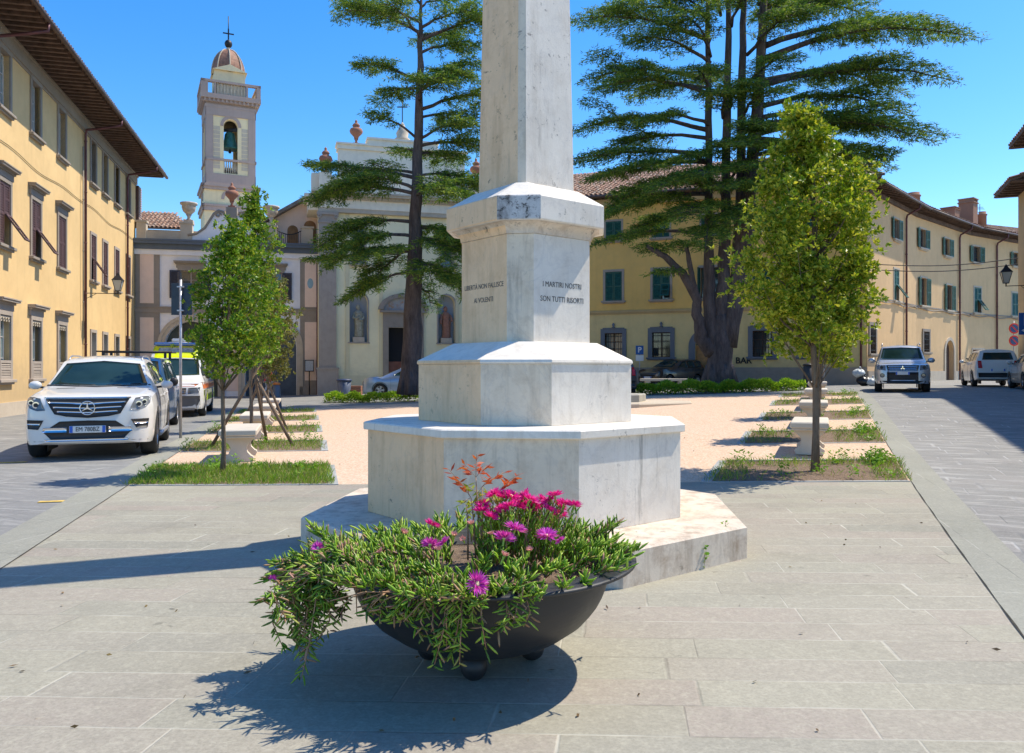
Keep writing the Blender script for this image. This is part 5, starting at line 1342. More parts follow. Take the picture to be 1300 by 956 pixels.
mb = MB(); mb.box(-0.03, dX-0.95, -0.07, 0, -0.2, 1.65); mb.box(dX+0.95, Yf.len+0.05, -0.07, 0, -0.2, 1.65); Yf.put(mb, 'plinth', PIETRA)
mb = MB(); mb.box(-0.03, Yf.len+0.3, -0.25, 0, zy-0.35, zy-0.12); mb.box(-0.03, Yf.len+0.4, -0.35, 0, zy-0.119, zy); Yf.put(mb, 'cornice', stucco('cream_cornice', (0.62,0.50,0.30), (0.35,0.27,0.16), 0.3))
mb = MB(); mb.box(-0.5, Yf.len+0.7, -0.80, 0.2, zy+0.06, zy+0.10)
for i in range(int(Yf.len/0.5)+2): mb.box(-0.3+i*0.5, -0.17+i*0.5, -0.78, -0.01, zy-0.0, zy+0.059)
Yf.put(mb, 'eaves', RAFT)
tile_roof('roof', Yf, -0.5, Yf.len+0.8, -0.85, zy+0.16, 7.2, zy+3.45, yb, hipR=4.2, pitch=0.26)
mb = MB(); mb.tube([(-0.5,-0.93,zy+0.08),(Yf.len+0.8,-0.93,zy+0.08)], 0.08, 6); Yf.put(mb, 'gutter', GUT)
for i, x in enumerate(cols):
    window(Yf, x, r3[0], 0.90, r3[1]-r3[0], 'y3', PIETRAM, 0.10, 0.03, sh='closed', shm=GREEN)
    if abs(x-cols[3]) < 0.1: window(Yf, x, r2[0], 0.96, r2[1]-r2[0], 'y2', PIETRAM, 0.13, 0.04, sh='ajar', shm=GREEN, pane=GLASS, fm=WOOD, label='second-storey window with one green shutter open')
    else: window(Yf, x, r2[0], 0.96, r2[1]-r2[0], 'y2', PIETRAM, 0.13, 0.04, sh='flap' if i == 2 else 'closed', shm=GREEN, flap='R')
    if abs(x-dX) > 1:
        wn_ = window(Yf, x, r1[0], 1.0, r1[1]-r1[0], 'y1', BLUEST, 0.24, 0.08, pane=CURT if i == 1 else GLASS, fm=DKWOOD, grille=True)
        inst('crest', mesh_once(('crest', 1), lambda mb: (mb.lathe([(0.13,0),(0.05,0.08),(0.09,0.18),(0.02,0.28)], 10, c=(0,-0.06,0)), mb.box(-0.62,0.62,-0.1,0,-0.06,0.0)), [BLUEST]), wn_, (0,0,r1[1]-r1[0]+0.30))
mb = MB()
for (r0, r1_) in ((0.63, 0.98),):
    zc_ = dZ-0.35-0.62; a1_ = arch_pts(dX, zc_, r0, r0, 16); a2 = arch_pts(dX, zc_, r1_, r1_, 16)
    for i in range(16):
        P = [a1_[i], a2[i], a2[i+1], a1_[i+1]]; mb.add([(q_[0], -0.10, q_[1]) for q_ in P]+[(q_[0], 0.0, q_[1]) for q_ in P], [(0,1,2,3),(1,5,6,2),(0,3,7,4)])
    for s in (-1, 1): mb.box(dX+s*r0, dX+s*r1_, -0.10, 0, 0.3, zc_)
mb.box(dX-0.2, dX+0.2, -0.18, 0, dZ-0.05, dZ+0.35); Yf.put(mb, 'door_arch', BLUEST)
dd = MB(); dd.box(dX-0.62, dX+0.62, 0.24, 0.29, 0.5, zc_+0.05)
for s in (-0.56, 0.06): 
    for (z0_, z1_) in ((0.65, 1.35), (1.45, 2.6), (2.7, zc_-0.05)): dd.bbox(dX+s, dX+s+0.5, 0.215, 0.239, z0_, z1_, 0.01)
door = Yf.put(dd, 'door', WOOD); hd = MB(); hd.sphere((dX+0.0, 0.19, 1.9), 0.05, 8, 6); hd.build('handle', mat('brass', (0.6,0.45,0.15), 0.3, 0.9), door)
mb = MB(); mb.box(dX-0.66, dX+0.66, 0.27, 0.31, zc_+0.06, dZ-0.3); Yf.put(mb, 'fanlight', GLASS)
ca = Yf.pix(902, 397); mb = MB(); mb.lathe([(0.02,-0.08),(0.34,-0.06),(0.38,0),(0.02,0.001)], 20, mtx=Matrix.Translation((ca[0],-0.03,ca[1]-0.05)) @ Matrix.Rotation(PI/2, 4, 'X') @ Matrix.Scale(-1, 4, (0,0,1)))
mb.prism_y([(ca[0]-0.2, ca[1]+0.15), (ca[0]+0.2, ca[1]+0.15), (ca[0]+0.17, ca[1]-0.15), (ca[0], ca[1]-0.32), (ca[0]-0.17, ca[1]-0.15)], -0.16, -0.10)
Yf.put(mb, 'coat_of_arms', stucco('carved_grey_stone', (0.34,0.36,0.38), (0.2,0.2,0.2), 0.4))
bx = Yf.pix(944, 458); o_ = add_text('BAR', 0.46, BLACKM, yb, Yf.rel(bx[0], -0.03, bx[1]), Yf.rot, 'bar_lettering', extrude=0.02, bold=True)
downpipe(Yf, Yf.len-0.25, 0.6, zy, swan=0.85, m=COPPER)

# ---------------------------------------------------------------- curved street terrace on the right
seg = [(18.12, 41.0), (24.0, 47.7), (30.8, 54.1), (36.6, 57.9), (47.0, 62.5)]
sb = tag(empty('terrace_house', (seg[0][0], seg[0][1], 0.4)), 'long curved sand-coloured terrace with green shutters and chimneys along the right street', 'building')
fs = [Facade(seg[i], seg[i+1], sb) for i in range(4)]
def on(px): 
    for f in fs:
        t = f.pix(px, 400)[0]
        if -0.3 <= t < f.len-0.0: return f
    return fs[-1]
wins = []   # (f, x, z0, z1, w, style)
HB = 10.85
def addw(px0, px1, py0, py1, st):
    c = (px0+px1)/2; f = on(c); t, z1_ = f.pix(c, py0); _, z0_ = f.pix(c, py1); w_ = abs(f.pix(px1, py0)[0]-f.pix(px0, py0)[0]); wins.append((f, t, z0_, z1_, w_, st))
for a in ((1132,1143.5,278,304,'open'), (1165,1177.5,291,315,'open'), (1196.5,1208,303,325,'open'), (1232.5,1246.5,313,333,'open'), (1284,1296,321,338,'open')): addw(*a)
for a in ((1133.5,1142,342,382,'flap'), (1166,1179,353,388,'open'), (1199,1210.5,362,394,'open'), (1235.5,1246.5,365,397,'flap'), (1283,1294,372,401,'closed')): addw(*a)
for a in ((1103,1112,413,449,'grille'), (1170,1181,421,447,'grille')): addw(*a)
doors = []
for (a, b, p0_, p1_, st) in ((1200,1210.5,432,486,'arch'), (1233,1251,444,488,'dark')):
    c = (a+b)/2; f = on(c); t, z1_ = f.pix(c, p0_); doors.append((f, t, 0.2, z1_, abs(f.pix(b,p0_)[0]-f.pix(a,p0_)[0]), st))
for k, f in enumerate(fs):
    ops = []
    for (g, t, a, b, w_, st) in wins:
        if g is f: ops.append((t-0.46, t+0.46, a, b))
    for (g, t, a, b, w_, st) in doors:
        if g is f: ops.append((t-min(w_,1.5)/2, t+min(w_,1.5)/2, a, b, 'arch') if st == 'arch' else (t-0.75, t+0.75, a, b))
    mb = MB(); wall(mb, 0, f.len, -0.2, HB, ops, 0.3, 0.5, 0); shell(mb, 0, f.len, 0.5, 9, -0.2, HB-0.02); f.put(mb, 'wall', SAND)
    mb = MB(); xs_ = sorted([(o[0]-0.12, o[1]+0.12) for o in ops if o[2] < 0.5]); x = 0
    for (a, b) in xs_+[(f.len, f.len)]:
        if a > x: mb.box(x, a, -0.07, 0, -0.2, 1.45)
        x = b
    f.put(mb, 'plinth', PALEST if k else PIETRA)
    mb = MB(); mb.box(-0.1, f.len+0.1, -0.72, 0.2, HB+0.06, HB+0.11); mb.box(0, f.len, -0.12, 0, HB-0.25, HB-0.02)
    for i in range(int(f.len/0.45)+1): mb.box(i*0.45, i*0.45+0.12, -0.70, -0.01, HB-0.01, HB+0.059)
    f.put(mb, 'eaves', RAFT)
    tile_roof('roof', f, -0.15, f.len+0.15, -0.78, HB+0.16, 5.5, HB+2.3, sb, pitch=0.26)
    mb = MB(); mb.tube([(-0.05,-0.84,HB+0.08),(f.len+0.05,-0.84,HB+0.08)], 0.07, 6); f.put(mb, 'gutter', GUT)
    mb = MB(); mb.tube([(f.len*i/12, -0.05-0.02*(i % 2), 5.18+0.06*math.sin(i*1.3+k)) for i in range(13)], 0.035, 5); mb.box(0, f.len, -0.035, 0, 5.28, 5.36); f.put(mb, 'cable', PIETRA)
for (f, t, a, b, w_, st) in wins:
    if st == 'grille': window(f, t, a, 0.92, round(b-a, 3), 'sg', PIETRA, 0.16, 0.06, grille=True)
    else: window(f, t, a, 0.92, round(b-a, 3), 's', PALEST, 0.10, 0.03, sh=st, shm=GREEN, flap='R', pane=GLASS if st != 'flap' else CURT)
for (f, t, a, b, w_, st) in doors:
    w_ = min(w_, 1.5) if st == 'arch' else 1.5
    mb = MB(); mb.box(t-w_/2, t+w_/2, 0.26, 0.31, a, b+0.0); f.put(mb, 'door', DKWOOD if st == 'arch' else mat('dark_red_door', (0.09,0.035,0.035), 0.7, var=0.3))
    mb = MB()
    if st == 'arch':
        r0, r1_ = w_/2, w_/2+0.2; zc_ = b-w_/2; a1_ = arch_pts(t, zc_, r0, r0, 12); a2 = arch_pts(t, zc_, r1_, r1_, 12)
        for i in range(12):
            P = [a1_[i], a2[i], a2[i+1], a1_[i+1]]; mb.add([(q_[0], -0.06, q_[1]) for q_ in P]+[(q_[0], 0.0, q_[1]) for q_ in P], [(0,1,2,3),(1,5,6,2),(0,3,7,4)])
        for s in (-1, 1): mb.box(t+s*r0, t+s*r1_, -0.06, 0, a, zc_)
    else: mb.box(t-w_/2-0.1, t-w_/2, -0.03, 0, a, b); mb.box(t+w_/2, t+w_/2+0.1, -0.03, 0, a, b); mb.box(t-w_/2-0.1, t+w_/2+0.1, -0.031, 0, b, b+0.12)
    f.put(mb, 'door_surround', PALEST)
for px in (1148.5, 1216.5, 1264): f = on(px); downpipe(f, f.pix(px, 400)[0], 0.5, HB+0.05, swan=0.8, m=COPPER, r=0.06)
def chimney(px, ptop, pbot, yb_, w_, label, round_=False):
    f = on(px); t, z = f.pix(px, pbot); p = f.w(t, 0, 0); k = (p.y+yb_)/p.y; X = p.x*k; Y_ = p.y*k; zt_ = EYE-(ptop-HY)/F*Y_
    e = empty('chimney', Vector((X, Y_, HB+0.8))-Vector(sb.location), f.rot, sb); h = zt_-HB-0.8
    mb = MB()
    if round_: mb.lathe([(w_/2,-1),(w_/2,h*0.75),(w_/2+0.05,h*0.78),(w_/2+0.05,h*0.85),(w_/2-0.05,h*0.86),(w_/2-0.02,h)], 16)
    else:
        mb.box(-w_/2,w_/2,-w_/2,w_/2,-1,h*0.82); mb.box(-w_/2-0.06,w_/2+0.06,-w_/2-0.06,w_/2+0.06,h*0.821,h*0.86)
        for i in range(4): mb.box(-w_/2+i*w_*0.3, -w_/2+i*w_*0.3+w_*0.1, -w_/2, w_/2, h*0.861, h*0.96)
        mb.box(-w_/2-0.05,w_/2+0.05,-w_/2-0.05,w_/2+0.05,h*0.961,h)
    mb.build('chimney_stack', stucco('chimney_brick', (0.36,0.20,0.13), (0.2,0.13,0.1), 0.5), e)
chimney(1160, 245, 262, 3.5, 0.75, '', True); chimney(1206, 264, 282, 3.5, 0.9, ''); chimney(1229, 253, 286, 2.5, 0.95, ''); chimney(1247, 269, 290, 2.5, 0.55, '', True)
for (px, pt, pb_) in ((1149, 243, 262), (1272, 259, 296)):
    f = on(px); t, z = f.pix(px, pb_); p = f.w(t, 1.5, 0); z0_ = HB+0.5; z1_ = EYE-(pt-HY)/F*p.y
    e = tag(empty('antenna', (p.x, p.y, z0_)), 'small television aerial on the terrace roof beside the round chimney' if px < 1200 else 'tall television aerial at the right end of the terrace roof', 'antenna')
    mb = MB(); mb.tube([(0,0,0),(0,0,z1_-z0_)], 0.025, 5); h = z1_-z0_
    for j, q_ in enumerate((0.35, 0.28, 0.22)): mb.box(-q_, q_, -0.01, 0.01, h*0.82+j*0.07, h*0.82+j*0.07+0.02)
    mb.box(-0.4,0.4,-0.012,0.012,h*0.6,h*0.6+0.025); mb.build('mast', BLACKM, e)
# overhead wires across the street
mb = MB(); a = fs[0].w(0.6, -0.3, 7.0-0.35); b = Vector((24.5, 38, 6.6)); 
mb = MB()
for dz_ in (0, 0.28):
    mb.tube([a.lerp(b, i/16)+Vector((0,0,dz_-0.9*math.sin(PI*i/16)*0.25)) for i in range(17)], 0.022, 4)
tag(mb.build('overhead_wire', WIRE), 'pair of black overhead wires strung across the right street in front of the terrace', 'wire')

# ---------------------------------------------------------------- houses on the right (mostly outside the frame, they shade the road)
def right_house(Y0, Y1, H_, label, nm, ins=0.0):
    p0 = (15.4+0.4*(Y1-17.8)+ins, Y1); p1 = (15.4+0.4*(Y0-17.8)+ins, Y0)
    e = tag(empty(nm, (p0[0], p0[1], 0)), label, 'building'); f = Facade(p0, p1, e)
    n_ = int(f.len/3.2); ops = []; xs_ = [1.4+i*3.2 for i in range(n_)]
    for x in xs_: ops += [(x-0.45, x+0.45, H_-2.8, H_-1.2), (x-0.45, x+0.45, H_-6.3, H_-4.3), (x-0.5, x+0.5, 1.3, 2.9)]
    mb = MB(); wall(mb, 0, f.len, -1, H_, ops, 0.3, 0.5); shell(mb, 0, f.len, 0.5, 9, -1, H_-0.01); f.put(mb, 'wall', SAND)
    mb = MB(); mb.box(-0.55, f.len+0.1, -0.80, 0.2, H_+0.06, H_+0.11)
    for i in range(int(f.len/0.5)): mb.box(i*0.5, i*0.5+0.12, -0.78, -0.01, H_-0.01, H_+0.059)
    f.put(mb, 'eaves', RAFT); tile_roof('roof', f, -0.6, f.len+0.1, -0.85, H_+0.16, 4.0, H_+1.7, e, pitch=0.3)
    for x in xs_:
        window(f, x, H_-2.8, 0.9, 1.6, 'r', PIETRA, sh='closed', shm=GREEN); window(f, x, H_-6.3, 0.9, 2.0, 'r', PIETRA, sh='closed', shm=GREEN); window(f, x, 1.3, 1.0, 1.6, 'rg', PIETRA, grille=True)
    return f
RH = right_house(33.2, 36.0, 9.3, 'low tiled house end at the right edge of the picture, beside the street lamp', 'corner_house')
RH2 = right_house(27.5, 32.9, 10.7, 'taller tiled house at the far right edge, seen only by its eaves corner', 'side_house')
RH3 = right_house(4.0, 27.4, 8.7, 'low house row beyond the right edge that shades the right street', 'side_house')
# ================================================================= TREES
BARK = None
def barkmat(name, c1, c2, sc=6.0):
    m, nt, b, out = nodes_of(name)
    n = noise(nt, coords(nt, (1,1,0.22)), sc, 8, 0.75)
    nt.links.new(ramp(nt, n, [(0.35, c1), (0.7, c2)]), b.inputs['Base Color']); b.inputs['Roughness'].default_value = 0.95
    bump(nt, b, n, 0.9, 0.05); _M[name] = m; return m
CBARK = barkmat('cedar_bark', (0.055,0.042,0.04), (0.17,0.135,0.12))
YBARK = barkmat('young_bark', (0.13,0.10,0.07), (0.27,0.21,0.15), 14)
STAKE = barkmat('stake_wood', (0.17,0.12,0.08), (0.30,0.22,0.15), 10)
CED = leafmat('cedar_needles', (0.05,0.13,0.025), (0.13,0.25,0.035), (0.40,0.48,0.07), trans=0.42, rough=0.6)
def cedar(nm, label, Y, trunks, branches, dens=1.0, nr=0.19, ws=1.0):
    base = trunks[0][0]; bx = (base[0]-CX)/F*Y; root = tag(empty(nm, (bx, Y, gz(bx, Y)-0.05)), label, 'tree', 'cedars on the square')
    O = Vector(root.location)
    def P(px, py, dy=0.0): y = Y+dy; return Vector(((px-CX)/F*Y, y, EYE-(py-HY)/F*Y)) - O
    mb = MB(); axes = []
    for tr in trunks:
        pts = [P(a, b, d if len(t_) > 3 else 0) for t_ in tr for (a, b, r, *d_) in [t_] for d in [d_[0] if d_ else 0]]
        rad = [t_[2] for t_ in tr]
        # subdivide and wobble a little
        pp, rr = [], []
        for i in range(len(pts)-1):
            for j in range(4): f = j/4; pp.append(pts[i].lerp(pts[i+1], f)+Vector((rng.normal()*0.02, rng.normal()*0.02, 0))); rr.append((rad[i]*(1-f)+rad[i+1]*f)*(1+0.04*rng.normal()))
        pp.append(pts[-1]); rr.append(rad[-1])
        mb.tube(pp, rr, 12); axes.append(pp)
    t0 = trunks[0][0]
    # root flare
    for k in range(7):
        a = 2*PI*k/7+0.3; r = t0[2]; mb.tube([P(t0[0], t0[1])+Vector((math.cos(a)*r*0.5, math.sin(a)*r*0.5, 0.9)), P(t0[0], t0[1])+Vector((math.cos(a)*r*1.0, math.sin(a)*r*1.0, -0.05))], [r*0.35, r*0.28], 7)
    mb.build('trunk', CBARK, root)
    limbs = MB(); C = []; D = []; L = []
    def foliage(path, t0_, wid, droop):
        n = len(path)-1; Ltot = sum((path[i+1]-path[i]).length for i in range(n))
        nt_ = max(6, int(Ltot/0.26*dens))
        for i in range(nt_):
            t = t0_+(1-t0_)*(i+rng.random())/nt_; k = min(int(t*n), n-1); c = path[k].lerp(path[k+1], t*n-k); ax = path[k+1]-path[k]; ax.z *= 0.5; ax.normalize()
            side = 1 if i % 2 else -1; lat = Vector((-ax.y, ax.x, 0))*side
            prof_ = math.sin(PI*min(1, (t-t0_)/(1-t0_)*0.75+0.22)); TL = wid*prof_*(0.55+0.6*rng.random())
            dirn = (lat*0.9+ax*(0.45+0.4*rng.random())).normalized()
            m = max(2, int(TL/0.13))
            for j in range(m):
                s = (j+rng.random())/m; q = c+dirn*TL*s+Vector((0.04*rng.normal(),0.04*rng.normal(),0.025*rng.normal()-droop*TL*s*s+0.04*math.sin(s*9+i)))
                k_ = 10
                th = rng.random(k_)*2*PI; up = rng.normal(size=k_)*0.28+0.02-0.30*s
                dd = np.stack([np.cos(th)*0.8+dirn.x*0.9, np.sin(th)*0.8+dirn.y*0.9, up], axis=1)
                C.append(np.array(q)[None]+rng.normal(size=(k_,3))*np.array([0.09,0.09,0.04])); D.append(dd); L.append(nr*(0.6+0.7*rng.random(k_)))
                if rng.random() < 0.15:      # hanging fringe
                    C.append(np.array(q)[None].repeat(3, 0)+rng.normal(size=(3,3))*0.04); D.append(np.stack([rng.normal(size=3)*0.4, rng.normal(size=3)*0.4, -np.ones(3)], 1)); L.append(nr*(0.8+0.8*rng.random(3)))
            if TL > 0.5 and rng.random() < 0.5: limbs.tube([c, c+dirn*TL*0.5, c+dirn*TL*0.8+Vector((0,0,-droop*TL*0.5))], [0.022,0.014,0.006], 4)
    for br in branches:
        ti, (rx, ry), (tx, ty), dy, wid = br[:5]; wid *= ws; t0_ = br[5] if len(br) > 5 else 0.28; arc = br[6] if len(br) > 6 else 0.10
        a = P(rx, ry, 0); b = P(tx, ty, dy); LL = (b-a).length
        path = [a.lerp(b, i/8)+Vector((0.05*rng.normal()*(i > 0), 0.05*rng.normal()*(i > 0), arc*LL*math.sin(PI*min(1, i/8))*1.0)) for i in range(9)]
        rad = [max(0.012, (0.013*LL+0.03)*(1-i/8.6)) for i in range(9)]
        limbs.tube(path, rad, 6)
        foliage(path, t0_*0.75, wid, 0.12)
        # forks
        if LL > 2.5:
            for s in (1, -1):
                if rng.random() < 0.75:
                    k = int(rng.integers(3, 6)); c = path[k]; ax = (b-a).normalized(); lat = Vector((-ax.y, ax.x, 0))*s
                    e = c+(ax*0.75+lat*0.75).normalized()*LL*0.38+Vector((0,0,0.25*rng.normal()))
                    p2 = [c.lerp(e, i/5)+Vector((0,0,arc*0.5*LL*0.4*math.sin(PI*i/5))) for i in range(6)]; limbs.tube(p2, [rad[k]*0.7*(1-i/5.5) for i in range(6)], 5); foliage(p2, 0.15, wid*0.6, 0.12)
    limbs.build('branches', CBARK, root)
    C = np.concatenate(C); D = np.concatenate(D); L = np.concatenate(L)
    v, q = leaf_quads(C, D, L, 0.034)
    np_mesh('crown', v, q, CED, root)
    return root
def autob(side_lists):
    out = []
    for e in side_lists: out.append(e)
    return out
# slender cedar left of the obelisk: (trunk index, root px, tip px, depth offset of the tip, pad width[, bare fraction, arch])
ax_l = lambda py: 521+(497-py)*0.026
TL_ = [[(521,499,0.47),(522,470,0.42),(524,400,0.37),(527,300,0.265),(530,200,0.19),(533,100,0.14),(534,40,0.09),(535,-25,0.03)]]
tips = [(433,28,42,-1,1.5),(447,2,28,0.8,1.3),(492,-18,5,-1.0,1.2),(575,-12,10,0.8,1.2),(612,22,36,-0.6,1.5),(560,20,50,2.4,1.3),(500,30,50,-2.2,1.2),(604,48,68,1.0,1.3),(650,30,52,0,1.4),
        (456,88,104,-0.6,1.2),(470,118,112,1.6,1.1),(610,78,108,0.3,1.4),(598,110,122,-1.6,1.4),(560,128,130,-2.6,1.3),(655,120,140,0.8,1.5),(600,140,150,1.6,1.3),
        (470,148,176,-0.5,0.9,0.45),(610,166,178,-0.8,1.4),(640,190,186,1.0,1.4),(572,190,196,2.6,1.3),(500,180,196,1.8,0.9),
        (386,212,226,-0.4,0.8,0.62,0.04),(424,228,220,0.9,1.3,0.4),(402,262,246,-1.0,1.9,0.2),(440,250,240,-2.2,1.7),(610,232,224,0.4,1.5),(650,250,240,-0.4,1.6),(590,262,250,-2.2,1.6),(560,240,236,2.2,1.3),
        (408,318,282,-0.6,1.9,0.35,0.12),(386,328,318,0.3,0.4,0.85,0.0),(425,348,300,-1.6,1.7,0.3,0.14),(455,372,315,1.0,1.6,0.3,0.12),(470,345,318,-2.6,1.5),(600,318,286,-0.5,1.7),(585,350,300,-1.8,1.5),(630,345,300,0.9,1.7),(598,385,330,0.4,1.4,0.35,0.12),(560,370,330,-2.2,1.2),(575,300,290,2.4,1.4),
        (438,385,345,-0.2,1.2,0.45,0.10),(545,392,350,1.6,0.9)]
cedar('cedar_tree', 'tall single-trunked cedar in front of the church, left of the obelisk', 32.5, TL_,
      [(0, (ax_l(t[2]), t[2]), (t[0], t[1]), t[3], t[4]) + tuple(t[5:]) for t in tips], dens=2.1, ws=1.05)
# great multi-stemmed cedar right of the obelisk
TR_ = [[(914,492,0.70),(914,470,0.58),(915,435,0.48),(914,400,0.34)],
       [(903,440,0.34),(901,380,0.26),(899,300,0.19),(900,200,0.155),(899,100,0.13),(898,0,0.09),(896,-70,0.04)],
       [(912,430,0.38),(918,360,0.28),(922,250,0.20),(923,130,0.17),(925,20,0.12),(926,-90,0.04)],
       [(922,430,0.38),(936,350,0.30),(941,230,0.21),(942,120,0.17),(944,0,0.12),(946,-90,0.04)],
       [(922,440,0.44),(944,330,0.38),(952,200,0.24,-0.4),(960,90,0.19,-0.5),(966,-10,0.12,-0.5),(968,-80,0.04,-0.5)],
       [(948,300,0.28),(962,200,0.20,0.5),(974,110,0.15,0.8),(978,20,0.2,1.0),(980,-70,0.04,1.0)],
       [(903,447,0.34),(888,430,0.26,-0.3),(882,400,0.22,-0.5),(880,378,0.20,-0.6),(862,350,0.17,-0.8),(838,330,0.13,-1.0),(815,318,0.07,-1.2)],
       [(880,380,0.15,-0.6),(872,350,0.12,-0.9),(862,318,0.08,-1.2)]]
def sx(side, py): return (904 if side < 0 else 968)
rt = []
for t in [(722,38,52,-1.0,1.8,0.3,0.08),(760,14,20,1.0,1.6),(800,-8,4,-1.8,1.5),(840,25,35,-2.6,1.5),(738,98,104,0.5,1.8,0.25),(790,70,80,-1.8,1.6),(850,60,72,-3.2,1.5),(745,130,120,-1.5,1.7,0.3),(805,108,112,2.0,1.4),
          (722,165,166,0.4,1.3,0.35),(860,120,118,-3.0,1.4),(718,208,196,-0.6,1.8,0.3,0.04),(760,188,176,1.4,1.5,0.4),(740,240,206,-1.6,1.8,0.35,0.05),(800,176,160,-2.2,1.2,0.5),(772,262,222,0.6,1.8,0.3),(828,232,206,-2.4,1.6,0.3),
          (752,285,246,-1.0,2.0,0.3,0.06),(812,262,240,-3.0,1.7,0.2),(845,300,262,-3.2,1.7,0.15),(800,300,268,1.0,1.7,0.3),(745,318,300,-1.2,0.9,0.5,0.08),(870,330,290,-3.4,1.3,0.2),(868,250,230,-3.6,1.4,0.3)]:
    rt.append((0, (sx(-1, t[2])-2, t[2]), (t[0], t[1]), t[3], t[4]) + tuple(t[5:]))
for t in [(1222,44,62,0.4,1.9,0.25,0.10),(1218,68,78,-1.6,1.7,0.3),(1130,4,20,1.4,1.7),(1090,-12,6,-1.6,1.7),(1050,-20,-4,2.2,1.6),(1208,110,110,-0.6,1.9,0.2,0.08),(1180,104,104,1.8,1.5),
          (1172,140,136,0.8,1.8,0.2),(1186,182,158,-1.0,1.9,0.25,0.06),(1150,160,150,2.0,1.5),(1140,212,176,0.4,1.8,0.3,0.05),(1160,196,170,-1.8,1.5),(1090,222,196,-1.6,1.6,0.3),(1130,226,196,1.0,1.5),(1030,40,50,-3.4,1.4),(1035,-5,5,3.2,1.6)]:
    rt.append((0, (sx(1, t[2])-6, t[2]), (t[0], t[1]), t[3], t[4]) + tuple(t[5:]))
for t in [(880,10,20,-2.8,1.3),(925,20,34,-3.6,1.4),(960,-5,10,-3.4,1.4),(990,60,70,-3.8,1.3),(900,80,92,3.0,1.3),(940,-30,-10,3.0,1.5),(985,-25,-10,-2.5,1.5),(870,-28,-10,-2.0,1.5),(960,150,150,-3.6,1.1,0.2),(915,140,140,-3.4,1.1,0.2),(975,110,112,-3.4,1.2,0.2),(890,150,150,-3.4,1.2,0.2),(935,190,190,-3.6,1.0,0.2),(980,215,205,-3.6,1.2,0.2),(960,190,185,-3.4,0.9,0.4),(900,215,200,-3.6,1.2,0.2),(925,235,226,-3.2,1.0,0.3),(985,250,240,-3.2,1.2,0.2),(890,262,250,-3.4,1.2,0.2),(960,262,250,-3.0,1.2,0.3),(932,290,276,-3.0,1.1,0.3),(905,300,288,-3.2,1.2,0.3),
          (818,318,325,-1.6,1.2,0.1,0.1),(855,318,322,-2.0,1.3,0.1,0.1),(838,352,350,-1.6,0.9,0.2)]:
    rt.append((0, ((t[0]*0.3+930*0.7) if t[0] > 860 else t[0]+18, t[2]), (t[0], t[1]), t[3], t[4]) + tuple(t[5:]))
cedar('cedar_tree', 'great spreading cedar with many stems rising from one base, right of the obelisk', 34.0, TR_, rt, dens=2.0, ws=0.95)

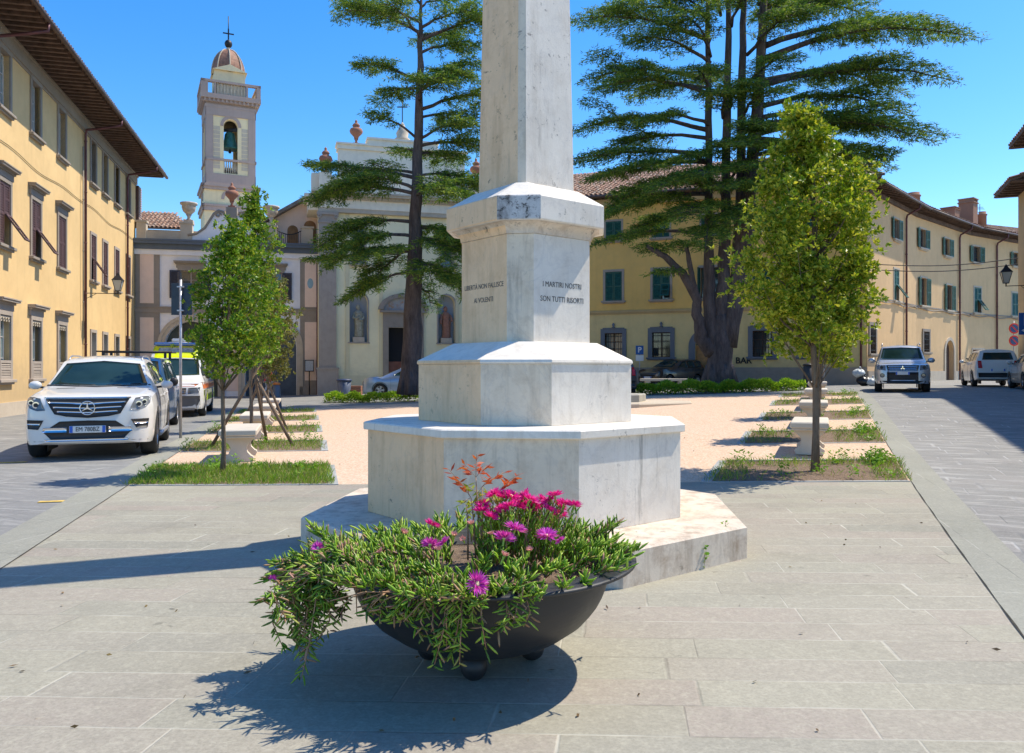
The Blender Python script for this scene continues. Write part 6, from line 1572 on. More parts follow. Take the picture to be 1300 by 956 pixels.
# young round-leaved street trees in the beds
LEAFY = leafmat('holm_leaf_yellow', (0.11,0.22,0.012), (0.32,0.43,0.025), (0.78,0.72,0.09), trans=0.38, rough=0.4)
LEAFG = leafmat('holm_leaf_green', (0.06,0.18,0.010), (0.18,0.34,0.02), (0.55,0.58,0.06), trans=0.35, rough=0.4)
LEAFO = leafmat('holm_leaf_olive', (0.10,0.12,0.03), (0.20,0.22,0.05), (0.38,0.33,0.12), trans=0.3, rough=0.5)
def young_tree(X, Y, label, prof, top, trunk_top, mat_, nclump, nleaf, leafL, lean=(0,0), spire=None, r_tr=0.055, group='young trees in the square beds', stakes=None):
    """prof: list of (height, radius left, radius right) of the crown silhouette"""
    z0 = gz(X, Y); root = tag(empty('young_tree', (X, Y, z0)), label, 'tree', group)
    mb = MB(); pts = []; rr = []
    for i in range(9):
        t = i/8; pts.append(Vector((lean[0]*t*t+0.02*math.sin(i*1.3), lean[1]*t+0.015*math.sin(i*2.1), -0.05+trunk_top*t))); rr.append(r_tr*(1-0.6*t)*(1.25 if i == 0 else 1))
    rr = [r*0.85 for r in rr]; mb.tube(pts, rr, 9); mb.build('trunk', YBARK, root)
    limbs = MB(); hs = [p[0] for p in prof]; CC = []; DD = []
    def tuft(c, ax, sz, n):
        nr_ = max(1, n//9); off = rng.normal(size=(nr_,3))*sz*1.25*np.array([1,1,0.7]); cen = np.repeat(np.array(c)[None]+off, 9, 0)
        axr = np.repeat(unit(off*6+np.array(ax)[None]*0.6+np.array([0,0,0.35])), 9, 0); n9 = len(cen)
        CC.append(cen+rng.normal(size=(n9,3))*0.006); DD.append(unit(rng.normal(size=(n9,3)))*0.9+axr*0.55)
    h0, h1 = hs[0], hs[-1]
    for i in range(nclump):
        f = (i+rng.random())/nclump; h = h0+(h1-h0)*(f**0.85)*0.98; a = i*2.39996+rng.normal()*0.35
        rl = np.interp(h, hs, [p[1] for p in prof]); rrg = np.interp(h, hs, [p[2] for p in prof]); ca = math.cos(a)
        rad = (rl if ca < 0 else rrg)*abs(ca)+(rl+rrg)/2*(1-abs(ca)); rad *= (0.55+0.55*rng.random())
        tip = Vector((lean[0]+rad*ca, lean[1]+rad*math.sin(a), h+0.04*rng.normal()))
        rise = 0.2+0.55*rad; k = min(7, max(1, int((h-rise)/trunk_top*8))); s0 = pts[k]
        if s0.z > tip.z-0.05: s0 = pts[max(1, k-1)]
        mid_ = s0.lerp(tip, 0.5)+Vector((0.03*rng.normal(), 0.03*rng.normal(), -0.10*rad)); P_ = [s0, s0.lerp(mid_, 0.5), mid_, mid_.lerp(tip, 0.5)+Vector((0,0,-0.02)), tip]
        limbs.tube(P_, [0.013,0.011,0.008,0.005,0.002], 4)
        ax = (tip-mid_).normalized(); m = 2 if rad > 0.4 else 1
        for j in range(m+1):
            t = 1.0-0.22*j; c = mid_.lerp(tip, max(0, (t-0.5)*2)) if t > 0.5 else s0.lerp(mid_, t*2)
            sd_ = Vector((0.09*rng.normal(), 0.09*rng.normal(), 0.05*rng.normal()))*(0.4+rad) if j else Vector((0,0,0))
            tuft(c+sd_, ax, (0.06+0.04*rng.random())*(0.75+0.5*min(1, rad)), int(nleaf*(0.5+0.8*rng.random())))
            if rng.random() < 0.5:
                q_ = c+Vector((rng.normal(), rng.normal(), 0.5*rng.normal()))*0.13; tuft(q_, ax, 0.05, int(nleaf*0.4)); limbs.tube([c, q_], [0.004,0.002], 4)
    m = int(nleaf*2); zz = rng.random(m)*0.55+hs[-1]-0.5; CC.append(np.stack([rng.normal(size=m)*0.035+lean[0]+(prof[-1][2]-prof[-1][1])*0.5*(zz-hs[-1]+0.5)/0.5, rng.normal(size=m)*0.035+lean[1], zz], 1)); DD.append(rng.normal(size=(m,3))*0.6+np.array([0,0,0.6]))
    C = np.concatenate(CC); D = np.concatenate(DD); L = leafL*(0.65+0.7*rng.random(len(C)))
    v, q = leaf_quads(C, D, L, L*0.48, fold=0.05)
    np_mesh('crown', v, q, mat_, root); limbs.build('branches', YBARK, root)
    if stakes:
        for (sx_, sy_, ex, ey, ez) in stakes:
            b = Vector((X+sx_, Y+sy_, 0)); b.z = gz(b.x, b.y)-0.03; mb = MB(); e = Vector((X+ex, Y+ey, z0+ez)); mb.tube([Vector((0,0,0)), e-b], [0.033, 0.03], 8)
            tag(mb.build('tree_stake', STAKE, None, b), f'wooden stake propping the {"second" if Y < 17 else "third"} left-row tree, foot to the {"left" if sx_ < 0 else "right" if sx_ > 0.5 else "rear"}', 'stake')
    return root
LT = [(11.5, 0), (15.6, 0), (19.8, 0), (24.0, 0), (28.3, 0)]
young_tree(-4.15, 11.5, 'nearest young tree of the left row, slim green cone in front of the white facade', [(1.62,0.20,0.15),(1.85,0.50,0.42),(2.3,0.50,0.50),(2.8,0.40,0.38),(3.2,0.28,0.26),(3.6,0.08,0.10)], 3.7, 3.3, LEAFG, 48, 150, 0.056, lean=(0.16,0.0), r_tr=0.042)
young_tree(-5.08, 15.6, 'second young tree of the left row, propped on crossed stakes, with the tallest pointed top', [(1.9,0.2,0.3),(2.3,0.5,0.65),(2.9,0.52,0.52),(3.5,0.36,0.38),(4.1,0.22,0.40),(4.5,0.10,0.16),(5.0,0.03,0.05)], 5.0, 4.6, LEAFG, 46, 130, 0.062, lean=(0.08,0.0), r_tr=0.045, stakes=[(-0.75,-0.1,0.35,0.1,1.95),(0.85,0.0,-0.25,0.1,1.95),(0.1,0.75,0.0,0.0,1.9)])
young_tree(-6.2, 19.8, 'third young tree of the left row, olive and browner than the others', [(1.4,0.1,0.25),(1.8,0.3,0.75),(2.5,0.35,0.80),(3.2,0.3,0.55),(3.9,0.1,0.2)], 4.0, 3.4, LEAFO, 42, 95, 0.070, lean=(0.25,0.0), r_tr=0.045, stakes=[(-0.5,0.1,0.2,0,1.9),(0.7,-0.1,-0.1,0,1.9)])
young_tree(-7.3, 24.0, 'fourth young tree of the left row, small crown low over the litter bin', [(1.6,0.2,0.2),(2.1,0.45,0.55),(2.8,0.4,0.45),(3.4,0.1,0.1)], 3.4, 3.0, LEAFO, 30, 52, 0.08, lean=(0.1,0), r_tr=0.045)
young_tree(XR(11.3)-1.25, 11.3, 'nearest young tree of the right row, broad yellow-green crown on a bare straight trunk', [(2.12,0.50,0.52),(2.3,0.78,0.84),(2.6,1.10,0.98),(3.1,1.20,0.96),(3.6,0.92,1.02),(4.1,0.78,0.94),(4.38,0.48,0.28),(4.7,0.36,-0.05),(5.15,0.36,-0.27)], 5.2, 4.8, LEAFY, 78, 200, 0.066, lean=(-0.06,0.0), r_tr=0.062)
young_tree(XR(15.6)-1.25, 15.6, 'second young tree of the right row, hidden behind the trunk of the nearest', [(1.60,0.25,0.30),(1.85,0.48,0.55),(2.4,0.6,0.6),(3.0,0.5,0.5),(3.5,0.1,0.2)], 3.5, 3.0, LEAFY, 46, 120, 0.07, lean=(0.03,0), r_tr=0.05)
young_tree(XR(19.8)-1.25, 19.8, 'third young tree of the right row, behind the first two', [(1.6,0.2,0.2),(2.1,0.5,0.5),(2.9,0.5,0.5),(3.6,0.1,0.1)], 3.6, 3.2, LEAFG, 50, 50, 0.08, r_tr=0.05)

# low clipped hedges and bushes
HEDL = leafmat('hedge_leaf', (0.16,0.33,0.02), (0.32,0.52,0.04), (0.55,0.66,0.07), trans=0.35)
HEDD = leafmat('bush_leaf', (0.02,0.06,0.02), (0.04,0.10,0.03), trans=0.2)
def hedge(path, wid, hgt, label, n, m=HEDL, nm='hedge', L=0.10):
    c0 = path[0]; root = tag(empty(nm, (c0[0], c0[1], gz(*c0))), label, 'hedge' if nm == 'hedge' else 'bush')
    C = []; D = []
    nl = len(path)-1; lens = [math.dist(path[i], path[i+1]) for i in range(nl)]; T = sum(lens)
    for _ in range(n):
        s = rng.random()*T; i = 0
        while s > lens[i] and i < nl-1: s -= lens[i]; i += 1
        f = s/lens[i]; x = path[i][0]*(1-f)+path[i+1][0]*f; y = path[i][1]*(1-f)+path[i+1][1]*f
        bum = 0.78+0.20*math.sin(x*3.1+y)*math.sin(x*1.7-y*2)+0.14*math.sin(x*7.3)
        th = rng.random()*PI; r = (0.55+0.45*rng.random()**0.4)
        px, pz = wid*0.5*math.cos(th)*r*bum, hgt*math.sin(th)**0.7*r*bum
        C.append((x-c0[0]+0.04*rng.normal(), y-c0[1]+px, gz(x, y)-gz(*c0)+pz+0.02)); D.append((rng.normal()*0.6, math.cos(th)+0.4*rng.normal(), math.sin(th)+0.3*rng.normal()))
    L_ = L*(0.6+0.8*rng.random(n)); v, q = leaf_quads(np.array(C), np.array(D), L_, L_*0.5); np_mesh('foliage', v, q, m, root)
    mb = MB()
    for i in range(nl):
        a, b = path[i], path[i+1]
        for k in range(max(2, int(lens[i]/0.4))):
            t = (k+0.5)/max(2, int(lens[i]/0.4)); x = a[0]*(1-t)+b[0]*t; y = a[1]*(1-t)+b[1]*t; z = gz(x, y)-gz(*c0)
            mb.tube([(x-c0[0], y-c0[1], z-0.03), (x-c0[0]+0.1, y-c0[1]-0.1, z+hgt*0.6)], [0.012,0.006], 4); mb.tube([(x-c0[0], y-c0[1], z-0.03), (x-c0[0]-0.1, y-c0[1]+0.1, z+hgt*0.6)], [0.012,0.006], 4)
    mb.build('stems', YBARK, root); return root
def gp(px, py): p = G(px, py); return (p.x, p.y)
hedge([gp(414,511), gp(470,511), gp(540,508), gp(600,506)], 1.0, 0.42, 'low bright green hedge at the foot of the single-trunked cedar', 9000)
hedge([gp(808,501), gp(850,500.5), gp(890,499.5), gp(950,497.5), gp(1018,495.5)], 1.3, 0.50, 'low bright green hedge curving in front of the great cedar', 15000)
p_ = gp(842, 490); hedge([(p_[0]+1.1, 43.5), (p_[0]+1.7, 43.4)], 0.7, 1.0, 'dark bush by the wooden arched door behind the hedge', 900, HEDD, 'bush')

# ================================================================= SMALL THINGS
STONEB = stucco('bench_stone', (0.62,0.56,0.47), (0.36,0.31,0.24), 0.35, streak=0.25, rough=0.8)
def bench():
    e = empty('stone_bench'); L = 1.62
    mb = MB(); mb.bbox(-0.29,0.29,-L/2,L/2,0.435,0.535,0.018); mb.bbox(-0.265,0.265,-L/2+0.025,L/2-0.025,0.40,0.434,0.01); mb.build('seat', STONEB, e)
    prof = [(0.21,0.0),(0.22,0.06),(0.19,0.10),(0.135,0.16),(0.12,0.22),(0.14,0.28),(0.19,0.33),(0.235,0.37),(0.24,0.398)]
    poly = prof + [(-x, z) for x, z in reversed(prof)]
    for y in (-0.5, 0.5):
        mb = MB(); mb.prism_y(poly, y-0.09, y+0.09)
        for s in (-1, 1): mb.tube([(s*0.19, y-0.095, 0.06), (s*0.19, y+0.095, 0.06)], 0.04, 10)
        mb.build('leg', STONEB, e)
    return e
proto = bench(); first = True
for side, nm_ in ((-1, 'left'), (1, 'right')):
    for k, Y_ in enumerate((13.5, 17.7, 21.95, 26.2)):
        X_ = XL(Y_)+1.22 if side < 0 else XR(Y_)-1.36
        o = proto if first else copy_tree(proto); first = False
        o.location = (X_, Y_, gz(X_, Y_)+0.012); o.rotation_euler = (0,0,math.atan(0.26) if side < 0 else -math.atan(0.39))
        tag(o, f'{["nearest", "second nearest", "third", "farthest"][k]} pale stone bench of the {nm_} row, between two tree beds', 'bench', 'stone benches between the beds')

GALV = mat('galvanised_steel', (0.42,0.42,0.44), 0.45, 0.6, var=0.15, scale=8)
SIGNB = mat('sign_back', (0.035,0.055,0.075), 0.6, 0.2, var=0.15, scale=6)
p = Vector((-7.26, 17.6, 0)); e = tag(empty('road_sign', (p.x, p.y, 0.012)), 'grey steel sign pole on the left kerb with the dark back of a rectangular panel', 'road sign')
mb = MB(); mb.tube([(0,0,0),(0,0,3.47)], 0.030, 10); mb.build('pole', GALV, e)
mb = MB(); mb.bbox(-0.225,0.235,0.045,0.055,2.70,3.40,0.004); mb.build('panel', SIGNB, e)
mb = MB(); 
for z in (2.78, 3.30): mb.box(-0.07,0.07,-0.03,0.044,z,z+0.03)
mb.build('clamp', GALV, e)
BLUE = mat('sign_blue', (0.01,0.10,0.36), 0.4, var=0.05); WHP = mat('sign_white', (0.78,0.78,0.78), 0.5, var=0.05); REDP = mat('sign_red', (0.60,0.03,0.03), 0.4, var=0.05)
# P signs
def psign(px, pyc, Y, w_, h_, label, plate=False, rot=0.0, arrow=False):
    X = (px-CX)/F*Y; z = EYE-(pyc-HY)/F*Y; g = gz(X, Y); e = tag(empty('road_sign', (X, Y, g), rot), label, 'road sign')
    mb = MB(); mb.tube([(0,0.04,0),(0,0.04,z-g+h_/2)], 0.03, 8); mb.build('pole', GALV, e)
    mb = MB(); mb.bbox(-w_/2,w_/2,-0.012,0.008,z-g-h_/2,z-g+h_/2,0.004); pn = mb.build('panel', BLUE, e)
    add_text('P', w_*0.95, WHP, pn, (0,-0.014,z-g+(0.0 if not arrow else h_*0.15)), 0, 'letter', bold=True)
    if arrow:
        mb = MB(); mb.box(-w_*0.22,w_*0.22,-0.016,-0.0125,z-g-h_*0.33,z-g-h_*0.28); mb.prism_y([(-w_*0.36,z-g-h_*0.305),(-w_*0.2,z-g-h_*0.23),(-w_*0.2,z-g-h_*0.38)], -0.016, -0.0125); mb.build('arrow', WHP, pn)
    if plate: mb = MB(); mb.bbox(-w_/2,w_/2,-0.012,0.008,z-g-h_/2-0.34,z-g-h_/2-0.03,0.004); mb.build('plate', WHP, e)
psign(812, 444.5, 43.0, 0.42, 0.48, 'small blue P parking sign with a white plate, above the dark parked car', plate=True)
psign(1304, 411, 30.0, 0.62, 0.82, 'blue P parking sign with an arrow, cut off by the right edge', arrow=True)
X = (1287.5-CX)/F*36.5; g = gz(X, 36.5); e = tag(empty('road_sign', (X, 36.5, g)), 'two round no-parking signs on one pole behind the white parked car', 'road sign')
mb = MB(); mb.tube([(0,0.03,0),(0,0.03,2.95)], 0.028, 8); mb.build('pole', GALV, e)
for pyc in (417, 432.5):
    z = EYE-(pyc-HY)/F*36.5-g; rm = Matrix.Translation((0,0,z)) @ Matrix.Rotation(PI/2, 4, 'X')
    mb = MB(); mb.lathe([(0.0001,-0.01),(0.24,-0.01),(0.24,0.01),(0.0001,0.01)], 24, 0, mtx=rm, smooth=False, caps=False); pn = mb.build('panel', REDP, e)
    mb = MB(); mb.lathe([(0.0001,0.0105),(0.185,0.0105),(0.185,0.013),(0.0001,0.013)], 24, 0, mtx=rm, smooth=False, caps=False); mb.build('disc', BLUE, pn)
    mb = MB(); mb.box(-0.19,0.19,-0.0165,-0.0135,-0.022,0.022, mtx=Matrix.Translation((0,0,z)) @ Matrix.Rotation(R(45), 4, 'Y')); mb.build('bar', REDP, pn)
# wall lamp on the corner house
f = Facade((15.4+0.4*(36-17.8), 36.0), (15.4+0.4*(33.2-17.8), 33.2), RH.root)
wl = f.pix(1300, 345)[0]; wall_lamp(f, 2.2, EYE+(470-362)/F*33.9, 0.85, 'black lantern street lamp on a short bracket at the right edge')

# litter bins
def bin_cone(px, py, Y, r0, r1, h, m, label, lid=None, seg=20, holes=False):
    X = (px-CX)/F*Y; e = tag(empty('litter_bin', (X, Y, gz(X, Y)+0.012)), label, 'litter bin')
    mb = MB(); mb.lathe([(r0*0.98,0),(r0,0.02),(r1,h),(r1*0.93,h+0.005),(r1*0.9,h-0.03)], seg); mb.build('body', m, e)
    if lid: mb = MB(); mb.lathe([(r1*1.12,h+0.006),(r1*1.14,h+0.05),(r1*0.9,h+0.09),(0.02,h+0.11)], seg); mb.build('lid', lid, e)
    return e
ORNG = mat('orange_plastic', (0.80,0.22,0.03), 0.4, var=0.1); GREYB = mat('grey_bin', (0.13,0.14,0.16), 0.5, 0.2, var=0.2)
bin_cone(351, 500, 30.0, 0.20, 0.12, 0.92, GREYB, 'grey tapered litter bin with an orange rim behind the left row of trees', ORNG)
bin_cone(437, 500, 41.5, 0.30, 0.36, 0.80, mat('blue_grey_bin', (0.12,0.15,0.22), 0.5, 0.2, var=0.2), 'blue-grey round litter bin at the foot of the church wall', mat('dark_blue_lid', (0.03,0.05,0.12), 0.5))
bin_cone(1026.5, 490, 34.0, 0.21, 0.21, 1.0, mat('dark_bin', (0.05,0.05,0.055), 0.6, var=0.2), 'dark round litter bin behind the right row of benches, left of its neighbour', BLACKM)
bin_cone(1040, 490, 34.3, 0.22, 0.22, 0.95, mat('dark_bin', (0.05,0.05,0.055), 0.6), 'dark round litter bin behind the right row of benches, right of its neighbour', mat('dark_blue_lid', (0.03,0.05,0.12), 0.5))
X = (452-CX)/F*42.5; e = tag(empty('planter_box', (X, 42.5, gz(X, 42.5))), 'small orange brick planter box beside the bin at the church', 'planter')
mb = MB(); 
for i in range(4): mb.bbox(-0.3,0.3,-0.2,0.2,i*0.13,i*0.13+0.12,0.012)
mb.build('body', TERRA, e)
# information stand on the white facade
X, z_ = B.pix(393, 480)[0], 0; p = B.w(X, -0.5, 0.0); e = tag(empty('notice_board', p, B.rot), 'small grey notice board on a post before the white facade', 'notice board')
mb = MB(); mb.tube([(0,0,0),(0,0,2.1)], 0.03, 8); mb.build('post', BLACKM, e); mb = MB(); mb.bbox(-0.26,0.26,-0.05,-0.02,1.42,2.1,0.006); bd = mb.build('board', BLACKM, e); mb = MB(); mb.box(-0.22,0.22,-0.055,-0.051,1.47,2.05); mb.build('sheet', mat('grey_notice', (0.42,0.46,0.50), 0.6, var=0.2, scale=20), bd)
# low white stone seat behind the hedge
X0, X1 = (813-CX)/F*39.0, (873-CX)/F*39.0; e = tag(empty('stone_bench', ((X0+X1)/2, 39.0, gz(X0, 39.0))), 'long low white stone seat behind the right hedge, before the dark car', 'bench')
mb = MB(); w2 = (X1-X0)/2; mb.bbox(-w2,w2,-0.22,0.22,0.40,0.52,0.015); mb.build('seat', STONEB, e)
for s in (-0.7, 0.7): mb = MB(); mb.bbox(w2*s-0.12,w2*s+0.12,-0.18,0.18,0,0.399,0.01); mb.build('leg', STONEB, e)
# round stone steps behind the monument
SX, SY = 1.65, 25.6; sg = gz(5.5, 24.5)
st = tag(empty('stone_steps', (SX, SY, sg-0.1)), 'low round worn stone steps on a pale slab, half hidden behind the monument', 'steps')
OLDST = stucco('old_step_stone', (0.40,0.38,0.33), (0.20,0.18,0.15), 0.5, streak=0.3)
for (r, z0_, z1_, nm_) in ((4.25, 0.0, 0.16, 'platform'), (2.72, 0.16, 0.40, 'step'), (2.15, 0.40, 0.56, 'step')):
    mb = MB(); n_ = 10 if nm_ == 'platform' else 8
    mb.lathe([(r,z0_),(r,z1_-0.03),(r-0.04,z1_),(0.01,z1_+0.0005)], n_, smooth=False, mtx=Matrix.Scale(0.55, 4, (0,1,0)) @ Matrix.Rotation(0.2, 4, 'Z')); mb.build(nm_, PALEST if nm_ == 'platform' else OLDST, st)
VIOL = mat('violet_cloth', (0.16,0.05,0.30), 0.8, var=0.3, scale=6)
X = (792-CX)/F*27.6; e = tag(empty('backpack', (X, 27.6, gz(X, 27.6)+0.0)), 'violet cloth bag hung with white straps beside the monument steps', 'bag')
mb = MB(); mb.sphere((0,0,0.50), (0.20,0.14,0.50), 14, 10); mb.build('body', VIOL, e)
mb = MB(); mb.tube([(0.10,-0.14,0.85),(0.17,-0.16,0.5),(0.10,-0.15,0.15)], 0.018, 6); mb.tube([(-0.08,-0.14,0.85),(-0.02,-0.17,0.5),(0.16,-0.13,0.2)], 0.014, 6); mb.build('strap', WHP, e)
# ================================================================= CARS
def paint(name, col, metal=0.0, rough=0.28):
    m, nt, b, out = nodes_of(name)
    n = noise(nt, coords(nt, world=False), 2.5, 4)
    nt.links.new(ramp(nt, n, [(0.3, tuple(x*0.93 for x in col)), (0.7, col)]), b.inputs['Base Color'])
    b.inputs['Metallic'].default_value = metal; b.inputs['Roughness'].default_value = rough
    b.inputs['Coat Weight'].default_value = 0.6; b.inputs['Coat Roughness'].default_value = 0.05
    _M[name] = m; return m
P_WHITE = paint('white_car_paint', (0.72,0.71,0.68)); P_SILV = paint('silver_car_paint', (0.50,0.52,0.55), 0.55, 0.3); P_BLUE = paint('dark_blue_car_paint', (0.012,0.075,0.20), 0.2)
P_BLACK = paint('black_car_paint', (0.015,0.015,0.018)); P_SBLUE = paint('silver_blue_car_paint', (0.28,0.36,0.50), 0.5, 0.3); P_GREY = paint('grey_car_paint', (0.45,0.45,0.42), 0.3); P_NAVY = paint('slate_car_paint', (0.04,0.045,0.055), 0.2)
YEL_F = paint('fluorescent_yellow_paint', (0.72,0.86,0.0)); ORNG_P = paint('orange_stripe_paint', (0.85,0.22,0.05))
CGLASS = glassmat('car_glass', (0.010,0.026,0.024), (0.02,0.045,0.042), 0.04); _M['car_glass'].node_tree.nodes['Principled BSDF'].inputs['Specular IOR Level'].default_value = 0.4; PLASTIC = mat('black_plastic', (0.022,0.022,0.023), 0.55, var=0.15)
TYRE = mat('tyre_rubber', (0.022,0.022,0.022), 0.85, var=0.2, scale=8); ALLOY = mat('alloy_rim', (0.48,0.48,0.50), 0.35, 0.7, var=0.1); CHROME = mat('chrome', (0.75,0.75,0.76), 0.12, 1.0, var=0)
HLAMP = glassmat('headlamp', (0.26,0.27,0.27), (0.10,0.11,0.12), 0.05); TLAMP = mat('tail_lamp', (0.50,0.012,0.01), 0.15, var=0.15, scale=20); GPLAST = mat('grey_plastic', (0.13,0.13,0.135), 0.6, var=0.1)
PLATEW = mat('plate_white', (0.72,0.72,0.70), 0.4, var=0); PLATEB = mat('plate_blue', (0.02,0.12,0.55), 0.4, var=0); PLATEK = mat('plate_black', (0.02,0.02,0.02), 0.5, var=0)
SEAT = mat('seat_fabric', (0.05,0.05,0.05), 0.9, var=0.2)
def interp_st(st, y):
    for a, b in zip(st, st[1:]):
        if a[0] <= y <= b[0]:
            f = (y-a[0])/(b[0]-a[0]) if b[0] > a[0] else 0
            return [a[i]*(1-f)+b[i]*f for i in range(len(a))]
    return st[-1]
class Car:
    """front at y=0, rear at y=L, x across; stations: (y, ztop, zedge, wedge, zbelt, wbelt, w, zw, zsill)"""
    def __init__(s, name, label, cat, loc, heading, W, L, stations, paint_, wheels, wr, ww=0.24, group=None, z=0.0):
        s.root = tag(empty(name, loc, math.atan2(-heading[0], heading[1])), label, cat, group); s.W = W; s.L = L; s.paint = paint_
        ys = sorted(set([st[0] for st in stations] + [round(stations[0][0]+(stations[-1][0]-stations[0][0])*i/26, 4) for i in range(27)]))
        rings = []
        for y in ys:
            (_, zt, ze, we, zb, wb, w, zw, zs) = interp_st(stations, y)
            half = [(0, zt), (we*0.35, zt-0.10*(zt-ze)), (we*0.70, zt-0.42*(zt-ze)), (we*0.90, zt-0.72*(zt-ze)), (we, ze), ((we*0.5+wb*0.5)+0.01, (ze+zb)/2), (wb, zb), ((wb+w)/2+0.012, (zb+zw)/2+0.02), (w, zw), (w*0.995, (zw*0.6+zs*0.4)), (w*0.985, zw*0.25+zs*0.75), (w*0.95, zs), (w*0.6, zs-0.01), (0, zs-0.01)]
            half = [(x*W, z) for x, z in half]
            rings.append([(x, y, z) for x, z in half] + [(-x, y, z) for x, z in reversed(half[1:-1])])
        mb = MB(); mb.loft(rings, 0, True, True, True); o = mb.build('body', paint_, s.root)
        bm = bmesh.new(); bm.from_mesh(o.data); bmesh.ops.recalc_face_normals(bm, faces=bm.faces); bmesh.ops.triangulate(bm, faces=[f for f in bm.faces if len(f.verts) > 4]); bm.to_mesh(o.data); bm.free()
        # wheel arches
        cut = MB()
        for yw in wheels:
            for sd in (-1, 1):
                x0, x1 = sorted((sd*(W-0.30), sd*(W+0.3))); R_ = wr+0.055
                c0 = [(x0, yw+R_*math.cos(2*PI*k/28), wr+0.02+R_*math.sin(2*PI*k/28)) for k in range(28)]; c1 = [(x1, p[1], p[2]) for p in c0]; cut.loft([c0, c1], 0, True, True, False)
        co = cut.build('cutter', PLASTIC); bm = bmesh.new(); bm.from_mesh(co.data); bmesh.ops.recalc_face_normals(bm, faces=bm.faces); bm.to_mesh(co.data); bm.free()
        sv = (o.parent, ); o.parent = None
        md = o.modifiers.new('arch', 'BOOLEAN'); md.operation = 'DIFFERENCE'; md.object = co; md.solver = 'EXACT'
        dg = bpy.context.evaluated_depsgraph_get(); dg.update(); me = bpy.data.meshes.new_from_object(o.evaluated_get(dg)); me.name = 'body'
        o.modifiers.clear(); o.data = me; bpy.data.objects.remove(co); o.parent = sv[0]
        bm = bmesh.new(); bm.from_mesh(me)
        for e in bm.edges: e.smooth = not (len(e.link_faces) == 2 and e.calc_face_angle(0) > R(34))
        for f in bm.faces: f.smooth = True
        s.bvh = BVHTree.FromBMesh(bm); bm.to_mesh(me); bm.free(); s.body = o
        if len(me.materials) > 1: pass
        mb = MB()
        for yw in wheels:
            for sd in (-1, 1): mb.box(sd*(W-0.31), sd*(W-0.32), yw-wr-0.05, yw+wr+0.05, 0.12, 2*wr+0.05)
        for g in mb.pieces(): g.build('wheel_housing', PLASTIC, s.root)
        for yw in wheels:
            for sd in (-1, 1): s.wheel(sd, yw, wr, ww)
    def wheel(s, sd, yw, r, w_):
        e = inst('wheel', mesh_once(('tyre', r, w_), lambda mb: (lambda rm: (mb.lathe([(r*0.62,-w_/2),(r*0.93,-w_/2),(r,-w_/2+0.03),(r,w_/2-0.03),(r*0.93,w_/2),(r*0.62,w_/2)], 32, mtx=rm, caps=False), [mb.lathe([(r*1.003,x),(r*1.003,x+0.006)], 32, mtx=rm, caps=False) for x in (-0.05,0,0.05)]))(Matrix.Rotation(PI/2, 4, 'Y')), [TYRE]), s.root, (sd*(s.W-w_/2-0.005), yw, r), (0,0,0 if sd > 0 else PI))
        def rim(mb):
            rm = Matrix.Rotation(PI/2, 4, 'Y'); mb.lathe([(r*0.63,w_/2-0.012),(r*0.60,w_/2-0.005),(r*0.57,w_/2-0.03),(r*0.55,-w_/2)], 28, 0, mtx=rm, caps=False)
            mb.lathe([(0.0001,w_/2-0.015),(r*0.14,w_/2-0.02),(r*0.16,w_/2-0.05)], 14, 0, mtx=rm, caps=False)
            for k in range(5):
                a = 2*PI*k/5
                for da in (-0.13, 0.13):
                    c, s_ = math.cos(a+da), math.sin(a+da); P = [(r*0.1,0.022),(r*0.58,0.032),(r*0.58,-0.012),(r*0.1,-0.018)]
                    vs = [(x_, c*p[0]-s_*p[1]*(1 if da > 0 else -1), s_*p[0]+c*p[1]*(1 if da > 0 else -1)) for x_ in (w_/2-0.02, w_/2-0.06) for p in P]
                    mb.add(vs, [(0,1,2,3),(3,2,1,0),(0,4,5,1),(2,6,7,3),(1,5,6,2)])
            mb.lathe([(r*0.5,-0.02),(0.0001,-0.021)], 20, 1, mtx=rm, caps=False)
        inst('rim', mesh_once(('rim', r, w_), rim, [ALLOY, PLASTIC]), e, (0,0,0))
    def hit(s, d, a, b):
        if d in ('front', 'rear'):
            dr = Vector((0,1,0)) if d == 'front' else Vector((0,-1,0)); o = Vector((a, -3 if d == 'front' else s.L+3, b))
        elif d == 'top': dr = Vector((0,0,-1)); o = Vector((a, b, 5))
        else: sg = 1 if d == 'R' else -1; dr = Vector((-sg,0,0)); o = Vector((sg*3, a, b))
        h = s.bvh.ray_cast(o, dr)
        if h[0] is None:
            n = s.bvh.find_nearest(o+dr*3); return n[0], -dr, dr
        n = h[1]
        if n.dot(dr) > 0: n = -n
        return h[0], n, dr
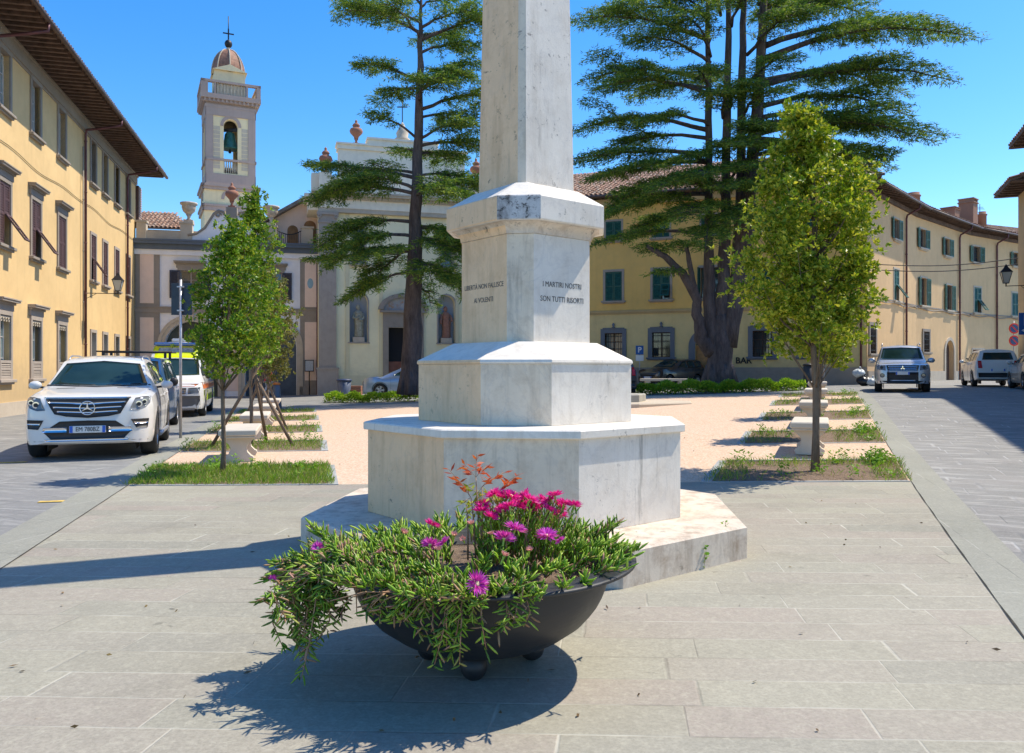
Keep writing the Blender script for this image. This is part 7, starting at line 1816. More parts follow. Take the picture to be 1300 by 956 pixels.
    def patch(s, name, d, bot, top, m, off=0.006, nu=10, nv=4, parent=None, mirror=False, skirt=0.03, label=None):
        """bot and top: polylines seen from direction d"""
        def samp(pl, t):
            k = t*(len(pl)-1); i = min(int(k), len(pl)-2); f = k-i; return (pl[i][0]*(1-f)+pl[i+1][0]*f, pl[i][1]*(1-f)+pl[i+1][1]*f)
        outs = []
        for sg in ((1, -1) if mirror else (1,)):
            mb = MB(); V = []; Dr = None
            for j in range(nv+1):
                for i in range(nu+1):
                    p, q = samp(bot, i/nu), samp(top, i/nu); a, b = p[0]*(1-j/nv)+q[0]*j/nv, p[1]*(1-j/nv)+q[1]*j/nv
                    dd = d
                    if mirror:
                        if d in ('front', 'rear', 'top'): a = a*sg
                        else: dd = 'R' if sg > 0 else 'L'
                    h, n, dr = s.hit(dd, a, b); V.append(h+n*off*0.4-dr*off*0.6); Dr = dr
            w = nu+1; fs = [(j*w+i, j*w+i+1, (j+1)*w+i+1, (j+1)*w+i) for j in range(nv) for i in range(nu)]
            mb.add(V, fs, 0, True)
            bd = [i for i in range(w)] + [j*w+nu for j in range(1, nv+1)] + [nv*w+i for i in range(nu-1, -1, -1)] + [j*w for j in range(nv-1, 0, -1)]
            o = len(V); mb.add([V[i]+Dr*skirt for i in bd], [], 0)
            n = len(bd)
            for k in range(n): mb.f.append((bd[k], bd[(k+1) % n], o+(k+1) % n, o+k)); mb.m.append(0); mb.sm.append(False)
            ob = mb.build(name, m, parent or s.root)
            if label: ob['label'] = label
            outs.append(ob)
        return outs
    def line(s, d, pts, m=None, w=0.006, mirror=True, name='door_seam'):
        """thin seam following the body"""
        m = m or PLASTIC; mb = MB()
        for sg in ((1, -1) if mirror else (1,)):
            P = []
            for a, b in zip(pts, pts[1:]):
                n = max(2, int(math.dist(a, b)/0.08))
                for i in range(n): f = i/n; P.append((a[0]*(1-f)+b[0]*f, a[1]*(1-f)+b[1]*f))
            P.append(pts[-1]); Q = []
            for (a, b) in P:
                dd = ('R' if sg > 0 else 'L') if d == 'side' else d
                h, n, dr = s.hit(dd, a*sg if d != 'side' else a, b); Q.append(h+n*0.001)
            mb.tube(Q, w*0.6, 4)
        return mb.build(name, m, s.root)
    def mirrors(s, y, z, m, sx=0.11, sz=0.085):
        for sd in (-1, 1):
            h, n, dr = s.hit('R' if sd > 0 else 'L', y, z)
            mb = MB(); mb.sphere((h.x+sd*0.17, y, z+0.05), (sx, 0.07, sz), 14, 8); mb.tube([(h.x-sd*0.03, y+0.02, z), (h.x+sd*0.12, y, z+0.02)], 0.022, 6, 1); mb.build('side_mirror', [m, PLASTIC], s.root)
    def plate(s, d, x, z, txt, w=0.52):
        h, n, dr = s.hit(d, x, z); y = h.y-0.035 if d == 'front' else h.y+0.035; r = 0 if d == 'front' else PI
        e = empty('number_plate', (x, y, z), r, s.root)
        mb = MB(); mb.bbox(-w/2,w/2,0,0.02,-0.055,0.055,0.004); mb.build('base', PLATEW, e)
        mb = MB(); mb.box(-w/2+0.004,-w/2+0.05,-0.003,-0.0005,-0.052,0.052); mb.build('blue_band', PLATEB, e); mb = MB(); mb.box(w/2-0.05,w/2-0.004,-0.003,-0.0005,-0.052,0.052); mb.build('blue_band', PLATEB, e)
        if txt: add_text(txt, 0.098, PLATEK, e, (0,-0.003,0.0), 0, 'plate_lettering', sx=0.82)
    def handle(s, y, z):
        for sd in (-1, 1):
            h, n, dr = s.hit('R' if sd > 0 else 'L', y, z); mb = MB(); mb.tube([(h.x, y-0.10, z),(h.x+sd*0.03, y-0.08, z),(h.x+sd*0.03, y+0.08, z),(h.x, y+0.10, z)], 0.012, 6); mb.build('door_handle', s.paint, s.root)
def disc(mb, x, y, z, r, t=0.02, mi=0, seg=16, rin=0.0001): mb.lathe([(rin,0),(r,0),(r,t),(rin,t+0.001)], seg, mi, mtx=Matrix.Translation((x,y,z)) @ Matrix.Rotation(PI/2, 4, 'X'), smooth=False, caps=False)

# --- white SUV, nearest on the left
u = Vector((-0.36, 1.0)).normalized()
W = 0.965
st = [(0.0,0.90,0.86,0.55,0.80,0.60,0.64,0.62,0.30),(0.05,1.00,0.96,0.66,0.88,0.74,0.78,0.64,0.27),(0.14,1.04,1.01,0.76,0.92,0.86,0.90,0.66,0.26),(0.32,1.07,1.04,0.82,0.98,0.93,0.965,0.68,0.25),(0.7,1.11,1.08,0.84,1.02,0.95,1.0,0.70,0.25),
      (1.15,1.155,1.12,0.84,1.05,0.95,1.0,0.72,0.26),(1.30,1.20,1.16,0.80,1.08,0.94,1.0,0.72,0.26),(1.60,1.40,1.36,0.74,1.10,0.93,1.0,0.74,0.26),(2.0,1.64,1.58,0.68,1.12,0.92,1.0,0.76,0.26),(2.35,1.70,1.62,0.67,1.13,0.92,1.0,0.78,0.26),
      (3.2,1.71,1.63,0.67,1.15,0.92,1.0,0.80,0.26),(4.0,1.68,1.60,0.655,1.17,0.91,0.995,0.80,0.27),(4.35,1.64,1.56,0.64,1.17,0.90,0.98,0.80,0.30),(4.62,1.40,1.34,0.66,1.14,0.87,0.95,0.78,0.34),(4.78,1.05,1.00,0.72,0.95,0.84,0.90,0.75,0.38),(4.82,0.85,0.82,0.72,0.80,0.82,0.86,0.70,0.42)]
c = Car('parked_suv', 'white luxury SUV with wide star grille parked nose-first at the left kerb, nearest car', 'car', (-7.02, 13.30, 0.005), u, W, 4.82, st, P_WHITE, (0.92, 3.84), 0.375, 0.26); c.root.scale = (1.04, 1.02, 1.045)
c.patch('windscreen', 'front', [(-0.76,1.19),(0,1.165),(0.76,1.19)], [(-0.595,1.55),(0,1.60),(0.595,1.55)], CGLASS, 0.006, 14, 8)
c.line('front', [(-0.80,1.17),(0,1.145),(0.80,1.17)], w=0.03, mirror=False, name='cowl')
for sg_, x0 in ((1, 0.0),): 
    c.patch('grille', 'front', [(-0.47,0.74),(-0.30,0.70),(0,0.675),(0.30,0.70),(0.47,0.74)], [(-0.60,0.975),(-0.3,0.975),(0,0.975),(0.3,0.975),(0.60,0.975)], PLASTIC, 0.012, 20, 6)
for k in range(3):
    z = 0.78+0.068*k; hw = 0.43+0.055*k; c.patch('grille_bar', 'front', [(-hw,z-0.006 + 0.012*0),(0,z-0.03),(hw,z-0.006)], [(-hw,z+0.014),(0,z-0.008),(hw,z+0.014)], CHROME, 0.035, 20, 1)
c.patch('grille_surround', 'front', [(-0.62,0.985),(0,0.985),(0.62,0.985)], [(-0.62,1.0),(0,1.0),(0.62,1.0)], CHROME, 0.014, 14, 1)
h, n, dr = c.hit('front', 0, 0.83); e = empty('emblem', (0, h.y-0.055, 0.835), 0, c.root)
mb = MB(); mb.lathe([(0.098,-0.008),(0.112,-0.012),(0.112,0.012),(0.098,0.008),(0.098,-0.008)], 28, mtx=Matrix.Rotation(PI/2, 4, 'X'), caps=False)
for k in range(3):
    a = PI/2+2*PI*k/3; mb.prism_y([(0.10*math.cos(a), 0.10*math.sin(a)), (0.016*math.cos(a+PI/3), 0.016*math.sin(a+PI/3)), (0,0), (0.016*math.cos(a-PI/3), 0.016*math.sin(a-PI/3))], -0.01, 0.006)
mb.build('star', CHROME, e)
hl = c.patch('headlight', 'front', [(0.60,0.80),(0.72,0.79),(0.83,0.83),(0.885,0.90)], [(0.68,0.985),(0.76,1.00),(0.84,1.005),(0.89,1.00)], HLAMP, 0.008, 10, 5, mirror=True)
for o in hl:
    s_ = 1 if sum(v.co.x for v in o.data.vertices) > 0 else -1
    for (x, z, r) in ((0.735,0.885,0.052), (0.815,0.92,0.042)):
        h, n, dr = c.hit('front', s_*x, z); mb = MB(); disc(mb, h.x, h.y-0.010, z, r, 0.012); mb.build('reflector', CHROME, o)
        mb = MB(); disc(mb, h.x, h.y-0.020, z, r*0.62, 0.012); mb.build('lens', PLASTIC, o)
c.patch('lower_intake', 'front', [(-0.62,0.47),(0.62,0.47)], [(-0.40,0.625),(0,0.635),(0.40,0.625)], PLASTIC, 0.010, 16, 3)
c.patch('lower_intake', 'front', [(-0.52,0.345),(0.52,0.345)], [(-0.62,0.455),(0.62,0.455)], PLASTIC, 0.012, 16, 2)
c.patch('chrome_strip', 'front', [(-0.64,0.455),(-0.30,0.455)], [(-0.62,0.53),(-0.30,0.53)], CHROME, 0.022, 6, 1, mirror=True)
c.patch('skid_plate', 'front', [(-0.58,0.315),(0.58,0.315)], [(-0.60,0.345),(0.60,0.345)], CHROME, 0.03, 14, 1)
c.patch('side_intake', 'front', [(0.70,0.50),(0.86,0.51)], [(0.62,0.645),(0.875,0.65)], PLASTIC, 0.010, 6, 3, mirror=True)
c.patch('running_light', 'front', [(0.67,0.572),(0.86,0.575)], [(0.66,0.60),(0.865,0.603)], CHROME, 0.022, 5, 1, mirror=True)
c.patch('bumper_skirt', 'front', [(-0.84,0.255),(0.84,0.255)], [(-0.86,0.315),(0.86,0.315)], PLASTIC, 0.008, 16, 1)
c.plate('front', 0.0, 0.497, 'EM 780BZ')
mb = MB(); h, n, dr = c.hit('front', 0, 0.49); mb.box(-0.34,0.34,h.y-0.018,h.y+0.02,0.435,0.56); mb.build('plate_holder', PLASTIC, c.root)
c.patch('side_window', 'R', [(1.72,1.175),(2.72,1.19)], [(2.12,1.555),(2.72,1.59)], CGLASS, 0.006, 6, 4, mirror=True)
c.patch('side_window', 'R', [(2.80,1.19),(3.72,1.21)], [(2.80,1.59),(3.60,1.575)], CGLASS, 0.006, 6, 4, mirror=True)
c.patch('side_window', 'R', [(3.80,1.22),(4.30,1.25)], [(3.74,1.56),(4.15,1.535)], CGLASS, 0.006, 4, 4, mirror=True)
c.patch('rear_window', 'rear', [(-0.66,1.20),(0.66,1.20)], [(-0.54,1.55),(0.54,1.55)], CGLASS, 0.006, 10, 4); c.patch('tail_light', 'rear', [(0.60,0.85),(0.80,0.87)], [(0.58,1.05),(0.78,1.08)], TLAMP, 0.008, 5, 3, mirror=True)
c.line('side', [(1.55,0.35),(1.50,0.75),(1.62,1.10)]); c.line('side', [(2.74,0.32),(2.76,1.16)]); c.line('side', [(3.60,1.18),(3.45,0.75),(3.30,0.36)]); c.line('side', [(1.45,0.92),(3.9,0.98)], w=0.004, name='body_crease')
c.handle(2.5, 0.97); c.handle(3.45, 0.99); c.mirrors(1.72, 1.12, P_WHITE, 0.105, 0.075)
for sd in (-1, 1):
    mb = MB(); pts = []
    for t in np.linspace(0, 1, 12): y = 2.15+1.9*t; hh, n, dr = c.hit('top', sd*0.60, y); pts.append((sd*0.60, y, hh.z+0.055*min(1, min(t, 1-t)*8))); 
    mb.tube(pts, 0.014, 6); mb.build('roof_rail', ALLOY, c.root)
c.patch('sunroof', 'top', [(-0.48,2.25),(0.48,2.25)], [(-0.48,3.4),(0.48,3.4)], CGLASS, 0.004, 6, 6)
for sd in (-1, 1):
    mb = MB(); a, _, _ = c.hit('top', sd*0.50, 0.97); 
    c.patch('bonnet_vent', 'top', [(sd*0.32,0.93),(sd*0.60,0.95)], [(sd*0.32,0.965),(sd*0.60,0.985)], PLASTIC, 0.004, 4, 1)
mb = MB(); mb.bbox(-0.11,0.11,1.80,1.83,1.50,1.56,0.01); # interior mirror housing seen behind the screen stays inside
for sd in (-1, 1): mb = MB(); mb.tube([(sd*0.96, 1.35, 0.30), (sd*0.97, 3.35, 0.30)], 0.035, 8); mb.build('side_step', ALLOY, c.root)
c.line('front', [(-0.05,1.172),(-0.62,1.20)], w=0.016, mirror=False, name='wiper'); c.line('front', [(0.12,1.172),(0.66,1.20)], w=0.016, mirror=False, name='wiper')

# --- dark blue people carrier behind it
def mpv(H_, L_, nose=0.95, cowl=1.12, n_y=0.95, top_y=1.75):
    return [(0.0,nose*0.82,nose*0.78,0.60,0.70,0.68,0.72,0.55,0.28),(0.06,nose*0.93,nose*0.9,0.74,0.80,0.82,0.86,0.58,0.25),(0.2,nose,nose*0.97,0.84,0.88,0.92,0.95,0.60,0.24),(0.5,nose*1.04,nose*1.01,0.86,0.94,0.95,0.99,0.64,0.24),
            (n_y,cowl,cowl-0.04,0.84,cowl-0.12,0.95,1.0,0.68,0.24),(n_y+0.12,cowl+0.08,cowl+0.03,0.80,cowl-0.09,0.94,1.0,0.7,0.24),((n_y+top_y)/2,(cowl+H_)/2,(cowl+H_)/2-0.06,0.76,cowl-0.06,0.94,1.0,0.7,0.24),(top_y,H_-0.04,H_-0.11,0.72,cowl-0.04,0.94,1.0,0.72,0.24),(top_y+0.4,H_,H_-0.09,0.73,cowl-0.02,0.94,1.0,0.72,0.24),
            (L_-0.9,H_,H_-0.09,0.73,cowl,0.94,1.0,0.74,0.25),(L_-0.28,H_-0.04,H_-0.12,0.72,cowl,0.93,0.98,0.74,0.28),(L_-0.10,cowl+0.15,cowl+0.1,0.78,cowl-0.02,0.90,0.95,0.72,0.32),(L_,0.85,0.82,0.80,0.78,0.86,0.90,0.66,0.36)]
def dress(c, cowl, H_, n_y, top_y, L_, W_, glass=CGLASS, nose=0.95, txt=None, rails=True):
    c.patch('windscreen', 'front', [(-0.78*W_,cowl+0.05),(0,cowl+0.03),(0.78*W_,cowl+0.05)], [(-0.66*W_,H_-0.14),(0,H_-0.09),(0.66*W_,H_-0.14)], glass, 0.006, 12, 6)
    c.patch('grille', 'front', [(-0.42,nose*0.62),(0.42,nose*0.62)], [(-0.50,nose*0.78),(0.50,nose*0.78)], PLASTIC, 0.012, 12, 2)
    c.patch('headlight', 'front', [(0.52,nose*0.66),(0.80*W_,nose*0.72)], [(0.56,nose*0.84),(0.86*W_,nose*0.92)], HLAMP, 0.008, 6, 4, mirror=True)
    c.patch('bumper', 'front', [(-0.62,0.30),(0.62,0.30)], [(-0.62,0.46),(0.62,0.46)], PLASTIC, 0.010, 12, 2)
    c.plate('front', 0, 0.50, txt)
    a = (n_y+top_y)/2+0.12; e = L_-0.35
    m1, m2 = a+(e-a)*0.38, a+(e-a)*0.72
    c.patch('side_window', 'R', [(a-0.10,cowl+0.02),(m1-0.04,cowl+0.02)], [(top_y+0.08,H_-0.17),(m1-0.04,H_-0.15)], glass, 0.006, 5, 4, mirror=True)
    c.patch('side_window', 'R', [(m1+0.04,cowl+0.02),(m2-0.04,cowl+0.03)], [(m1+0.04,H_-0.15),(m2-0.04,H_-0.15)], glass, 0.006, 5, 4, mirror=True)
    c.patch('side_window', 'R', [(m2+0.04,cowl+0.04),(e,cowl+0.06)], [(m2+0.04,H_-0.15),(e-0.12,H_-0.18)], glass, 0.006, 5, 4, mirror=True)
    c.patch('rear_window', 'rear', [(-0.66*W_,cowl+0.08),(0.66*W_,cowl+0.08)], [(-0.58*W_,H_-0.17),(0.58*W_,H_-0.17)], glass, 0.006, 10, 4)
    c.patch('tail_light', 'rear', [(0.66*W_,0.80),(0.84*W_,0.80)], [(0.70*W_,1.12),(0.85*W_,1.12)], TLAMP, 0.010, 5, 4, mirror=True)
    c.plate('rear', 0, 0.72, None)
    c.line('side', [(a-0.2,0.32),(a-0.2,cowl-0.1)]); c.line('side', [(m1,0.32),(m1,cowl)]); c.line('side', [(m2+0.05,cowl),(m2-0.1,0.62)]); c.handle(m1-0.2, cowl-0.12); c.handle(m2-0.2, cowl-0.10)
W = 0.90
c = Car('parked_minivan', 'dark blue people carrier with roof bars parked behind the white SUV', 'car', (-9.00, 18.55, 0.005), Vector((-0.32, 1.0)).normalized(), W, 4.5, mpv(1.86, 4.5, 0.98, 1.18, 0.95, 1.65), P_BLUE, (0.85, 3.5), 0.33, 0.21)
dress(c, 1.18, 1.86, 0.95, 1.65, 4.5, W, nose=0.98); c.mirrors(1.28, 1.16, PLASTIC, 0.10, 0.11)
for y in (2.0, 3.2):
    mb = MB(); mb.tube([(-0.88,y,1.97),(0.88,y,1.97)], 0.022, 6)
    for s_ in (-0.72, 0.72): mb.box(s_-0.03,s_+0.03,y-0.04,y+0.04,1.80,1.96)
    mb.build('roof_bar', PLASTIC, c.root)

# --- ambulance
W = 0.98
st = [(0.0,0.92,0.88,0.62,0.78,0.70,0.74,0.55,0.30),(0.06,1.02,0.98,0.76,0.86,0.84,0.87,0.58,0.27),(0.22,1.10,1.06,0.86,0.96,0.93,0.955,0.60,0.26),(0.55,1.20,1.16,0.87,1.06,0.95,0.99,0.66,0.26),(0.78,1.30,1.25,0.85,1.14,0.95,1.0,0.70,0.26),(1.2,1.62,1.55,0.80,1.20,0.94,1.0,0.7,0.26),(1.52,1.90,1.84,0.79,1.22,0.94,1.0,0.72,0.26),
      (1.62,2.05,2.0,0.78,1.24,0.94,1.0,0.72,0.26),(1.95,2.40,2.32,0.74,1.26,0.94,1.0,0.74,0.26),(2.3,2.47,2.38,0.74,1.28,0.94,1.0,0.74,0.26),(4.8,2.47,2.38,0.74,1.28,0.94,1.0,0.74,0.26),(5.15,2.40,2.30,0.72,1.28,0.92,0.98,0.74,0.30),(5.25,2.1,2.05,0.74,1.26,0.90,0.95,0.7,0.36)]
c = Car('ambulance', 'white and fluorescent yellow ambulance with blue roof lights and orange stripe on the left road', 'ambulance', (-10.75, 25.3, 0.005), Vector((-0.30, 1.0)).normalized(), W, 5.25, st, P_WHITE, (0.95, 4.0), 0.34, 0.22)
c.patch('windscreen', 'front', [(-0.78,1.34),(0,1.32),(0.78,1.34)], [(-0.70,1.86),(0,1.89),(0.70,1.86)], CGLASS, 0.006, 12, 6)
c.patch('yellow_band', 'front', [(-0.80,1.90),(0,1.915),(0.80,1.90)], [(-0.72,2.30),(0,2.31),(0.72,2.30)], YEL_F, 0.005, 14, 3)
c.patch('yellow_edge', 'front', [(0.66,2.06),(0.76,2.06)], [(0.62,2.34),(0.70,2.34)], YEL_F, 0.005, 3, 4, mirror=True)
c.patch('roof_fairing', 'front', [(-0.58,2.10),(0.58,2.10)], [(-0.54,2.25),(0.54,2.25)], mat('pale_grey_panel', (0.45,0.48,0.47), 0.3, var=0.35, scale=14), 0.016, 12, 2)
mb = MB(); mb.bbox(-0.70,0.70,1.66,1.92,2.31,2.42,0.03); mb.build('light_bar', glassmat('blue_lens', (0.005,0.05,0.22), (0.01,0.09,0.35)), c.root)
mb = MB(); mb.bbox(-0.22,0.22,2.3,2.7,2.46,2.58,0.03); mb.build('roof_vent', P_WHITE, c.root)
c.patch('orange_stripe', 'front', [(-0.80,0.98),(0.80,0.98)], [(-0.82,1.06),(0.82,1.06)], ORNG_P, 0.006, 16, 1)
c.patch('orange_stripe', 'R', [(0.35,0.90),(4.9,0.90)], [(0.35,1.10),(4.9,1.10)], ORNG_P, 0.005, 24, 2, mirror=True)
c.patch('yellow_side', 'R', [(0.40,0.50),(4.9,0.50)], [(0.40,0.86),(4.9,0.86)], YEL_F, 0.005, 24, 2, mirror=True, skirt=0.005)
c.patch('yellow_side', 'R', [(1.60,1.95),(4.9,1.95)], [(2.0,2.28),(4.9,2.28)], YEL_F, 0.005, 20, 2, mirror=True)
c.patch('bumper', 'front', [(-0.86,0.28),(0.86,0.28)], [(-0.86,0.68),(0.86,0.68)], GPLAST, 0.012, 16, 3)
c.patch('grille', 'front', [(-0.44,0.74),(0.44,0.74)], [(-0.46,0.93),(0.46,0.93)], ALLOY, 0.012, 12, 2)
for k in range(3): c.patch('grille_bar', 'front', [(-0.44,0.765+0.055*k),(0.44,0.765+0.055*k)], [(-0.44,0.785+0.055*k),(0.44,0.785+0.055*k)], PLASTIC, 0.02, 12, 1)
c.patch('headlight', 'front', [(0.50,0.73),(0.82,0.76)], [(0.52,0.93),(0.86,0.95)], HLAMP, 0.010, 6, 4, mirror=True); c.plate('front', 0, 0.48, None)
c.patch('side_window', 'R', [(0.98,1.33),(1.75,1.33)], [(1.45,1.80),(1.75,1.82)], CGLASS, 0.006, 5, 4, mirror=True); c.patch('side_window', 'R', [(2.4,1.36),(3.3,1.36)], [(2.4,1.80),(3.3,1.80)], CGLASS, 0.006, 5, 4, mirror=True)
c.line('side', [(0.95,0.4),(0.92,1.22)]); c.line('side', [(1.85,0.4),(1.85,1.85)]); c.mirrors(1.02, 1.32, PLASTIC, 0.10, 0.16)

# --- silver off-roader coming down the right street
W = 0.94; hd = Vector((0.45, 1.0)).normalized()
st = [(0.0,0.90,0.86,0.66,0.80,0.72,0.76,0.62,0.34),(0.05,1.02,0.99,0.80,0.90,0.86,0.88,0.64,0.32),(0.14,1.06,1.03,0.86,0.95,0.93,0.955,0.66,0.32),(0.35,1.09,1.06,0.87,0.99,0.95,0.99,0.68,0.33),(0.8,1.12,1.09,0.87,1.02,0.95,1.0,0.7,0.34),(1.25,1.15,1.12,0.86,1.04,0.95,1.0,0.72,0.35),
      (1.38,1.21,1.17,0.82,1.07,0.94,1.0,0.72,0.35),(1.95,1.74,1.68,0.72,1.12,0.93,1.0,0.76,0.35),(2.3,1.80,1.73,0.73,1.13,0.93,1.0,0.78,0.35),(4.2,1.80,1.73,0.73,1.15,0.93,1.0,0.78,0.35),(4.6,1.74,1.66,0.73,1.15,0.92,0.98,0.78,0.38),(4.78,1.15,1.1,0.80,1.05,0.88,0.94,0.74,0.42),(4.82,0.85,0.82,0.80,0.80,0.85,0.9,0.7,0.45)]
zx = gz(14.3, 29.5)
c = Car('driving_suv', 'silver boxy off-road SUV facing the camera on the right street', 'car', (14.32, 29.45, zx+0.012), hd, W, 4.82, st, P_SILV, (0.88, 3.68), 0.39, 0.26)
c.patch('windscreen', 'front', [(-0.74,1.23),(0,1.21),(0.74,1.23)], [(-0.64,1.67),(0,1.70),(0.64,1.67)], CGLASS, 0.006, 12, 6)
c.patch('grille', 'front', [(-0.50,0.80),(0.50,0.80)], [(-0.54,0.99),(0.54,0.99)], PLASTIC, 0.010, 12, 3)
for k in range(3): c.patch('grille_bar', 'front', [(-0.50,0.815+0.06*k),(0.50,0.815+0.06*k)], [(-0.50,0.842+0.06*k),(0.50,0.842+0.06*k)], mat('blue_tinted_chrome', (0.30,0.45,0.62), 0.2, 0.9, var=0), 0.024, 12, 1)
h, n, dr = c.hit('front', 0, 0.90); mb = MB()
for k in range(3):
    a = PI/2+2*PI*k/3; mb.prism_y([(0,0), (0.045*math.cos(a-0.5), 0.90*0+0.045*math.sin(a-0.5)), (0.085*math.cos(a), 0.085*math.sin(a)), (0.045*math.cos(a+0.5), 0.045*math.sin(a+0.5))], 0, 0.012)
mb.build('emblem', CHROME, c.root, (0, h.y-0.06, 0.895))
hl = c.patch('headlight', 'front', [(0.56,0.80),(0.84,0.84)], [(0.58,0.99),(0.87,1.01)], HLAMP, 0.010, 6, 4, mirror=True)
for o in hl:
    s_ = 1 if sum(v.co.x for v in o.data.vertices) > 0 else -1
    h, n, dr = c.hit('front', s_*0.70, 0.91); mb = MB(); disc(mb, h.x, h.y-0.012, 0.91, 0.055, 0.012); mb.build('lens', PLASTIC, o)
c.patch('bumper_centre', 'front', [(-0.52,0.38),(0.52,0.38)], [(-0.52,0.74),(0.52,0.74)], PLASTIC, 0.014, 12, 3)
c.patch('bumper_bar', 'front', [(-0.52,0.74),(0.52,0.74)], [(-0.50,0.785),(0.50,0.785)], P_SILV, 0.022, 12, 1)
c.patch('skid_plate', 'front', [(-0.42,0.42),(0.42,0.42)], [(-0.42,0.46),(0.42,0.46)], ALLOY, 0.03, 10, 1)
c.patch('bumper_skirt', 'front', [(-0.84,0.33),(0.84,0.33)], [(-0.86,0.42),(0.86,0.42)], PLASTIC, 0.009, 14, 1)
for s_ in (-1, 1): h, n, dr = c.hit('front', s_*0.68, 0.62); mb = MB(); disc(mb, s_*0.68, h.y-0.01, 0.62, 0.06, 0.015); fl = mb.build('fog_lamp', HLAMP, c.root); mb = MB(); disc(mb, s_*0.68, h.y-0.004, 0.62, 0.08, 0.012); mb.build('bezel', PLASTIC, fl)
c.plate('front', 0, 0.70, None, 0.46); c.mirrors(1.62, 1.14, P_SILV, 0.13, 0.10)
c.patch('side_window', 'R', [(1.75,1.17),(2.75,1.18)], [(2.05,1.66),(2.75,1.68)], CGLASS, 0.006, 5, 4, mirror=True); c.patch('side_window', 'R', [(2.85,1.18),(3.75,1.2)], [(2.85,1.68),(3.75,1.68)], CGLASS, 0.006, 5, 4, mirror=True); c.patch('side_window', 'R', [(3.85,1.2),(4.5,1.2)], [(3.85,1.68),(4.4,1.66)], CGLASS, 0.006, 5, 4, mirror=True)
c.line('side', [(1.62,0.4),(1.6,1.08)]); c.line('side', [(2.8,0.4),(2.8,1.15)])
for sd in (-1, 1): mb = MB(); mb.tube([(sd*0.66,2.1,1.78),(sd*0.66,2.2,1.86),(sd*0.66,4.1,1.86),(sd*0.66,4.2,1.79)], 0.018, 6); mb.build('roof_rail', ALLOY, c.root)
# --- parked cars on the right, seen from behind (front points away)
def hatch(H_, L_, cowl): return mpv(H_, L_, 0.82, cowl, 0.95, 1.85)
def place_rear(name, label, rx, ry, hx, hy, W, L, H_, cowl, paint_, wheels, wr):
    """rear bumper centre at (rx, ry); heading points away from the camera"""
    h_ = Vector((hx, hy)).normalized(); fx, fy = rx+h_.x*L, ry+h_.y*L
    c = Car(name, label, 'car', (fx, fy, gz(rx+h_.x*L/2, ry+h_.y*L/2)+0.006), -h_, W, L, hatch(H_, L, cowl), paint_, wheels, wr, 0.2)
    dress(c, cowl, H_, 0.95, 1.85, L, W, nose=0.82); c.mirrors(1.45, cowl-0.02, paint_, 0.10, 0.08)
    c.patch('rear_bumper', 'rear', [(-0.72,0.40),(0.72,0.40)], [(-0.74,0.60),(0.74,0.60)], PLASTIC, 0.010, 12, 2); return c
c = place_rear('parked_crossover', 'white compact crossover with red tail lamps parked on the right, seen from behind', 20.75, 34.3, 0.39, 1.0, 0.88, 4.25, 1.64, 1.08, P_WHITE, (0.85, 3.45), 0.34)
c = place_rear('parked_hatchback', 'pale grey hatchback parked nearest the right edge, behind the white crossover', 19.95, 29.6, 0.39, 1.0, 0.85, 3.9, 1.46, 1.0, P_GREY, (0.8, 3.2), 0.31)
# --- silver-blue car before the church
Ym = 38.0; X0 = (462-CX)/F*Ym
c = Car('parked_hatchback', 'silver-blue hatchback parked sideways before the church door, behind the cedar trunk', 'car', (X0, Ym+0.1, gz(X0+2, Ym)+0.005), Vector((1.0, 0.06)).normalized(), 0.86, 4.2, hatch(1.46, 4.2, 0.98), P_SBLUE, (0.82, 3.35), 0.32, 0.2)
dress(c, 0.98, 1.46, 0.95, 1.85, 4.2, 0.86, nose=0.82)
# --- dark cars behind the monument and the hedge
Ym = 42.6; X0 = (804-CX)/F*Ym
c = Car('parked_hatchback', 'black hatchback parked by the P sign behind the right hedge', 'car', (X0+0.6, Ym-1.0, gz(X0+1, Ym)+0.006), Vector((0.80, 0.6)).normalized(), 0.86, 3.6, hatch(1.50, 3.6, 1.0), P_BLACK, (0.75, 2.9), 0.31, 0.2)
dress(c, 1.0, 1.50, 0.95, 1.85, 3.6, 0.86, nose=0.82)
c = place_rear('parked_estate', 'dark grey car with a lit-looking red tail lamp, mostly hidden behind the monument', (783-CX)/F*31.0, 31.0, -0.10, 1.0, 0.88, 4.3, 1.50, 1.02, P_NAVY, (0.85, 3.5), 0.32)

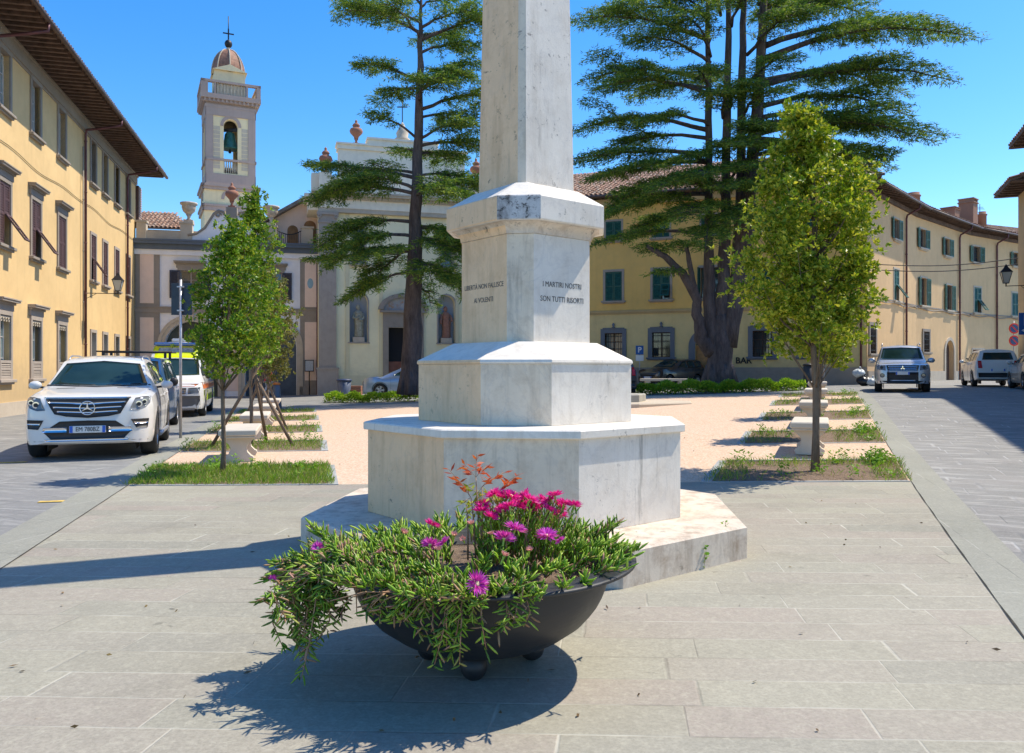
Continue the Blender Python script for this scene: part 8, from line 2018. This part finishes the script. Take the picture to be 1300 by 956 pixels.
# ================================================================= SCOOTER, BAGS, PERSON
def scooter(X, Y, rot, label, m):
    e = tag(empty('motor_scooter', (X, Y, gz(X, Y)+0.006), rot), label, 'scooter')
    for y in (0.0, 1.25):
        mb = MB(); rm = Matrix.Translation((0,y,0.24)) @ Matrix.Rotation(PI/2, 4, 'Y'); mb.lathe([(0.14,-0.05),(0.22,-0.05),(0.24,0),(0.22,0.05),(0.14,0.05)], 20, mtx=rm, caps=False); wh = mb.build('wheel', TYRE, e)
        mb = MB(); mb.lathe([(0.02,-0.04),(0.14,-0.03),(0.14,0.03),(0.02,0.04)], 16, mtx=rm, caps=False); mb.build('rim', ALLOY, wh)
    mb = MB(); mb.tube([(0,0.05,0.5),(0,0.22,1.0)], [0.10,0.05], 10); mb.bbox(-0.2,0.2,0.18,0.24,0.30,0.85,0.03); mb.bbox(-0.16,0.16,0.24,0.75,0.26,0.32,0.02); mb.loft([[(-0.16,0.72,0.3),(0.16,0.72,0.3),(0.14,0.78,0.68),(-0.14,0.78,0.68)],[(-0.17,1.1,0.35),(0.17,1.1,0.35),(0.14,1.1,0.70),(-0.14,1.1,0.70)],[(-0.08,1.5,0.55),(0.08,1.5,0.55),(0.08,1.5,0.68),(-0.08,1.5,0.68)]], 0, True, True, False)
    mb.tube([(-0.09,0.0,0.24),(-0.06,0.12,0.6)], 0.02, 6); mb.tube([(0.09,0.0,0.24),(0.06,0.12,0.6)], 0.02, 6); mb.build('body', m, e)
    mb = MB(); mb.bbox(-0.15,0.15,0.72,1.4,0.70,0.80,0.03); mb.build('seat', PLASTIC, e)
    mb = MB(); mb.tube([(-0.32,0.30,1.05),(0,0.20,1.0),(0.32,0.30,1.05)], 0.017, 6); mb.tube([(-0.25,0.26,1.05),(-0.30,0.24,1.25)], 0.008, 5); mb.sphere((-0.30,0.24,1.29), (0.06,0.02,0.04), 8, 6); mb.build('handlebar', PLASTIC, e)
    mb = MB(); mb.sphere((0,0.12,0.92), (0.08,0.05,0.08), 10, 8); mb.build('headlight', HLAMP, e)
RED = paint('red_scooter_paint', (0.5,0.03,0.02))
scooter((1236-CX)/F*43.0, 43.0, R(-30), 'dark red motor scooter parked by the dark doorway ahead of the white crossover', RED)
X, Y = (1097-CX)/F*38.5, 38.5
for i, (dx, dy, r, m, lab) in enumerate(((0, 0, 0.34, mat('black_bin_bag', (0.02,0.02,0.025), 0.35, var=0.3), 'black rubbish bag at the bottom of the pile left of the silver SUV'), (0.25, -0.3, 0.28, mat('white_bin_bag', (0.55,0.60,0.62), 0.4, var=0.2), 'white rubbish bag at the front of the pile left of the silver SUV'), (-0.15, 0.2, 0.30, mat('white_bin_bag', (0.55,0.60,0.62), 0.4), 'white rubbish bag lying on top of the pile left of the silver SUV'))):
    z = gz(X+dx, Y+dy) + (0.40 if i == 2 else 0); e = tag(empty('rubbish_bag', (X+dx, Y+dy, z)), lab, 'rubbish bag'); mb = MB()
    rings = []
    for j in range(1, 10):
        th = PI*j/10; rings.append([(r*math.sin(th)*(1+0.12*math.sin(3*a+j))*math.cos(a), r*math.sin(th)*(1+0.12*math.sin(4*a-j))*math.sin(a), (r*0.95-r*0.95*math.cos(th))*0.72*(1+0.1*math.sin(5*a))) for a in np.linspace(0, 2*PI, 15)[:-1]])
    mb.loft(rings); mb.tube([(0,0,1.35*r),(0.02,0,1.55*r),(0.06,0.02,1.7*r)], [0.05,0.02,0.06], 8); mb.build('bag', m, e)

# walking person in a red jacket
def skin_obj(name, joints, edges, m, parent, sub=2, root=0):
    me = bpy.data.meshes.new(name); me.from_pydata([j[0] for j in joints], edges, []); o = bpy.data.objects.new(name, me); COL.objects.link(o)
    sk = o.modifiers.new('skin', 'SKIN'); sk.use_smooth_shade = True
    for i, j in enumerate(joints):
        r = j[1]; me.skin_vertices[0].data[i].radius = (r if hasattr(r, '__len__') else (r, r)); me.skin_vertices[0].data[i].use_root = (i == root)
    ss = o.modifiers.new('sub', 'SUBSURF'); ss.levels = sub; ss.render_levels = sub
    dg = bpy.context.evaluated_depsgraph_get(); dg.update(); m2 = bpy.data.meshes.new_from_object(o.evaluated_get(dg)); m2.name = name; bpy.data.objects.remove(o)
    m2.materials.clear(); m2.materials.append(m)
    for p in m2.polygons: p.use_smooth = True
    ob = bpy.data.objects.new(name, m2); COL.objects.link(ob); ob.parent = parent; return ob
SKIN = mat('skin', (0.50,0.30,0.21), 0.6, var=0.08); HAIR = mat('dark_hair', (0.05,0.03,0.02), 0.7, var=0.3); JKT = mat('red_jacket', (0.50,0.03,0.04), 0.8, var=0.2, scale=8); JEAN = mat('pale_blue_trousers', (0.28,0.35,0.46), 0.85, var=0.2, scale=8); SHOE = mat('dark_shoe', (0.03,0.03,0.03), 0.6)
Yp = 40.0; Xp = (342-CX)/F*Yp
pe = tag(empty('person', (Xp, Yp, 0.004), R(-62)), 'person in a red jacket and pale blue trousers walking past the white facade', 'person')
# local: faces -y, x across
J = [((0,0,0.92),(0.15,0.11)), ((0,0,1.10),(0.135,0.10)), ((0,0,1.32),(0.155,0.105)), ((0,0,1.42),(0.09,0.08)), ((0,-0.01,1.50),(0.05,0.05)), ((0,-0.02,1.58),(0.075,0.085)), ((0,-0.02,1.66),(0.07,0.08)),
     ((0.19,0,1.38),0.055), ((0.25,0.08,1.12),0.045), ((0.23,-0.02,0.90),0.034), ((0.22,-0.06,0.82),0.03),
     ((-0.19,0,1.38),0.055), ((-0.25,-0.08,1.12),0.045), ((-0.22,-0.20,0.94),0.034), ((-0.20,-0.25,0.88),0.03),
     ((0.09,0,0.86),0.095), ((0.10,-0.20,0.50),0.068), ((0.10,-0.30,0.10),0.045), ((0.10,-0.42,0.04),0.035),
     ((-0.09,0,0.86),0.095), ((-0.10,0.06,0.48),0.068), ((-0.10,0.32,0.16),0.045), ((-0.10,0.24,0.04),0.035)]
E = [(0,1),(1,2),(2,3),(3,4),(4,5),(5,6),(2,7),(7,8),(8,9),(9,10),(2,11),(11,12),(12,13),(13,14),(0,15),(15,16),(16,17),(17,18),(0,19),(19,20),(20,21),(21,22)]
skin_obj('body', J, E, SKIN, pe)
g = 1.14
sel = [0,1,2,3,7,8,9,11,12,13]; idx = {k: i for i, k in enumerate(sel)}
skin_obj('jacket', [(J[k][0], tuple(x*g+0.008 for x in (J[k][1] if hasattr(J[k][1], '__len__') else (J[k][1],)*2))) for k in sel], [(idx[a], idx[b]) for a, b in E if a in idx and b in idx], JKT, pe)
sel = [0,15,16,17,19,20,21]; idx = {k: i for i, k in enumerate(sel)}
skin_obj('trousers', [(J[k][0], tuple(x*g+0.006 for x in (J[k][1] if hasattr(J[k][1], '__len__') else (J[k][1],)*2))) for k in sel], [(idx[a], idx[b]) for a, b in E if a in idx and b in idx], JEAN, pe)
mb = MB(); mb.sphere((0,0.005,1.645), (0.092,0.105,0.105), 16, 12); mb.sphere((0,0.07,1.56), (0.07,0.05,0.09), 12, 8); mb.build('hair', HAIR, pe)
for k, y in ((0.10, -0.36), (-0.10, 0.28)): mb = MB(); mb.sphere((k, y, 0.045), (0.045,0.13,0.045), 12, 8); mb.build('shoe', SHOE, pe)

# ================================================================= LIGHT, CAMERA
SUN = Vector((0.922, 0.386)); EL = R(58)
w = bpy.data.worlds.new('World'); scene.world = w; w.use_nodes = True; nt = w.node_tree
bg = nt.nodes['Background']; sky = nt.nodes.new('ShaderNodeTexSky'); sky.sky_type = 'NISHITA'; sky.sun_disc = False
sky.sun_elevation = EL; sky.sun_rotation = math.atan2(SUN.x, SUN.y); sky.air_density = 1.0; sky.dust_density = 0.4; sky.ozone_density = 3.0; sky.altitude = 200
hs = nt.nodes.new('ShaderNodeHueSaturation'); hs.inputs['Saturation'].default_value = 1.38; hs.inputs['Hue'].default_value = 0.503; nt.links.new(sky.outputs[0], hs.inputs['Color']); nt.links.new(hs.outputs[0], bg.inputs[0]); bg.inputs[1].default_value = 0.15
sd = bpy.data.lights.new('Sun', 'SUN'); sd.energy = 3.7; sd.angle = R(0.53); sd.color = (1.0, 0.91, 0.76)
so = bpy.data.objects.new('Sun', sd); COL.objects.link(so)
d = Vector((SUN.x*math.cos(EL), SUN.y*math.cos(EL), math.sin(EL))); so.rotation_euler = d.to_track_quat('Z', 'Y').to_euler(); so.location = (20, 0, 40)
cam = bpy.data.cameras.new('Camera'); cam.sensor_width = 36; cam.sensor_fit = 'HORIZONTAL'; cam.lens = 36*F/1300
cam.shift_y = -(478-HY)/1300; cam.clip_start = 0.1; cam.clip_end = 4000
co = bpy.data.objects.new('Camera', cam); COL.objects.link(co); co.location = (0, 0, EYE); co.rotation_euler = (PI/2, 0, 0); scene.camera = co
scene.view_settings.view_transform = 'Standard'; scene.view_settings.look = 'None'; scene.view_settings.gamma = 1.0; scene.view_settings.exposure = 0.73
scene.render.engine = 'CYCLES'; scene.cycles.max_bounces = 6; scene.cycles.diffuse_bounces = 3; scene.cycles.transparent_max_bounces = 8
# things copied or built once and left without users are cleared
for o in list(bpy.data.objects):
    if o.type == 'EMPTY' and not o.children and o.parent is None: bpy.data.objects.remove(o)
